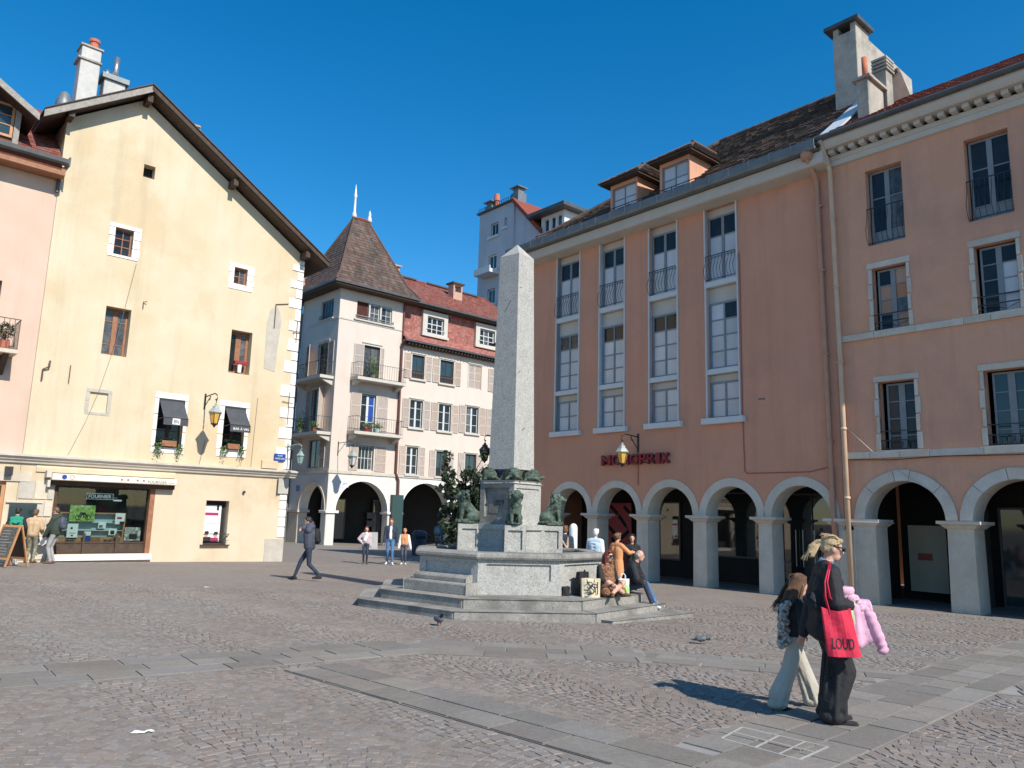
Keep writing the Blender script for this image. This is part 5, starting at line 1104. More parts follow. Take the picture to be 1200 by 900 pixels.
# box eaves, gutter
mb = MB(); mb.prism([(0, 12.10), (-.50, 12.16), (-.55, 12.2), (-.55, 12.52), (0, 12.56)], 'x', XL-.5, XR+.1); obj('eaves_box', mb, 'cream_paint', mp)
mb = MB(); mb.prism([(-.55, 12.54), (-.80, 12.54), (-.84, 12.62), (-.84, 12.84), (-.80, 12.84), (-.80, 12.64), (-.55, 12.60)], 'x', XL-.62, XR-.02)
for k in range(19): mb.box(XL-.5+k*.72, XL-.46+k*.72, -.852, -.842, 12.55, 12.85)
obj('gutter', mb, 'zinc', mp)
# roof: hipped at the left end
RZ, RY, SL_ = 17.6, 5.5, None
ey = -.66; ez = 12.62; slope = (RZ-ez)/(RY-ey)
hx = -2.55; lx = XL-.55
mb = MB(); by = 2*RY-ey
mb.quad((lx, ey, ez), (XR+.1, ey, ez), (XR+.1, RY, RZ), (hx, RY, RZ)); mb.quad((lx, by, ez), (hx, RY, RZ), (XR+.1, RY, RZ), (XR+.1, by, ez)); mb.poly([(lx, ey, ez), (hx, RY, RZ), (lx, by, ez)]); mb.quad((lx, ey, ez), (lx, by, ez), (XR, by, ez), (XR, ey, ez))
mb.poly([(XR+.1, ey, ez), (XR+.1, by, ez), (XR+.1, RY, RZ)]); rf = obj('roof', mb, 'tile_dark', mp)
Ls = math.hypot(RY-ey, RZ-ez)
tiles('roof_tiles', rf, 'tile_dark', (lx, ey-.02, ez+.01), (1, 0, 0), (0, RY-ey, RZ-ez), int(Ls/.27), lambda s: (s/Ls*(hx-lx), XR+.08-lx), .24, .27, .045)
tiles('roof_tiles', rf, 'tile_dark', (lx, by, ez+.01), (0, -1, 0), (hx-lx, 0, RZ-ez), int(math.hypot(hx-lx, RZ-ez)/.27), lambda s: (s/math.hypot(hx-lx, RZ-ez)*RY*1.12, (by-ey)-s/math.hypot(hx-lx, RZ-ez)*RY*1.12), .24, .27, .045)
mb = MB(); 
for k in range(22): x = hx+(XR-hx)*k/22; mb.tube([(x, RY, RZ+.05), (x+.37, RY, RZ+.07)], .13, 7)
for k in range(26): 
    t = k/26; p0 = Vector((lx, ey, ez)).lerp(Vector((hx, RY, RZ)), t); p1 = Vector((lx, ey, ez)).lerp(Vector((hx, RY, RZ)), t+.045); mb.tube([p0+Vector((0, 0, .05)), p1+Vector((0, 0, .07))], .11, 6)
obj('ridge_tiles', mb, 'tile_brown', rf)
mb = MB()   # snow rail
for zz in (.0, .12): mb.tube([(lx+1, ey+.55, ez+.55*slope+.16+zz), (XR-.1, ey+.55, ez+.55*slope+.16+zz)], .018, 5)
for k in range(13): x = lx+1.1+k*1.0; mb.tube([(x, ey+.55, ez+.55*slope), (x, ey+.55, ez+.55*slope+.3)], .015, 4)
obj('snow_guard', mb, 'iron', rf)
# dormers
def dormer(x0, x1, z0, z1, yf, label=None):
    mb = MB(); yb = 3.6
    wall(mb, x0, x1, z0-.25, z1+.18, [(x0+.1, x1-.06, z0+.1, z1-.02, .15)], y=yf)
    for x in (x0, x1): mb.poly([(x, yf, z0-.25), (x, yf, z1+.18), (x, yf+(z1-z0)/slope+.5, z1+.18), (x, yf+.1, z0-.25)])
    d = obj('dormer', mb, 'plaster_salmon', mp)
    window(d, x0+.11, x1-.07, z0+.11, z1-.03, yf+.06, 2, 2, 'frame_grey', 'glass_blind', .05, .035); piece('sill', d, 'zinc', x0-.03, x1+.03, yf-.1, yf+.1, z0-.02, z0+.08)
    mb = MB(); mb.box(x0-.28, x1+.28, yf-.32, yf+2.2, z1+.13, z1+.2); obj('eaves_board', mb, 'wood_dark', d)
    xm = (x0+x1)/2; zr = z1+.2; H = 1.0; yr = yf+1.15
    E_ = [(x0-.32, yf-.36, zr), (x1+.32, yf-.36, zr), (x1+.32, yf+2.6, zr), (x0-.32, yf+2.6, zr)]; A_ = (xm, yr, zr+H); B__ = (xm, yf+2.6, zr+H)
    mb = MB(); mb.poly([E_[0], E_[1], A_]); mb.quad(E_[1], E_[2], B__, A_); mb.quad(E_[3], E_[0], A_, B__); dr = obj('dormer_roof', mb, 'tile_dark', d)
    hw = (x1-x0)/2+.32; Lf = math.hypot(yr-yf+.36, H); tiles('roof_tiles', dr, 'tile_dark', E_[0], (1, 0, 0), (0, yr-yf+.36, H), max(3, int(Lf/.2)), lambda s: (hw*s/Lf, 2*hw-hw*s/Lf), .2, Lf/max(3, int(Lf/.2)), .035)
    Lr = math.hypot(hw, H); nr = max(3, int(Lr/.2)); tiles('roof_tiles', dr, 'tile_dark', E_[1], (0, 1, 0), (-hw, 0, H), nr, lambda s: ((yr-yf+.36)*s/Lr, 2.96), .2, Lr/nr, .035); tiles('roof_tiles', dr, 'tile_dark', E_[0], (0, 1, 0), (hw, 0, H), nr, lambda s: ((yr-yf+.36)*s/Lr, 2.96), .2, Lr/nr, .035)
    mb = MB(); mb.tube([(xm, yr-.05, zr+H+.03), (xm, yf+2.6, zr+H+.03)], .08, 6); mb.tube([E_[0], A_], .06, 5); mb.tube([E_[1], A_], .06, 5); obj('ridge_tiles', mb, 'tile_brown', dr)
    return d
dormer(-4.12, -2.78, 13.26, 14.36, .28); dormer(-1.72, -.40, 13.24, 14.43, .28)
# drain pipes at the junction and the wall cable
mb = MB(); mb.tube([(4.42, -.75, 12.5), (4.42, -.2, 12.0), (4.44, -.1, 11.8), (4.52, -.1, 2.0), (4.55, -.1, 1.35)], .075, 8); 
for z in (4, 6.5, 9, 11): mb.tube([(4.49+(z-11)*-.004, -.1, z), (4.49+(z-11)*-.004, -.1, z+.06)], .092, 8)
mb.lathe([(.16, 0), (.2, .25), (.1, .3)], (4.42, -.62, 12.35), 8); obj('drainpipe', mb, 'pipe_salmon', mp, True)
mb = MB(); mb.tube([(1.69, -.02, 10.3), (1.70, -.02, 9.4), (1.69, -.02, 5.0), (1.72, -.02, 3.25), (1.8, -.02, 3.18), (3.85, -.02, 3.18), (4.4, -.02, 3.3)], .014, 5); obj('cable', mb, 'ink_red', mp); mb = MB(); mb.tube([(-2.5, -.02, 4.1), (-2.5, -.02, 2.85)], .014, 5); obj('cable', mb, 'ink_red', mp)
for x, z in ((2.3, 5.45), (2.42, 5.45)): piece('wall_mark', mp, 'ink_grey', x-.05, x+.05, -.008, 0, z-.03, z+.02)
# sign letters
sg = thing('shop_sign', 'dark red raised letters reading MONOPRIX on the terracotta wall', 'sign', RO_, R_ANG)
adv = [.62, .5, .5, .5, .42, .46, .24, .46]
xx = -4.16; tot = sum(adv); 
for ch, wd in zip('MONOPRIX', adv):
    wd2 = wd/tot*3.1; text(ch, 'letter', sg, 'sign_red', xx+wd2/2, -.10, 3.77, .37, wd2*.86, ex=.05, bold=.012); xx += wd2
piece('rail', sg, 'iron', -4.1, -1.1, -.03, -.004, 3.64, 3.67); piece('rail', sg, 'iron', -4.1, -1.1, -.03, -.004, 3.86, 3.89)
# lower terracotta house continuing the arcade behind the monument
lh = thing('house', 'low terracotta house front glimpsed behind the obelisk base', 'house', RO_, R_ANG)
mb = MB(); wall(mb, -10.45, XL-.01, 3.3, 9, [(-9.8, -9.0, 5, 6.8, .2)]); arcade(mb, -10.45, XL-.01, ZS, 3.3, [(-9.4, .85)], .6); mb.quad((-10.45, 0, -1), (-10.45, 8, -1), (-10.45, 8, 9), (-10.45, 0, 9)); mb.quad((-10.45, 2.5, -1), (XL, 2.5, -1), (XL, 2.5, 3.3), (-10.45, 2.5, 3.3)); obj('wall', mb, 'plaster_terracotta', lh)
mb = MB(); mb.prism([(-.4, 9.0), (4, 11), (8, 9)], 'x', -10.55, XL-.02); obj('roof', mb, 'tile_dark', lh)
window(lh, -9.79, -9.01, 5.01, 6.79, .12, 2, 3, 'frame_grey', 'glass'); column(lh, -8.55, XL-.0, -.9); column(lh, -10.45, -10.25, -.9)
o = thing('street_plate', 'small blue plate on the low terracotta house behind the tortoises', 'sign', RO_, R_ANG); piece('plate', o, 'sign_blue', -9.95, -9.5, -.03, 0, 3.35, 3.75)

# ================================================================ SALMON HOUSE at the right edge
rh = thing('house', 'salmon rendered house with grey stone window surrounds and wide arches at the right edge', 'house', RO_, R_ANG)
XA, XB = 4.79, 14.0
W3 = [(5.83, 6.83), (8.41, 9.43), (11.0, 12.0)]
op = []
for a, b in W3: op += [(a, b, 9.46, 11.70, .32), (a+.05, b-.03, 7.0, 8.78, .25), (a+.06, b+.0, 3.7, 5.56, .3)]
mb = MB(); wall(mb, XA, XB, 3.3, 12.4, op); mb.quad((XA, 0, 3), (XA, 10, 3), (XA, 10, 13), (XA, 0, 13)); mb.quad((XB, 0, -1), (XB, 10, -1), (XB, 10, 13), (XB, 0, 13)); mb.quad((XA, 10, -1), (XB, 10, -1), (XB, 10, 13), (XA, 10, 13)); obj('wall', mb, 'plaster_salmon', rh)
AR = [(6.38, 1.02), (9.02, 1.02), (11.66, 1.02)]
mb = MB(); arcade(mb, XA, XB, ZS, 3.3, AR, .72); obj('arcade_wall', mb, 'plaster_salmon', rh)
for cx, r in AR:      # separate arch stones
    cuts = [0, .74, 1.40, 1.74, 2.4, PI]
    for a, b in zip(cuts, cuts[1:]):
        mb = MB(); arch_ring(mb, cx, ZS, r-.006, r+.275+rnd.uniform(-.01, .01), -.045-rnd.uniform(0, .012), .73, a+.006, b-.006, 8); obj('arch_stone', mb, 'grey_limestone', rh)
column(rh, 5.03, 5.62, -.9, .72, cap=.13); piece('stone', rh, 'grey_limestone', 4.62, 5.06, -.04, .3, -.9, 1.62, bevel=.02)
for a, b in ((7.40, 8.0), (10.04, 10.64), (12.68, 13.9)): column(rh, a, b, -.9, .72)
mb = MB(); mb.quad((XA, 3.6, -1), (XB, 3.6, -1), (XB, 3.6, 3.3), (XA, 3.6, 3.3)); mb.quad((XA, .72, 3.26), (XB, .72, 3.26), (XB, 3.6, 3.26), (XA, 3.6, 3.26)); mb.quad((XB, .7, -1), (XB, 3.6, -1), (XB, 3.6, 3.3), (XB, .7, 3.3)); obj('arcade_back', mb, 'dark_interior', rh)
mb = MB(); mb.box(6.55, 7.25, 2.6, 3.5, -1, 2.6); mb.prism([(6.55, 2.6), (7.25, 2.6), (7.25, 3.2), (5.6, 3.2), (6.2, 2.85)], 'y', 2.6, 3.2); obj('inner_pier', mb, 'interior_wall', rh)
o = thing('number_plate', 'small dark blue house number plate inside the right arcade', 'sign', RO_, R_ANG); piece('plate', o, 'sign_blue', 6.78, 7.02, 2.57, 2.595, 1.9, 2.12); text('12', 'number', o, 'sign_white', 6.9, 2.566, 2.01, .1, .12)
o = thing('advertising_panel', 'beige panel with a red mark inside the right arcade', 'panel', RO_, R_ANG); piece('panel', o, 'poster_beige', 5.15, 6.2, 3.2, 3.26, -.15, 1.75); piece('print', o, 'ink_red', 5.4, 5.8, 3.19, 3.2, .75, .95)
window(rh, 7.5, 8.4, -.4, 2.3, 3.4, 1, 1, 'gutter_dark', 'glass_teal', .06, name='shop_door'); window(rh, 8.6, 11.5, -.1, 2.6, 3.4, 3, 1, 'gutter_dark', 'glass_shop', .06, name='shop_window')
# upper windows
for wi, (a, b) in enumerate(W3):
    window(rh, a+.04, b-.01, 9.48, 11.68, .2, 2, 3, 'frame_grey', lambda i, j, p, q: 'frame_grey' if j == 0 else 'glass', .06, .035, cw=.13, zs=(.16, .64)); railing(rh, a, b, 9.50, 10.55, -.03, 'iron', 7, .12)
    x0, x1 = a+.05, b-.03
    surround(rh, x0, x1, 7.0, 8.78, .13, .11, .03, .17, 'grey_limestone', .03, 4, .03)
    gl_ = (lambda i, j, p, q: ('glass_board' if (i, j) in ((0, 1), (0, 2), (1, 3), (1, 2), (1, 0)) else 'glass')) if wi == 0 else (lambda i, j, p, q: ('glass_blind' if i == 1 and j < 3 else 'glass'))
    window(rh, x0+.08, x1-.01, 7.01, 8.74, .17, 2, 4, 'frame_grey', gl_, .05, .03, cw=.13)
    mb = MB(); mb.box(x0, x1, -.02, .0, 7.42, 7.45); mb.box(x0, x1, -.02, 0, 7.2, 7.23); mb.tube([(x0, -.01, 7.05), (x0+.3, -.01, 7.18), (x1-.3, -.01, 7.05), (x1, -.01, 7.18)], .01, 4); obj('window_guard', mb, 'iron', rh)
    x0, x1 = a+.06, b
    surround(rh, x0, x1, 3.7, 5.56, .12, .13, .02, .16, 'grey_limestone', .035, 4, .04)
    window(rh, x0+.12, x1-.01, 3.71, 5.52, .22, 2, 4, 'frame_grey', 'glass' if wi == 0 else 'glass_teal', .05, .03, cw=.16, zs=(.2, .47, .74))
    mb = MB(); mb.box(x0, x1, -.02, 0, 4.2, 4.225); mb.box(x0, x1, -.02, 0, 3.95, 3.975); mb.box(x0, x1, -.02, 0, 3.72, 3.745)
    for k in range(9): q = x0+.05+(x1-x0-.1)*k/8; mb.tube([(q, -.01, 3.73), (q, -.01, 3.96)], .008, 4)
    arch_ring(mb, (x0+x1)/2, 3.85, .08, .1, -.02, 0, 0, 2*PI, 12); obj('window_guard', mb, 'iron', rh)
for z0, z1, yo in ((6.80, 6.98, .07), (3.50, 3.68, .08)):   # string courses in separate stones
    x = 4.95
    while x < XB:
        L = rnd.uniform(.5, 1.3); e = min(x+L, XB); piece('stone', rh, 'grey_limestone', x, e-.008, -yo-rnd.uniform(0, .008), .1, z0, z1, bevel=.02); x = e
# cornice with blocks, gutter, roof
mb = MB(); mb.prism([(0, 12.12), (-.10, 12.14), (-.12, 12.28), (-.16, 12.30), (-.16, 12.42), (0, 12.42)], 'x', 4.85, XB); mb.prism([(0, 12.55), (-.48, 12.55), (-.54, 12.62), (-.60, 12.72), (-.60, 12.82), (0, 12.86)], 'x', 4.75, XB); cn = obj('cornice', mb, 'cream_paint', rh)
for k in range(30): piece('dentil', cn, 'cream_paint', 4.95+k*.30, 5.11+k*.30, -.36, -.02, 12.43, 12.546)
mb = MB(); mb.tube([(4.72, -.66, 12.86), (XB, -.66, 12.86)], .085, 8); mb.box(4.7, XB, -.64, -.2, 12.863, 12.93); obj('gutter', mb, 'gutter_dark', rh)
mb = MB(); mb.prism([(-.62, 12.92), (5, 16.25), (10.6, 12.92)], 'x', 5.15, XB+.2); rf = obj('roof', mb, 'tile_red', rh)
tiles('roof_tiles', rf, 'tile_red', (5.15, -.64, 12.96), (1, 0, 0), (0, 5.62, 3.33), 23, lambda s: (0, 8.9), .2, .28, .03)
mb = MB(); mb.tube([(4.86, -.66, 12.8), (4.86, -.25, 12.25), (4.88, -.14, 12.0), (4.93, -.14, 6.4), (4.97, -.15, -.2)], .07, 8)
for z in (10.5, 8.4, 6.2, 4.3, 2.4): mb.tube([(4.9+(10-z)*.007, -.14, z), (4.9+(10-z)*.007, -.14, z+.07)], .09, 8)
obj('drainpipe', mb, 'pipe_cream', rh, True)
mb = MB(); mb.tube([(5.0, -.03, 4.35), (5.9, -.06, 3.45), (6.6, -.06, 2.95), (7.2, -.06, 2.55)], .01, 4); obj('cable', mb, 'cream_paint', rh); mb = MB(); mb.tube([(7.9, -.03, 2.98), (8.6, -.03, 2.9), (9.4, -.03, 2.88)], .01, 4); obj('cable', mb, 'cream_paint', rh)
mb = MB(); mb.tube([(5.0, -.09, 3.48), (6.2, -.09, 3.44), (7.4, -.09, 3.49), (9, -.09, 3.46), (11, -.09, 3.49)], .012, 4); obj('cable', mb, 'iron', rh)
# party wall chimneys
mb = MB(); mb.box(3.66, 4.48, 3.0, 7.55, 12.9, 18.35); ch = obj('chimney', mb, 'concrete', mp, bevel=.02)
mb = MB(); mb.box(3.42, 4.62, 2.85, 4.1, 18.62, 18.75); cap = obj('cap', mb, 'gutter_dark', ch); mb = MB(); mb.box(3.68, 3.86, 3.02, 4.0, 18.35, 18.62); mb.box(4.28, 4.46, 3.02, 4.0, 18.35, 18.62); mb.box(3.86, 4.28, 3.5, 3.6, 18.35, 18.62); obj('chimney_head', mb, 'concrete', ch)
mb = MB()
for k in range(8): mb.box(4.48, 4.54, 4.6+k*.3, 4.78+k*.3, 16.2-.004*k, 16.32)
obj('brick_band', mb, 'wood_dark', ch); mb = MB(); 
for r in range(8):
    for k in range(7-abs(r-4)//2): mb.box(4.478, 4.492, 5.7+k*.26+(.13 if r % 2 else 0), 5.93+k*.26+(.13 if r % 2 else 0), 16.45+r*.085, 16.52+r*.085)
obj('brick_patch', mb, 'brick_chimney', ch)
mb = MB(); mb.box(5.40, 5.76, .7, 1.75, 12.9, 14.98); ch = obj('chimney', mb, 'concrete', rh, bevel=.015); mb = MB(); mb.box(5.3, 5.86, .6, 1.85, 14.98, 15.06); obj('cap', mb, 'concrete', ch); mb = MB(); mb.tube([(5.56, 1.0, 15.05), (5.56, 1.0, 15.85)], .09, 10); obj('flue_pipe', mb, 'terracotta_pot', ch, True)
mb = MB(); mb.box(5.45, 5.82, 1.9, 2.35, 12.9, 15.75); ch = obj('chimney', mb, 'concrete', rh, bevel=.015); mb = MB(); [mb.box(5.4, 5.87, 1.84, 2.41, 15.75+k*.12, 15.82+k*.12) for k in range(4)]; mb.box(5.5, 5.77, 1.95, 2.3, 15.75, 16.2); obj('louvre', mb, 'concrete', ch)
mb = MB(); mb.prism([(-.3, 12.95), (3.1, 15.75), (7.6, 15.75), (7.6, 12.9)], 'x', 4.70, 5.14); pw_ = obj('party_wall', mb, 'concrete_pale', rh)
mb = MB(); mb.beam((4.92, -.35, 13.06), (4.92, 3.1, 15.88), .56, .05); obj('flashing', mb, 'metal_white', pw_); mb = MB(); mb.box(4.6, 5.3, 5.6, 7.7, 15.76, 16.1); obj('flashing', mb, 'metal_white', pw_); piece('flashing', pw_, 'metal_white', 4.5, 4.62, 2.9, 4, 15.7, 15.85)
# ================================================================ FOUNTAIN MONUMENT
fm = thing('fountain', 'grey granite fountain with an obelisk on an octagonal stepped basin', 'fountain', (FX, FY, 0), FROT)
def octa(a, n=8): R_ = a/math.cos(PI/8); return [(R_*math.cos(-PI/2+PI/8+k*PI/4), R_*math.sin(-PI/2+PI/8+k*PI/4)) for k in range(n)]
def oct_ring(name, par, m, ao, ai, z0, z1, bev=.02, gap=.006, sides=range(8), seg=2):
    """one stone slab per side of the octagon"""
    O_, I_ = octa(ao), octa(ai)
    for k in sides:
        a, b = (k+7) % 8, k
        A, B, C_, D = Vector(O_[a]), Vector(O_[b]), Vector(I_[b]), Vector(I_[a]); u = (B-A).normalized()*gap
        mb = MB(); j = rnd.uniform(-.006, .006)
        mb.prism([tuple(A+u), tuple(B-u), tuple(C_-u), tuple(D+u)], 'z', z0, z1+j); obj(name, mb, m, par, bevel=bev, seg=seg)
oct_ring('step_stone', fm, 'granite_worn', 3.147, 2.55, -.9, -.007, .022); oct_ring('step_stone', fm, 'granite_worn', 2.72, 1.75, -.2, .166, .022)
mb = MB(); mb.prism([(1.6, -3.2), (3.62, -1.72), (3.2, -1.0), (1.3, -2.9)], 'z', -.6, -.135); obj('ground_slab', mb, 'granite_worn', fm, bevel=.015)
# basin: panelled walls with a rounded rim
Oa = octa(1.0)
for k in range(8):
    an = -PI/2+k*PI/4; T = Matrix.Rotation(an+PI/2, 4, 'Z'); hw = 1.955*math.tan(PI/8); y = -1.955
    mb = MB(T)
    op = [(-hw+.17, hw-.17, .44, .755)]; wall(mb, -hw, hw, .166, .86, op, y, .04); mb.quad((-hw+.17, y+.04, .44), (hw-.17, y+.04, .44), (hw-.17, y+.04, .755), (-hw+.17, y+.04, .755))
    hi = 1.62*math.tan(PI/8); mb.quad((-hi, -1.62, .3), (-hi, -1.62, .97), (hi, -1.62, .97), (hi, -1.62, .3)); mb.quad((-hw, y, .86), (hw, y, .86), (hi, -1.62, .97), (-hi, -1.62, .97))
    obj('basin_panel', mb, 'granite', fm)
    mb = MB(T); P = [(-1.97, .83), (-2.03, .845), (-2.055, .885), (-2.05, .93), (-2.0, .965), (-1.92, .978), (-1.66, .978), (-1.60, .94), (-1.60, .85)]
    ra = []
    for yy, zz in P:
        h_ = -yy*math.tan(PI/8)-.003; ra.append(((-h_, yy, zz), (h_, yy, zz)))
    for (a, b), (c, d) in zip(ra, ra[1:]): mb.quad(a, b, d, c)
    mb.poly([q[0] for q in ra]); mb.poly([q[1] for q in ra]); obj('rim_stone', mb, 'granite_worn', fm)
    if k in (7, 6, 5, 1, 3):
        if k == 7:
            mb = MB(T); mb.prism([(y-.02, .166), (y-.34, .166), (y-.34, .36), (y-.30, .385), (y-.02, .385)], 'x', -hw-.1, hw+.02); mb.prism([(y-.02, .385), (y-.19, .385), (y-.19, .47), (y-.12, .52), (y-.02, .52)], 'x', -hw+.02, hw-.12); obj('kerb_stone', mb, 'granite_worn', fm, bevel=.012)
w_ = octa(1.62); mb = MB(); mb.poly([(x, y, .80) for x, y in w_]); obj('water', mb, 'water', fm)
# pedestal
def panelblock(name, T, hw, y, z0, z1, m, ins, d=.03, depth=None, par=fm):
    mb = MB(T); wall(mb, -hw, hw, z0, z1, [(-hw+ins[0], hw-ins[0], z0+ins[1], z1-ins[2])], y, d); mb.quad((-hw+ins[0], y+d, z0+ins[1]), (hw-ins[0], y+d, z0+ins[1]), (hw-ins[0], y+d, z1-ins[2]), (-hw+ins[0], y+d, z1-ins[2]))
    if depth: mb.quad((-hw-.0035, y, z1), (-hw-.0035, y+depth, z1), (hw+.0035, y+depth, z1), (hw+.0035, y, z1))
    return obj(name, mb, m, par)
for k in range(4):
    T = Matrix.Rotation(PI/4+k*PI/2, 4, 'Z')
    panelblock('pedestal_base', T, .67, -.67, .5, 1.50, 'granite', (.17, .5, .1), .045)
    if k == 3: 
        panelblock('pedestal_face', T, .485, -.485, 1.51, 2.43, 'granite_worn', (.13, .16, .13), .075)  # only the inscribed face takes the darker granite
        nb = text('1859', 'number', fm, 'ink', 0, 0, 0, .12, .27, ex=.003, Mx=T @ Matrix.Translation((.02, -.4215, 1.98)) @ Matrix.Rotation(PI/2, 4, 'X'))
        mb = MB(T); mb.box(-.27, .27, -.418, -.41, 1.75, 2.22); obj('inscription_plate', mb, 'granite_worn', fm)
    else: 
        panelblock('pedestal_face', T, .485, -.485, 1.51, 2.43, 'granite', (.08, .74, .13), .03)
mb = MB(); s = .67*1.0; mb.T = Matrix.Rotation(PI/4, 4, 'Z'); mb.box(-.66, .66, -.66, .66, 1.47, 1.512); obj('pedestal_cornice', mb, 'granite', fm); mb = MB(Matrix.Rotation(PI/4, 4, 'Z')); mb.prism([(-.485, -.485), (.485, -.485), (.485, .485), (-.485, .485)], 'z', 2.40, 2.47); obj('pedestal_top', mb, 'granite', fm, bevel=.03)
for k in range(4):
    T = Matrix.Rotation(k*PI/2, 4, 'Z')
    panelblock('plinth', T, .225, -1.16, .5, 1.50, 'granite', (.075, .5, .1), .045, .5)
    for sx in (-1, 1):
        panelblock('plinth_side', T @ Matrix.Translation((0, -.91, 0)) @ Matrix.Rotation(sx*PI/2, 4, 'Z'), .25, -.2285, .5, 1.4985, 'granite', (.09, .5, .1), .04)
# obelisk
mb = MB(Matrix.Rotation(PI/4, 4, 'Z')); b, t_ = .365, .282
V0 = [(-b, -b, 2.72), (b, -b, 2.72), (b, b, 2.72), (-b, b, 2.72)]; V1 = [(-t_, -t_, 7.72), (t_, -t_, 7.72), (t_, t_, 7.72), (-t_, t_, 7.72)]
for q in range(4): mb.quad(V0[q], V0[(q+1) % 4], V1[(q+1) % 4], V1[q]); mb.poly([V1[q], V1[(q+1) % 4], (0, 0, 8.06)])
mb.poly(V0); ob = obj('obelisk', mb, 'granite_obelisk', fm, bevel=.008)
for T_o, pts in ((0, [(-.08, 6.35), (.10, 6.62)]), (1, [(-.24, 6.9), (-.17, 6.92)]), (1, [(-.25, 4.9), (-.19, 4.94)]), (1, [(.12, 4.95), (.14, 4.96)]), (1, [(-.1, 3.6), (.0, 3.66)])):
    def fz(z): return -(.365-(.365-.282)*(z-2.72)/5)
    mb = MB(Matrix.Rotation(PI/4+(3 if T_o == 0 else 0)*PI/2, 4, 'Z')); mb.tube([(x, fz(z)+.004, z) for x, z in pts], .012, 5); obj('chip', mb, 'ink_grey', ob)
# bronze tortoises at the corners of the obelisk
TP = [('e', (0, 0, .13), (.20, .235, .15), 'bronze'), ('e', (0, 0, .07), (.215, .25, .055), 'bronze'), ('c', (0, .19, .07), (0, .29, .10), .035, .045, 'bronze'), ('e', (0, .31, .105), (.04, .06, .04), 'bronze')]
for sx in (-1, 1):
    for sy, yy in ((1, .14), (-1, -.14)): TP += [('c', (sx*.12, yy, .05), (sx*.2, yy+sy*.05, .02), .045, .03, 'bronze')]
for r in range(3):
    for q in range(6):
        a = q*PI/3+r*.5; rr = (.04, .1, .15)[r]; TP.append(('e', (rr*1.15*math.cos(a), rr*1.35*math.sin(a), .13+.15*math.sqrt(max(0, 1-(rr*1.15/.2)**2))), (.04, .045, .007), 'bronze'))
tor = fuse('tortoise', TP, .014, fm, 1)
LP = [('e', (0, -.13, .15), (.125, .15, .14), 'bronze'), ('c', (0, -.12, .17), (0, .09, .40), .12, .125, 'bronze'), ('c', (0, .09, .40), (0, .14, .52), .12, .10, 'bronze'), ('e', (0, .20, .57), (.085, .095, .085), 'bronze'), ('e', (0, .285, .545), (.055, .065, .048), 'bronze'), ('e', (0, .345, .56), (.022, .016, .016), 'bronze'), ('c', (0, .25, .50), (0, .30, .505), .025, .025, 'bronze'),
      ('e', (0, .02, -.0), (.17, .29, .025), 'bronze'), ('c', (0, -.25, .06), (.12, -.28, .04), .025, .022, 'bronze'), ('c', (.12, -.28, .04), (.17, -.12, .04), .022, .03, 'bronze')]
for sx in (-1, 1):
    LP += [('c', (sx*.075, .13, .36), (sx*.08, .17, .06), .058, .038, 'bronze'), ('e', (sx*.08, .21, .035), (.042, .065, .03), 'bronze'), ('e', (sx*.12, -.08, .12), (.06, .15, .10), 'bronze'), ('c', (sx*.13, .0, .05), (sx*.13, .12, .035), .035, .035, 'bronze'), ('e', (sx*.06, .14, .62), (.02, .02, .028), 'bronze')]
rr_ = random.Random(5)
for q in range(120):
    a = rr_.uniform(0, 2*PI); h_ = rr_.uniform(-.2, .15); r_ = .13-.02*(h_ > .08)
    x, z = r_*math.cos(a), h_; yv = .12-.10*abs(math.cos(a))*.3+rr_.uniform(-.12, .05)
    if h_ < .08 and rr_.random() < .6: LP.append(('c', (x*.95, yv+.02, .5+z), (x*1.02, yv-.01, .44+z), .026, .012, 'bronze'))
    else: LP.append(('e', (.155*math.cos(a)*rr_.uniform(.75, 1), .11+rr_.uniform(-.10, .06), .565+.135*math.sin(a)*rr_.uniform(.75, 1)), (.032, .026, .036), 'bronze'))
for q in range(26): LP.append(('c', (rr_.uniform(-.07, .07), .19+rr_.uniform(-.02, .02), .48-q*.009), (rr_.uniform(-.07, .07), .20, .42-q*.009), .022, .01, 'bronze'))
lion = fuse('lion', LP, .0135, fm, 1)
def place(o, k, first, r, z, s=1.0, extra=0):
    q = o if first else bpy.data.objects.new(o.name.split('.')[0], o.data)
    if not first: COL.objects.link(q); q.parent = fm
    a = k*PI/2; T = Matrix.Rotation(a, 4, 'Z') @ Matrix.Translation((0, -r, z)) @ Matrix.Rotation(PI+extra, 4, 'Z'); q.matrix_local = T @ Matrix.Diagonal((s, s, s if s > .95 else 1.0, 1))
    return q
for k in range(4): place(lion, k, k == 0, .93, 1.53, 1.0); place(tor, k, k == 0, .45, 2.47, .88)
mb = MB(Matrix.Rotation(PI/4, 4, 'Z'))
# ================================================================ PEOPLE
def G(x, y): return (x, y, gz(x, y))
def rzdir(dx, dy): return math.atan2(dy, dx)-PI/2
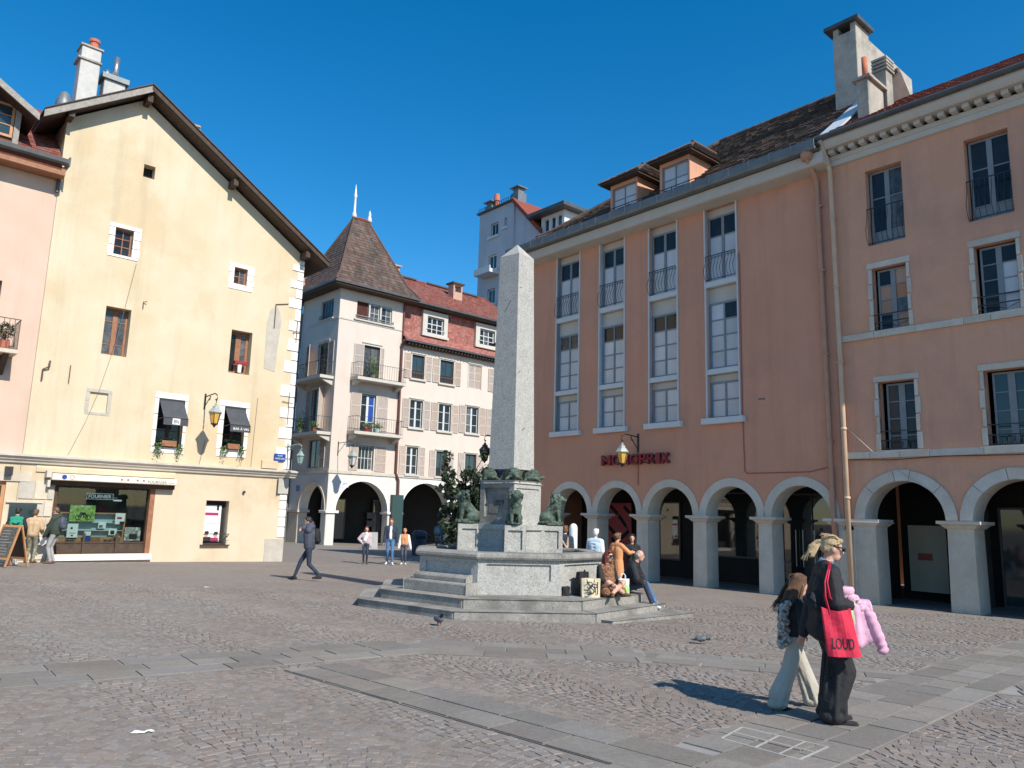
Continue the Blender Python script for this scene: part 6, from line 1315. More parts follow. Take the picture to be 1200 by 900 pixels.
# --- woman in black with the red tote
WL, WR = (3.05, 7.6), rzdir(1, -.10)
def blond(h):
    P = [('e', h(0, -.015, .045), (.083, .096, .088), 'hair_blond'), ('e', h(0, -.06, .02), (.077, .06, .08), 'hair_blond'), ('c', h(-.04, .06, .092), h(.04, .06, .092), .026, .026, 'hair_blond'), ('e', h(0, -.12, .045), (.028, .03, .03), 'hair_blond')]
    for q in range(16):
        a = q*2.4; r = .012+.02*(q % 3)/2
        P.append(('c', h(.014*math.cos(a), -.13+.01*math.sin(a), .045), h(r*1.3*math.cos(a)*1.1, -.185-.03*(q % 4)/3+r*math.sin(a), -.085-.04*(q % 5)/4), .019, .008, 'hair_blond'))
    for q in range(10): P.append(('c', h(.084*(-1)**q, .045-.02*(q//2), .06), h(.06*(-1)**q, -.09, .05-.02*(q//2)), .009, .009, 'hair_blond'))
    return P
def coat_w(t, h):
    P = [('e', t(0, -.01, .02), (.19, .15, .16), 'cloth_black_coat'), ('c', t(-.07, -.02, .0), t(-.08, -.01, .35), .135, .14, 'cloth_black_coat'), ('c', t(.07, -.02, .0), t(.08, -.01, .35), .135, .14, 'cloth_black_coat'),
         ('c', t(-.09, -.03, -.05), t(.09, -.03, -.05), .14, .14, 'cloth_black_coat'), ('c', t(-.05, -.03, .53), t(.05, -.03, .53), .07, .07, 'cloth_black_coat'), ('c', t(-.045, .035, .575), t(.045, .035, .575), .02, .02, 'cloth_denim'), ('c', t(0, -.06, .575), t(.0, -.05, .6), .03, .028, 'cloth_denim')]
    for q in range(7): P.append(('c', t(.13, .08-.05*q, .40-.03*q), t(.165, .02-.03*q, .05+.02*q), .045, .045, 'cloth_black_coat'))
    return P
wo, t_, h_, Rh_ = person('blonde woman in black walking with a red tote bag and dark sunglasses', G(*WL), WR, 1.70, dict(top='cloth_black_coat', legs='cloth_black', shoes='cloth_black', hair='hair_blond'), lean=.04, feet=((-.10, .03), (.10, .0)),
    hands=[(-.24, -.16, .80), (.17, .24, 1.10)], elbow=((-.6, -.6, -.2), (.6, -.75, -.3)), wide=.065, puff=.03, nod=.18, hair='none', hairx=blond, extra=coat_w, voxel=.009, coat='cloth_black_coat', toe=((-.03, .19, -.055), (.03, .19, -.055)))
mb = MB(Matrix.Translation(h_(0, 0, 0)) @ Rh_.to_4x4())
for sx in (-1, 1): mb.prism([(sx*.006, .030), (sx*.066, .034), (sx*.07, .006), (sx*.05, -.004), (sx*.012, .0)], 'y', .102, .112); mb.beam((sx*.068, .105, .026), (sx*.085, -.01, .03), .008, .014)
mb.box(-.012, .012, .104, .112, .014, .026); obj('sunglasses', mb, 'ink', wo)
def strands(par, name, m, paths, r=.0042, n=4):
    mb = MB()
    for p in paths: mb.tube(p, [r]*(len(p)-1)+[r*.3], n, False)
    return obj(name, mb, m, par, True)
rq = random.Random(12); paths = []; HM = lambda x, y, z: h_(x, y, z)
for q in range(240):
    a = rq.uniform(-1.35, 1.35); knot = Vector((rq.gauss(0, .008), -.118, .045+rq.gauss(0, .01)))
    s0 = Vector((.088*math.sin(a), .085*max(.25, math.cos(a))-.01, .05+.088*math.cos(a)*rq.uniform(.75, 1.0)-.02)); path = []
    for k in range(6):
        t = k/5; v = s0.lerp(knot, t); d = Vector((v.x/.088, (v.y+.018)/.104, (v.z-.04)/.097)); L = max(d.length, .3)
        tgt = 1.0+rq.uniform(.0, .035) if k < 5 else L; v2 = Vector((d.x/L*tgt*.088, d.y/L*tgt*.104-.018, d.z/L*tgt*.097+.04)); path.append(HM(*v2))
    paths.append(path)
for q in range(150):
    a = rq.uniform(0, 2*PI); sp = rq.uniform(.004, .034); L = rq.uniform(.10, .20)
    paths.append([HM(.012*math.cos(a), -.12, .045+.012*math.sin(a)), HM(.02*math.cos(a), -.155, .04+.02*math.sin(a)), HM(sp*math.cos(a), -.17-L*.25, -.0-L*.2+sp*math.sin(a)), HM(sp*1.3*math.cos(a)+rq.uniform(-.01, .01), -.17-L*.42+sp*math.sin(a), .02-L*.95)])
for q in range(26): 
    a = rq.uniform(-1.2, 1.2); paths.append([HM(.08*math.sin(a), .06*math.cos(a), .1), HM(.095*math.sin(a), -.02+rq.uniform(-.02, .02), .125+rq.uniform(0, .012)), HM(.10*math.sin(a)+rq.uniform(-.02, .02), -.11, .10+rq.uniform(0, .04))])
strands(wo, 'hair_strands', 'hair_blond', paths, .0036)
# red tote on her shoulder
bag = thing('tote_bag', 'red tote bag with dark lettering on the blonde woman\'s shoulder', 'bag', G(*WL), WR); bag.scale = (.97,)*3
mb = MB(); n = 8
bx0, bz0, bz1 = .30, .67, 1.11
def bagpt(u, v, f):   # u along, v up, f side
    th = .055*math.sin(PI*(.12+.76*u))*(1-.35*v) + .012*math.sin(9*u+3*v)
    return (bx0+f*th+.02*(1-v), -.13+.265*u+.03*(1-v)*(u-.3)+.05*(1-v), bz0+(bz1-bz0)*v-.03*math.sin(PI*u)*(v > .9))
for f in (-1, 1):
    for i in range(n):
        for j in range(n): mb.quad(bagpt(i/n, j/n, f), bagpt((i+1)/n, j/n, f), bagpt((i+1)/n, (j+1)/n, f), bagpt(i/n, (j+1)/n, f))
for i in range(n): mb.quad(bagpt(i/n, 0, -1), bagpt((i+1)/n, 0, -1), bagpt((i+1)/n, 0, 1), bagpt(i/n, 0, 1))
for u in (0, 1):
    for j in range(n): mb.quad(bagpt(u, j/n, -1), bagpt(u, (j+1)/n, -1), bagpt(u, (j+1)/n, 1), bagpt(u, j/n, 1))
obj('bag_body', mb, 'bag_red', bag, True)
mb = MB()
for f in (1, -1):
    p0, p1 = Vector(bagpt(.25, 1, f)), Vector(bagpt(.72, 1, f)); mb.tube([p0+Vector((0, 0, -.05)), p0, (.315-.03*(f < 0), -.09, 1.2), (.295, -.085, 1.34), (.235, -.035, 1.45), (.17, .0, 1.515)], .0075, 6); mb.tube([p1+Vector((0, 0, -.05)), p1, (.32-.03*(f < 0), -.05, 1.2), (.30, -.065, 1.34), (.24, -.022, 1.45), (.175, .01, 1.515)], .0075, 6)
obj('strap', mb, 'bag_red', bag, True)
tx = text('LOUD', 'letters', bag, 'ink', 0, 0, 0, .10, .20, ex=.0005, Mx=Matrix.Identity(4), bold=.012)
for v_ in tx.data.vertices:      # print follows the bulge of the cloth
    y, z = .04+v_.co.x, .79+v_.co.y; vv = (z-bz0)/(bz1-bz0); uu = (y+.13-.05*(1-vv)+.009*(1-vv))/(.265+.03*(1-vv)); v_.co = Vector(bagpt(uu, vv, 1))+Vector((.004+v_.co.z, 0, 0))
# pink child's jacket over her arm
pj = thing('jacket', 'pink child\'s jacket with magenta and green patches draped over the woman\'s arm', 'jacket', G(WL[0]-.10, WL[1]+.01), WR)
def flap(name, m, fn, nu=16, nv=14, th=.012):
    mb = MB()
    for i in range(nu):
        for j in range(nv): mb.quad(fn(i/nu, j/nv), fn((i+1)/nu, j/nv), fn((i+1)/nu, (j+1)/nv), fn(i/nu, (j+1)/nv))
    me = bpy.data.meshes.new(name); bm = bmesh.new(); vv = [bm.verts.new(p) for p in mb.v]
    for f in mb.f: bm.faces.new([vv[i] for i in f])
    bmesh.ops.remove_doubles(bm, verts=bm.verts[:], dist=1e-5); bm.to_mesh(me); bm.free(); me.materials.append(M[m]); me.polygons.foreach_set('use_smooth', [True]*len(me.polygons))
    o = bpy.data.objects.new(name, me); COL.objects.link(o); o.parent = pj; sd_ = o.modifiers.new('s', 'SOLIDIFY'); sd_.thickness = th; sd_.offset = 1; return o
def drape(y0, y1, L, x0=.0, ph=0.0, fl=.04):
    def fn(u, v):      # v=0 behind the forearm, 1 at the hanging hem
        y = y0+(y1-y0)*u; s = (v-.25)*L*1.33
        if s < 0: x, z = .12+x0+(s+.0)*.1, 1.12+s*.9
        else:
            a = min(s/.12, 1)*PI/2; x = .15+x0+.10*math.sin(a)+max(0, s-.12)*.08; z = 1.145-.055*(1-math.cos(a))-max(0, s-.10)
        f = math.sin(u*11+ph+v*1.7)*.018*v+math.sin(u*23+ph*2)*.006*v
        return (x+f, y+fl*v*(u-.3)+.02*math.sin(v*5+ph)*u, z+.025*math.sin(u*7+ph)*v)
    return fn
flap('jacket_back', 'cloth_pink', drape(.15, .36, .36, .0, .4)); flap('jacket_front', 'cloth_pink', drape(.20, .42, .44, .012, 2.1, .10))
flap('printed_panel', 'cloth_lime', lambda u, v: (lambda p: (p[0]+.016, p[1], p[2]))(drape(.19, .27, .30, .002, .4)(u, .45+.5*v)), 6, 8, .004)
def sleeve(pts, r, m, name='sleeve'):
    mb = MB(); P_ = [Vector(p) for p in pts]; path = []; rs_ = []
    n = 22
    for k in range(n+1):
        t = k/n*(len(P_)-1); i = min(int(t), len(P_)-2); path.append(P_[i].lerp(P_[i+1], t-i)+Vector((.004*math.sin(k*2.2), .003*math.cos(k*1.7), 0))); rs_.append(r[0]+(r[1]-r[0])*k/n+.003*math.sin(k*1.9)+(.008 if k == n-2 else 0)-(.02 if k == n else 0))
    mb.tube(path, rs_, 14); return obj(name, mb, m, pj, True)
sleeve([(.19, .36, 1.11), (.24, .42, 1.0), (.27, .48, .82), (.27, .52, .68)], (.056, .042), 'cloth_pink'); sleeve([(.20, .20, 1.18), (.20, .30, 1.14), (.22, .36, 1.05)], (.055, .045), 'cloth_pink')
mb = MB(); mb.lathe([(.05, 0), (.072, .02), (.078, .06), (.068, .085), (.05, .09), (.045, .06), (.02, .03)], (.19, .21, 1.17), 14, 0, 1, 1.25); obj('hood', mb, 'cloth_pink', pj, True)
mb = MB(); mb.lathe([(.047, .075), (.03, .05), (.005, .045)], (.19, .21, 1.175), 12); obj('hood_lining', mb, 'cloth_magenta', pj, True)
# --- girl beside her
GL = (2.93, 8.15)
def girlhair(h):
    P = [('e', h(0, -.018, .042), (.108, .122, .115), 'hair_brown'), ('e', h(0, -.06, -.01), (.10, .08, .11), 'hair_brown')]
    rq = random.Random(8)
    for q in range(34):
        x = rq.uniform(-.095, .095); zz = rq.uniform(-.05, .05); fl = rq.uniform(.12, .30)
        P.append(('c', h(x, -.075+rq.uniform(0, .03), zz), h(x*1.3+rq.uniform(-.02, .02), -.09-fl*.35, zz-fl), .026, .010, 'hair_brown'))
    for sg in (-1, 1): P.append(('c', h(sg*.1, .0, .02), h(sg*.105, -.03, -.2), .03, .018, 'hair_brown'))
    return P
def girlx(t, h):
    return [('c', t(-.05, .0, .45), t(.05, .0, .45), .12, .12, 'cloth_black'), ('e', t(0, .0, .16), (.16, .135, .10), 'cloth_black')]
gi, t_, h_, Rh_ = person('small girl with windblown brown hair in a black gilet and wide beige trousers', G(*GL), rzdir(1, .06), 1.27, dict(top='cloth_black', legs='cloth_beige', shoes='cloth_black', hair='hair_brown'), lean=.08, feet=((-.10, .29), (.10, -.30)), footz=(0, .0),
    hands=[(-.24, .12, .86), (.34, .20, 1.03)], wide=.07, puff=.03, nod=.12, hair='none', hairx=girlhair, voxel=.011, hs=1.22, sleeves='cloth_black', extra=girlx, shoulders=.9, knee=((0, 1, .1), (0, 1, .1)), toe=((-.03, .2, -.055), (.03, .17, -.07)))
paths = []; rq = random.Random(21)
for q in range(330):
    a = rq.uniform(-2.6, 2.6); x, y = .108*math.sin(a), .10*math.cos(a)-.02; top = Vector((x*.25, y*.2, .155)); mid = Vector((x, y, .06+rq.uniform(-.02, .02))); wv = rq.uniform(-.02, .02); L = rq.uniform(.14, .30)
    if y > .055: continue
    paths.append([h_(*top), h_(*(top.lerp(mid, .6)*1.0+Vector((x*.25, y*.25, .02)))), h_(*mid), h_(x*1.1+wv*.4, y-.03-L*.12, -.05), h_(x*1.05+wv, y-.04-L*.30, -.05-L*.6), h_(x*.9+wv*2, y-.05-L*.44+rq.uniform(-.03, .02), -.06-L*.9)])
strands(gi, 'hair_strands', 'hair_brown', paths, .0055)
P = []
rq = random.Random(2)
for q in range(9): P.append(('c', (.13+rq.uniform(-.03, .05), -.18+rq.uniform(-.04, .04), 1.42-q*.06), (.15+rq.uniform(-.03, .04), -.21+rq.uniform(-.05, .03), 1.34-q*.06), .055, .05, 'cloth_floral'))
fuse('scarf', P, .012, gi, 1)
# --- man striding left, black hair, slate puffer jacket
def mx(t, h):
    P = [('e', t(0, -.20, .30), (.15, .10, .22), 'cloth_black'), ('e', t(0, -.24, .18), (.13, .07, .10), 'cloth_black')]
    for q in range(6): P.append(('e', t(0, .0, .02+q*.085), (.205, .165, .05), 'cloth_slate'))
    return P
person('man in a slate hooded puffer jacket striding left with a dark backpack', G(-5.45, 21.75), rzdir(-1, -.12), 1.74, dict(top='cloth_slate', legs='cloth_navy', shoes='cloth_black', hair='hair_dark'), lean=.06, hz=.90, feet=((-.09, -.33), (.09, .36)), footz=(.06, .02), hands=[(-.06, .20, 1.42), (.26, .04, .93)], puff=.045, hood=True, extra=mx, coat='cloth_slate', knee=((0, 1, .1), (0, 1, 0)), nod=.1)
# --- family walking towards us
person('girl in a pink grey jacket and white scarf with a hand on her hip', G(-5.56, 31.0), rzdir(.15, -1), 1.42, dict(top='cloth_pinkgrey', legs='cloth_navy', shoes='shoe_brown', hair='hair_auburn'), hands=[(-.22, .05, .86), (.19, .05, 1.0)], elbow=((-.6, -.3, 0), (1, -.2, 0)), hair='long', hs=1.1, puff=.025, extra=lambda t, h: [('c', t(-.05, .10, .5), t(.06, .12, .2), .06, .08, 'cloth_white'), ('e', t(0, .06, .52), (.11, .1, .05), 'cloth_white')], feet=((-.08, .1), (.08, -.06)))
person('man in a navy jacket over a white shirt and blue jeans', G(-4.62, 31.1), rzdir(.12, -1), 1.78, dict(top='cloth_navy', legs='cloth_denim', shoes='shoe_white', hair='hair_brown'), hands=[(-.27, .1, .84), (.24, .08, .84)], puff=.02, feet=((-.1, .14), (.1, -.1)), extra=lambda t, h: [('c', t(0, .115, .5), t(0, .125, .08), .045, .05, 'cloth_white')])
person('red haired child in an orange gilet with white sleeves', G(-4.12, 31.5), rzdir(.1, -1), 1.40, dict(top='cloth_orange', legs='cloth_slate', shoes='shoe_white', hair='hair_red'), sleeves='cloth_white', hands=[(-.32, .08, .80), (.27, .1, .82)], hair='short', hs=1.1, puff=.03, feet=((-.08, .06), (.08, -.05)))
# --- three at the left shop
person('person seen from behind in a bright green waistcoat with a dark emblem', G(-14.55, 23.3), rzdir(-.45, 1), 1.66, dict(top='cloth_green', legs='cloth_grey', shoes='shoe_white', hair='hair_dark'), sleeves='cloth_black', hands=[(-.2, .18, 1.0), (.26, .1, .92)], extra=lambda t, h: [('c', t(-.08, -.145, .36), t(.0, -.155, .31), .016, .02, 'cloth_black'), ('c', t(.0, -.155, .31), t(.1, -.14, .38), .02, .012, 'cloth_black'), ('c', t(-.07, -.15, .33), t(.08, -.15, .33), .012, .012, 'cloth_black')])
person('person in a tan jacket and camouflage trousers by the stone wall', G(-14.75, 24.5), rzdir(-.2, 1), 1.62, dict(top='cloth_tan', legs='cloth_camo', shoes='shoe_brown', hair='hair_brown'), puff=.025, hands=[(-.15, .22, 1.05), (.2, .2, 1.0)], coat='cloth_tan', hair='short')
person('man in a dark green jacket with a grey backpack holding papers', G(-14.12, 24.6), rzdir(-1, -.05), 1.72, dict(top='cloth_darkgreen', legs='cloth_grey', shoes='shoe_brown', hair='hair_brown'), puff=.035, coat='cloth_darkgreen', hands=[(-.1, .26, .86), (.12, .26, .84)], hood=True, nod=.25, extra=lambda t, h: [('e', t(0, -.20, .32), (.15, .10, .21), 'cloth_slate'), ('e', t(0, -.27, .22), (.11, .05, .1), 'cloth_slate')])
pp = thing('papers', 'white papers held by the man with the grey backpack', 'papers', G(-14.12, 24.6), rzdir(-1, -.05)); mb = MB(); mb.prism([(.24, .92), (.50, .80), (.46, .55), (.2, .70)], 'x', .1, .106); obj('sheet', mb, 'paper', pp); mb = MB(); mb.prism([(.26, .88), (.47, .78), (.42, .52), (.22, .66)], 'x', .125, .13); obj('sheet', mb, 'paper', pp)
# --- sitting on the fountain steps
def dress(t, h):
    P = [('c', t(-.03, .06, .45), t(-.05, .10, .0), .10, .15, 'cloth_leopard'), ('c', t(.03, .06, .45), t(.05, .10, .0), .10, .15, 'cloth_leopard'), ('c', t(-.1, .12, .02), t(-.22, .30, .02), .12, .10, 'cloth_leopard'), ('c', t(.1, .12, .02), t(.22, .30, .02), .12, .10, 'cloth_leopard'),
         ('e', t(0, .15, .33), (.05, .02, .07), 'cloth_white'), ('c', t(-.14, -.02, .42), t(-.15, .02, .1), .085, .09, 'cloth_black'), ('c', t(.14, -.02, .42), t(.15, .02, .1), .085, .09, 'cloth_black')]
    for sg in (-1, 1): P += [('c', t(sg*.08, .06, .50), t(sg*.07, .13, .12), .032, .022, 'cloth_leopard')]
    return P
SW = (1.98, 16.02, .166); SWR = rzdir(.55, -.84)
sw, t_, h_, Rh_ = person('auburn haired woman in a leopard dress and black jacket sitting cross legged on the steps', SW, SWR, 1.66, dict(top='cloth_leopard', legs='skin', shoes='shoe_brown', hair='hair_auburn'), hips=(0, 0, .12), lean=.10, feet=((.15, .44), (-.16, .40)), footz=(.0, .0), knee=((-1, .25, .75), (1, .25, .75)), toe=((.1, .12, -.03), (-.1, .12, -.03)),
    hands=[(-.12, .32, .30), (.16, .40, .26)], sleeves='cloth_black', hair='long', extra=dress, voxel=.013, nod=.12, yaw=.15)
mb = MB(Matrix.Translation(h_(0, 0, 0)) @ Rh_.to_4x4())
for sx in (-1, 1): mb.prism([(sx*.006, .042), (sx*.066, .044), (sx*.068, .0), (sx*.04, -.012), (sx*.01, -.002)], 'y', .102, .112); mb.beam((sx*.068, .105, .03), (sx*.085, -.01, .03), .008, .014)
mb.box(-.012, .012, .104, .112, .018, .032); obj('sunglasses', mb, 'ink', sw)
SM = (2.52, 16.72, .166)
person('grey balding man in a black jacket and jeans sitting bent on the step edge', SM, rzdir(.93, -.30), 1.72, dict(top='cloth_black_coat', legs='cloth_denim', shoes='shoe_white', hair='hair_grey'), hips=(0, 0, .13), lean=.38, feet=((-.11, .60), (.12, .56)), footz=(-.27, -.27), knee=((0, .2, 1), (0, .2, 1)), hands=[(-.05, .36, .24), (.07, .36, .22)], elbow=((-1, -.1, -.2), (1, -.1, -.2)), hair='ring', puff=.04, nod=.12, voxel=.013, coat='cloth_black_coat', legm=('cloth_denim', 'cloth_navy'))
def softbag(name, label, loc, rz, w_, d_, h_, m, lean=0, cat='bag'):
    o = thing(name, label, cat, loc, rz); mb = MB(); n = 6
    def pt(u, v, f): return ((u-.5)*w_*(1+.05*v), f*d_*.5*(.75+.5*math.sin(PI*u))*(1-.45*v)+.012*math.sin(7*u+4*v)+lean*v, h_*v)
    for f in (-1, 1):
        for i in range(n):
            for j in range(n): mb.quad(pt(i/n, j/n, f), pt((i+1)/n, j/n, f), pt((i+1)/n, (j+1)/n, f), pt(i/n, (j+1)/n, f))
    for i in range(n): mb.quad(pt(i/n, 0, -1), pt((i+1)/n, 0, -1), pt((i+1)/n, 0, 1), pt(i/n, 0, 1))
    for u in (0, 1):
        for j in range(n): mb.quad(pt(u, j/n, -1), pt(u, (j+1)/n, -1), pt(u, (j+1)/n, 1), pt(u, j/n, 1))
    obj('bag_body', mb, m, o, True); return o, pt
o, pt = softbag('tote_bag', 'cream canvas tote bag with black curls standing on the fountain step', (1.66, 15.68, .166), D2R(8), .36, .16, .36, 'bag_canvas')
mb = MB()
for f in (-1, 1): mb.tube([pt(.28, 1, f), (-.07, f*.09, .30), (-.03, f*.10, .24), (.03, f*.10, .24), (.07, f*.09, .30), pt(.72, 1, f)], .012, 5)
obj('handle', mb, 'bag_canvas', o)
mb = MB()
for cx, cz, r in ((-.05, .24, .05), (.0, .15, .055), (-.06, .1, .035), (.06, .22, .03)): arch_ring(mb, cx, cz, r, r+.018, -.125, -.118, .6, 5.8, 14)
mb.box(.10, .12, -.122, -.116, .06, .3); obj('print', mb, 'ink', o)
o, pt = softbag('backpack', 'black bag slumped behind the cream tote', (1.52, 15.98, .166), D2R(50), .30, .2, .46, 'cloth_black'); mb = MB(); mb.tube([(-.05, -.05, .44), (0, -.06, .5), (.05, -.05, .44)], .012, 5); obj('handle', mb, 'cloth_black', o)
o, pt = softbag('pouch', 'small black pouch leaning on the basin beside the bags', (1.18, 15.78, .166), D2R(20), .15, .12, .18, 'cloth_black'); mb = MB(); mb.tube([(0, -.03, .17), (.03, -.03, .2), (.05, -.03, .16)], .008, 5); obj('handle', mb, 'cloth_black', o)
o, pt = softbag('shopping_bag', 'white and lime shopping bag standing between the seated pair', (2.40, 16.36, .166), D2R(12), .24, .10, .32, 'poster_white')
mb = MB(); mb.box(-.115, .115, -.068, -.062, .02, .15); mb.box(-.08, .08, -.069, -.063, .16, .2); obj('print', mb, 'bag_lime', o); mb = MB()
for f in (-1, 1): mb.tube([(-.05, f*.02, .31), (-.05, f*.02, .38), (-.02, f*.02, .42), (.02, f*.02, .42), (.05, f*.02, .38), (.05, f*.02, .31)], .008, 5)
obj('handle', mb, 'poster_white', o); piece('print', o, 'ink_grey', -.02, .02, -.056, -.05, .26, .29)
# --- beyond the basin
person('man in a dark jacket seen from behind left of the white bollard', G(1.58, 22.0), rzdir(.3, 1), 1.74, dict(top='cloth_navy', legs='cloth_navy', shoes='cloth_black', hair='hair_brown'), lean=.1, puff=.03, extra=lambda t, h: [('c', t(-.12, -.13, .52), t(.1, -.15, .2), .022, .022, 'cloth_tan'), ('c', t(.12, -.13, .5), t(.12, -.14, .1), .02, .02, 'cloth_tan')], coat='cloth_navy')
person('white haired person in a pale blue quilted waistcoat seen from behind', G(2.45, 22.0), rzdir(.5, 1), 1.68, dict(top='cloth_lightblue', legs='cloth_grey', shoes='shoe_white', hair='hair_white'), puff=.03, sleeves='cloth_white', coat='cloth_lightblue', extra=lambda t, h: [('e', t(0, 0, .06+q*.09), (.19, .155, .04), 'cloth_lightblue') for q in range(5)])
person('brown haired woman in an orange coat reaching out to her companion', G(2.86, 20.6), rzdir(.7, .6), 1.60, dict(top='cloth_orange', legs='cloth_camo', shoes='shoe_brown', hair='hair_brown'), puff=.02, coat='cloth_orange', hair='bun', hands=[(-.2, .2, .95), (.2, .42, 1.22)], extra=lambda t, h: [('c', t(-.06, 0, .05), t(-.08, 0, -.35), .14, .16, 'cloth_orange'), ('c', t(.06, 0, .05), t(.08, 0, -.35), .14, .16, 'cloth_orange')])
person('dark haired woman in black standing with the woman in the orange coat', G(3.32, 21.0), rzdir(-.2, -1), 1.58, dict(top='cloth_black', legs='cloth_black', shoes='cloth_black', hair='hair_dark'), hair='long', hands=[(-.2, .1, .9), (.22, .2, 1.3)])
bo = thing('bollard', 'white round topped post beyond the fountain rim', 'bollard', G(2.05, 24.6)); mb = MB(); mb.lathe([(.13, -.1), (.13, 1.66), (.125, 1.72), (.10, 1.78), (.055, 1.82), (.01, 1.835)], (0, 0, 0), 16); obj('post', mb, 'poster_white', bo, True); mb = MB(); mb.lathe([(.16, -.1), (.16, .12), (.135, .14)], (0, 0, 0), 16); obj('base', mb, 'grey_limestone', bo)
# --- cyclist under the far arch
CY = (-3.85, 43.5)
person('person in a teal cap and teal jacket with a pale backpack under the far arch', G(*CY), rzdir(.3, 1), 1.74, dict(top='cloth_teal', legs='cloth_grey', shoes='cloth_black', hair='hair_dark'), puff=.03, hat='cloth_teal', extra=lambda t, h: [('e', t(0, -.20, .30), (.16, .11, .22), 'cloth_grey')], hands=[(-.2, .3, 1.0), (.24, .3, 1.0)])
def bicycle(label, loc, rz, m):
    o = thing('bicycle', label, 'bicycle', loc, rz, 'bicycles parked before the far arch')
    for y in (-.52, .52):
        mb = MB()
        P_ = [(0, y+.33*math.cos(a*PI/10), .35+.33*math.sin(a*PI/10)) for a in range(21)]; mb.tube(P_, .022, 5, False)
        for a in range(8): mb.tube([(0, y, .35), (0, y+.32*math.cos(a*PI/4), .35+.32*math.sin(a*PI/4))], .004, 3, False)
        obj('wheel', mb, 'ink', o)
    mb = MB(); 
    for a, b in (((0, -.52, .35), (0, -.1, .30)), ((0, -.52, .35), (0, -.2, .82)), ((0, -.1, .3), (0, -.2, .88)), ((0, -.1, .3), (0, .38, .78)), ((0, -.2, .80), (0, .37, .86)), ((0, .52, .35), (0, .36, .98))): mb.tube([a, b], .018, 6)
    obj('frame', mb, m, o); mb = MB(); mb.tube([(-.27, .28, 1.02), (-.1, .36, 1.0), (.1, .36, 1.0), (.27, .28, 1.02)], .014, 5); obj('handlebar', mb, 'steel', o)
    mb = MB(); mb.lathe([(.03, 0), (.08, .03), (.07, .07), (.02, .08)], (0, -.24, .88), 8, 0, .8, 1.5); obj('saddle', mb, 'ink', o)
bicycle('dark bicycle standing left of the person in the teal cap', G(-4.5, 43.8), .9, 'iron'); bicycle('blue framed bicycle standing right of the person in the teal cap', G(-3.2, 43.2), 1.2, 'cloth_denim'); bicycle('red framed bicycle parked against the tree base', G(-2.6, 42.0), .5, 'sign_red')
o = thing('signboard', 'pale folded signboard standing under the first far arch', 'sign', G(-8.2, 47.5), .3)
mb = MB(); mb.prism([(-.3, 0), (-.26, 0), (0, .95), (-.02, .98)], 'x', -.35, .35); obj('panel', mb, 'cloth_grey', o); mb = MB(); mb.prism([(.3, 0), (.26, 0), (0, .95), (.02, .98)], 'x', -.35, .35); obj('panel', mb, 'interior_wall', o)
o = thing('rubbish_bin', 'blue grey bin beside the red haired child', 'bin', G(-4.55, 40.5), .3); mb = MB(); mb.lathe([(.34, 0), (.40, 1.05), (.42, 1.1), (.30, 1.25), (.05, 1.28)], (0, 0, 0), 10); obj('body', mb, 'cloth_slate', o)
mb = MB(); mb.box(-.25, .25, -.43, -.38, .85, 1.0); obj('slot', mb, 'ink', o)
# --- chalk board at the left edge
ab = thing('chalkboard', 'wooden folding chalkboard standing on the paving at the left edge', 'sign', G(-14.2, 22.6), D2R(-24)); ab.scale = (.92,)*3
for sg, m in ((-1, 'chalk'), (1, 'ink')):
    T = Matrix.Translation((0, sg*.02, 1.28)) @ Matrix.Rotation(sg*.26, 4, 'X')
    mb = MB(T); mb.box(-.37, .37, -.012, .012, -1.02, -.08); obj('board', mb, m, ab)
    mb = MB(T); [mb.box(x, x+.055, -.022, .022, -1.30, 0) for x in (-.42, .365)]; mb.box(-.365, .365, -.022, .022, -.08, -.01); mb.box(-.365, .365, -.022, .022, -1.08, -1.02); obj('frame', mb, 'wood_orange', ab)
    if sg < 0:
        for q in range(9): piece('chalk_line', ab, 'cloth_grey', -.30, rnd.uniform(.05, .3), -.016, -.013, -.2-q*.09, -.185-q*.09, T)

# ================================================================ PIGEONS, LITTER
def pigeon(label, x, y, rz, peck):
    o = thing('pigeon', label, 'pigeon', G(x, y), rz, None); hz_, hy = (.20, .14) if not peck else (.10, .17)
    P = [('c', (0, -.03, .115), (0, .05, .135), .058, .062, 'pigeon_grey'), ('c', (0, -.05, .12), (0, -.20, .10), .045, .018, 'pigeon_grey'), ('c', (0, .06, .15), (0, hy-.02, hz_+.02), .042, .026, 'pigeon_dark'), ('e', (0, hy, hz_+.035), (.024, .030, .026), 'pigeon_dark'), ('c', (0, hy+.02, hz_+.032), (0, hy+.05, hz_+.022), .008, .004, 'ink')]
    for s in (-1, 1): P += [('e', (s*.052, -.03, .13), (.02, .11, .045), 'pigeon_grey'), ('c', (s*.025, 0, .09), (s*.028, .0, .02), .012, .008, 'ink_red'), ('c', (s*.028, 0, .012), (s*.03, .035, .010), .008, .006, 'ink_red'), ('c', (s*.05, -.09, .14), (s*.045, -.13, .11), .022, .012, 'pigeon_dark')]
    fuse('body', P, .0065, o, 1); o.scale = (.95,)*3 if not peck else (.72,)*3
pigeon('dark pigeon standing upright before the fountain steps', -1.1, 13.35, rzdir(.5, -1), False); pigeon('grey pigeon bending to the ground right of the fountain', 3.03, 12.4, rzdir(1, -.2), True)
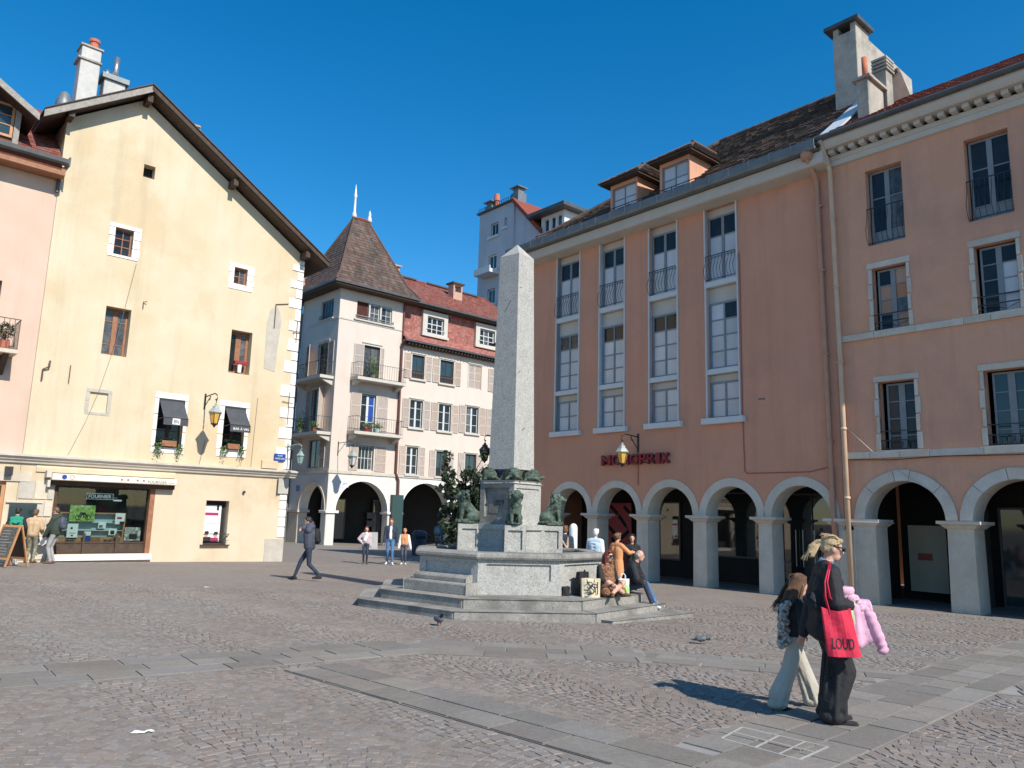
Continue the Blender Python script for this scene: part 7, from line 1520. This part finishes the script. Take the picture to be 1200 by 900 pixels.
def litter(label, x, y, s, sd):
    rq = random.Random(sd); mb = MB(); n = 7
    H = [[(rq.uniform(0, .05) if 0 < i < n and 0 < j < n else rq.uniform(0, .02)) for j in range(n+1)] for i in range(n+1)]
    P = lambda i, j: ((i/n-.5)*s*1.7*(1-.45*abs(j/n-.4))+.25*math.sin(j*1.7)*s, (j/n-.5)*s*(.6+.5*math.sin(1+i*.8))+.22*math.sin(i*1.3)*s, H[i][j]*s*2+.016)
    for i in range(n):
        for j in range(n): mb.quad(P(i, j), P(i+1, j), P(i+1, j+1), P(i, j+1))
    o = tag(obj('paper_scrap', mb, 'paper'), label, 'litter'); o.location = G(x, y); o.rotation_euler = (0, 0, .4)
litter('crumpled white paper lying on the cobbles at the lower left', -2.79, 6.38, .085, 3); litter('small white scrap of paper on the paving between shop and fountain', -6.95, 18.6, .10, 9)

# ================================================================ TREE
def tree(label, x, y, h, r, zlo, n, name='evergreen_tree', sd=3):
    rq = random.Random(sd); o = thing(name, label, 'tree', G(x, y)); mb = MB()
    mb.tube([(0, 0, -.1), (.03, .02, h*.25), (-.04, .05, h*.5), (.0, 0, h*.75)], [.11, .09, .07, .03], 8)
    limbs = []
    for q in range(26):
        a = rq.uniform(0, 2*PI); z0 = rq.uniform(zlo*.7, h*.72); L = r*rq.uniform(.5, 1.0); e = (L*math.cos(a), L*math.sin(a), min(h, z0+rq.uniform(.3, 1.0))); limbs.append(e)
        mb.tube([(0, 0, z0), (e[0]*.5, e[1]*.5, z0+(e[2]-z0)*.35), e], [.035, .022, .008], 5)
    obj('trunk', mb, 'bark', o, True)
    cl = []
    for e in limbs:
        for _ in range(4): cl.append((Vector(e)*rq.uniform(.55, 1.08)+Vector((rq.gauss(0, .16), rq.gauss(0, .16), rq.gauss(0, .18))), rq.uniform(.14, .30)))
    for _ in range(60):
        a, q, zz = rq.uniform(0, 2*PI), rq.random()**.5*r*.75, rq.uniform(zlo*.8, h*.75); cl.append((Vector((q*math.cos(a), q*math.sin(a), zz)), rq.uniform(.16, .32)))
    mb = MB()
    for _ in range(n):
        c, s = rq.choice(cl); d = Vector((rq.gauss(0, 1), rq.gauss(0, 1), rq.gauss(0, 1))).normalized(); p = c+d*s*rq.uniform(.5, 1)
        if p.z < zlo*.5: continue
        ax = Vector((rq.gauss(0, 1), rq.gauss(0, 1), rq.gauss(0, .6))).normalized(); e = ax.orthogonal().normalized(); e = Matrix.Rotation(rq.uniform(0, 6.28), 3, ax) @ e; g = ax.cross(e); L = rq.uniform(.07, .14)
        mb.add([tuple(p-e*L), tuple(p+g*L*.42+ax*.015), tuple(p+e*L), tuple(p-g*L*.42+ax*.015)], [(0, 1, 2, 3)])
    obj('crown', mb, 'leaf', o)
tree('dark glossy evergreen tree between the monument and the cream house', -1.85, 33.2, 5.0, 1.4, .6, 8500)
tree('smaller dark evergreen shrub below the taller tree by the bicycles', -1.3, 34.6, 3.4, 1.2, .3, 5200, 'evergreen_shrub', 6)

# ================================================================ WALL LANTERNS
def lantern(label, origin, ang, x, z, reach, zl, glass, metal='iron', cap='lantern_cap', s=1.0, T=None, arm=.45):
    o = thing('wall_lantern', label, 'lantern', origin, ang, 'wall lanterns round the square')
    mb = MB(T); mb.box(x-.03, x+.03, -.035, 0, z-arm, z+.12); mb.tube([(x, -.03, z), (x, -reach*.55, z+.03), (x, -reach*.85, z+.04), (x, -reach*1.02, z-.03), (x, -reach*1.06, z-.16), (x, -reach, z-.24), (x, -reach*.93, z-.18)], .022, 7); mb.tube([(x, -.03, z-arm*.8), (x, -reach*.3, z-arm*.35), (x, -reach*.5, z-.02)], .016, 6)
    mb.tube([(x, -reach*.42, z-.02), (x, -reach*.48, z-.12), (x, -reach*.4, z-.16), (x, -reach*.36, z-.1)], .012, 5); mb.tube([(x, -reach, z-.2), (x, -reach, zl+.36*s)], .014, 6); obj('bracket', mb, metal, o)
    c = (x, -reach, zl)
    mb = MB(T); n = 6; prof = [(.11*s, -.26*s), (.19*s, .10*s)]
    mb.lathe(prof, c, n); obj('glass', mb, glass, o)
    mb = MB(T)
    for k in range(n):
        a = 2*PI*k/n; mb.tube([(c[0]+.113*s*math.cos(a), c[1]+.113*s*math.sin(a), c[2]-.27*s), (c[0]+.195*s*math.cos(a), c[1]+.195*s*math.sin(a), c[2]+.1*s)], .011*s, 4)
    mb.lathe([(.125*s, -.30*s), (.125*s, -.26*s), (.06*s, -.34*s)], c, n); mb.lathe([(.02*s, -.40*s), (.035*s, -.37*s), (.05*s, -.31*s)], c, 8); obj('frame', mb, metal, o)
    mb = MB(T); mb.lathe([(.23*s, .09*s), (.24*s, .12*s), (.15*s, .24*s), (.12*s, .25*s), (.11*s, .32*s), (.05*s, .36*s), (.05*s, .40*s), (.015*s, .43*s)], c, n); obj('cap', mb, cap, o)
    return o
lantern('amber glazed lantern on a scrolled bracket between the two charcoal awnings', LO, L_ANG, -3.50, 5.70, 1.1, 4.92, 'amber_glass', s=1.05)
lantern('verdigris lantern at the corner of the yellow house over the side street', LO, L_ANG, -.12, 4.15, 1.15, 3.66, 'verdigris', 'verdigris', 'verdigris', .7, arm=.25)
lantern('amber lantern hanging in front of the red store letters', RO_, R_ANG, -2.5, 4.55, .85, 3.85, 'amber_glass', s=1.0, arm=.55)
lantern('milky glass lantern on the sunlit corner of the cream house', TO, L_ANG, .16, 6.1, 1.9, 5.0, 'milk_glass', s=1.5, arm=.8)
lantern('dark lantern beside the obelisk shaft on the low terracotta house', RO_, R_ANG, -10.3, 5.0, .6, 4.27, 'glass', 'iron', 'iron', s=1.05)  # dark iron cap puts the shade it hangs in into the colour
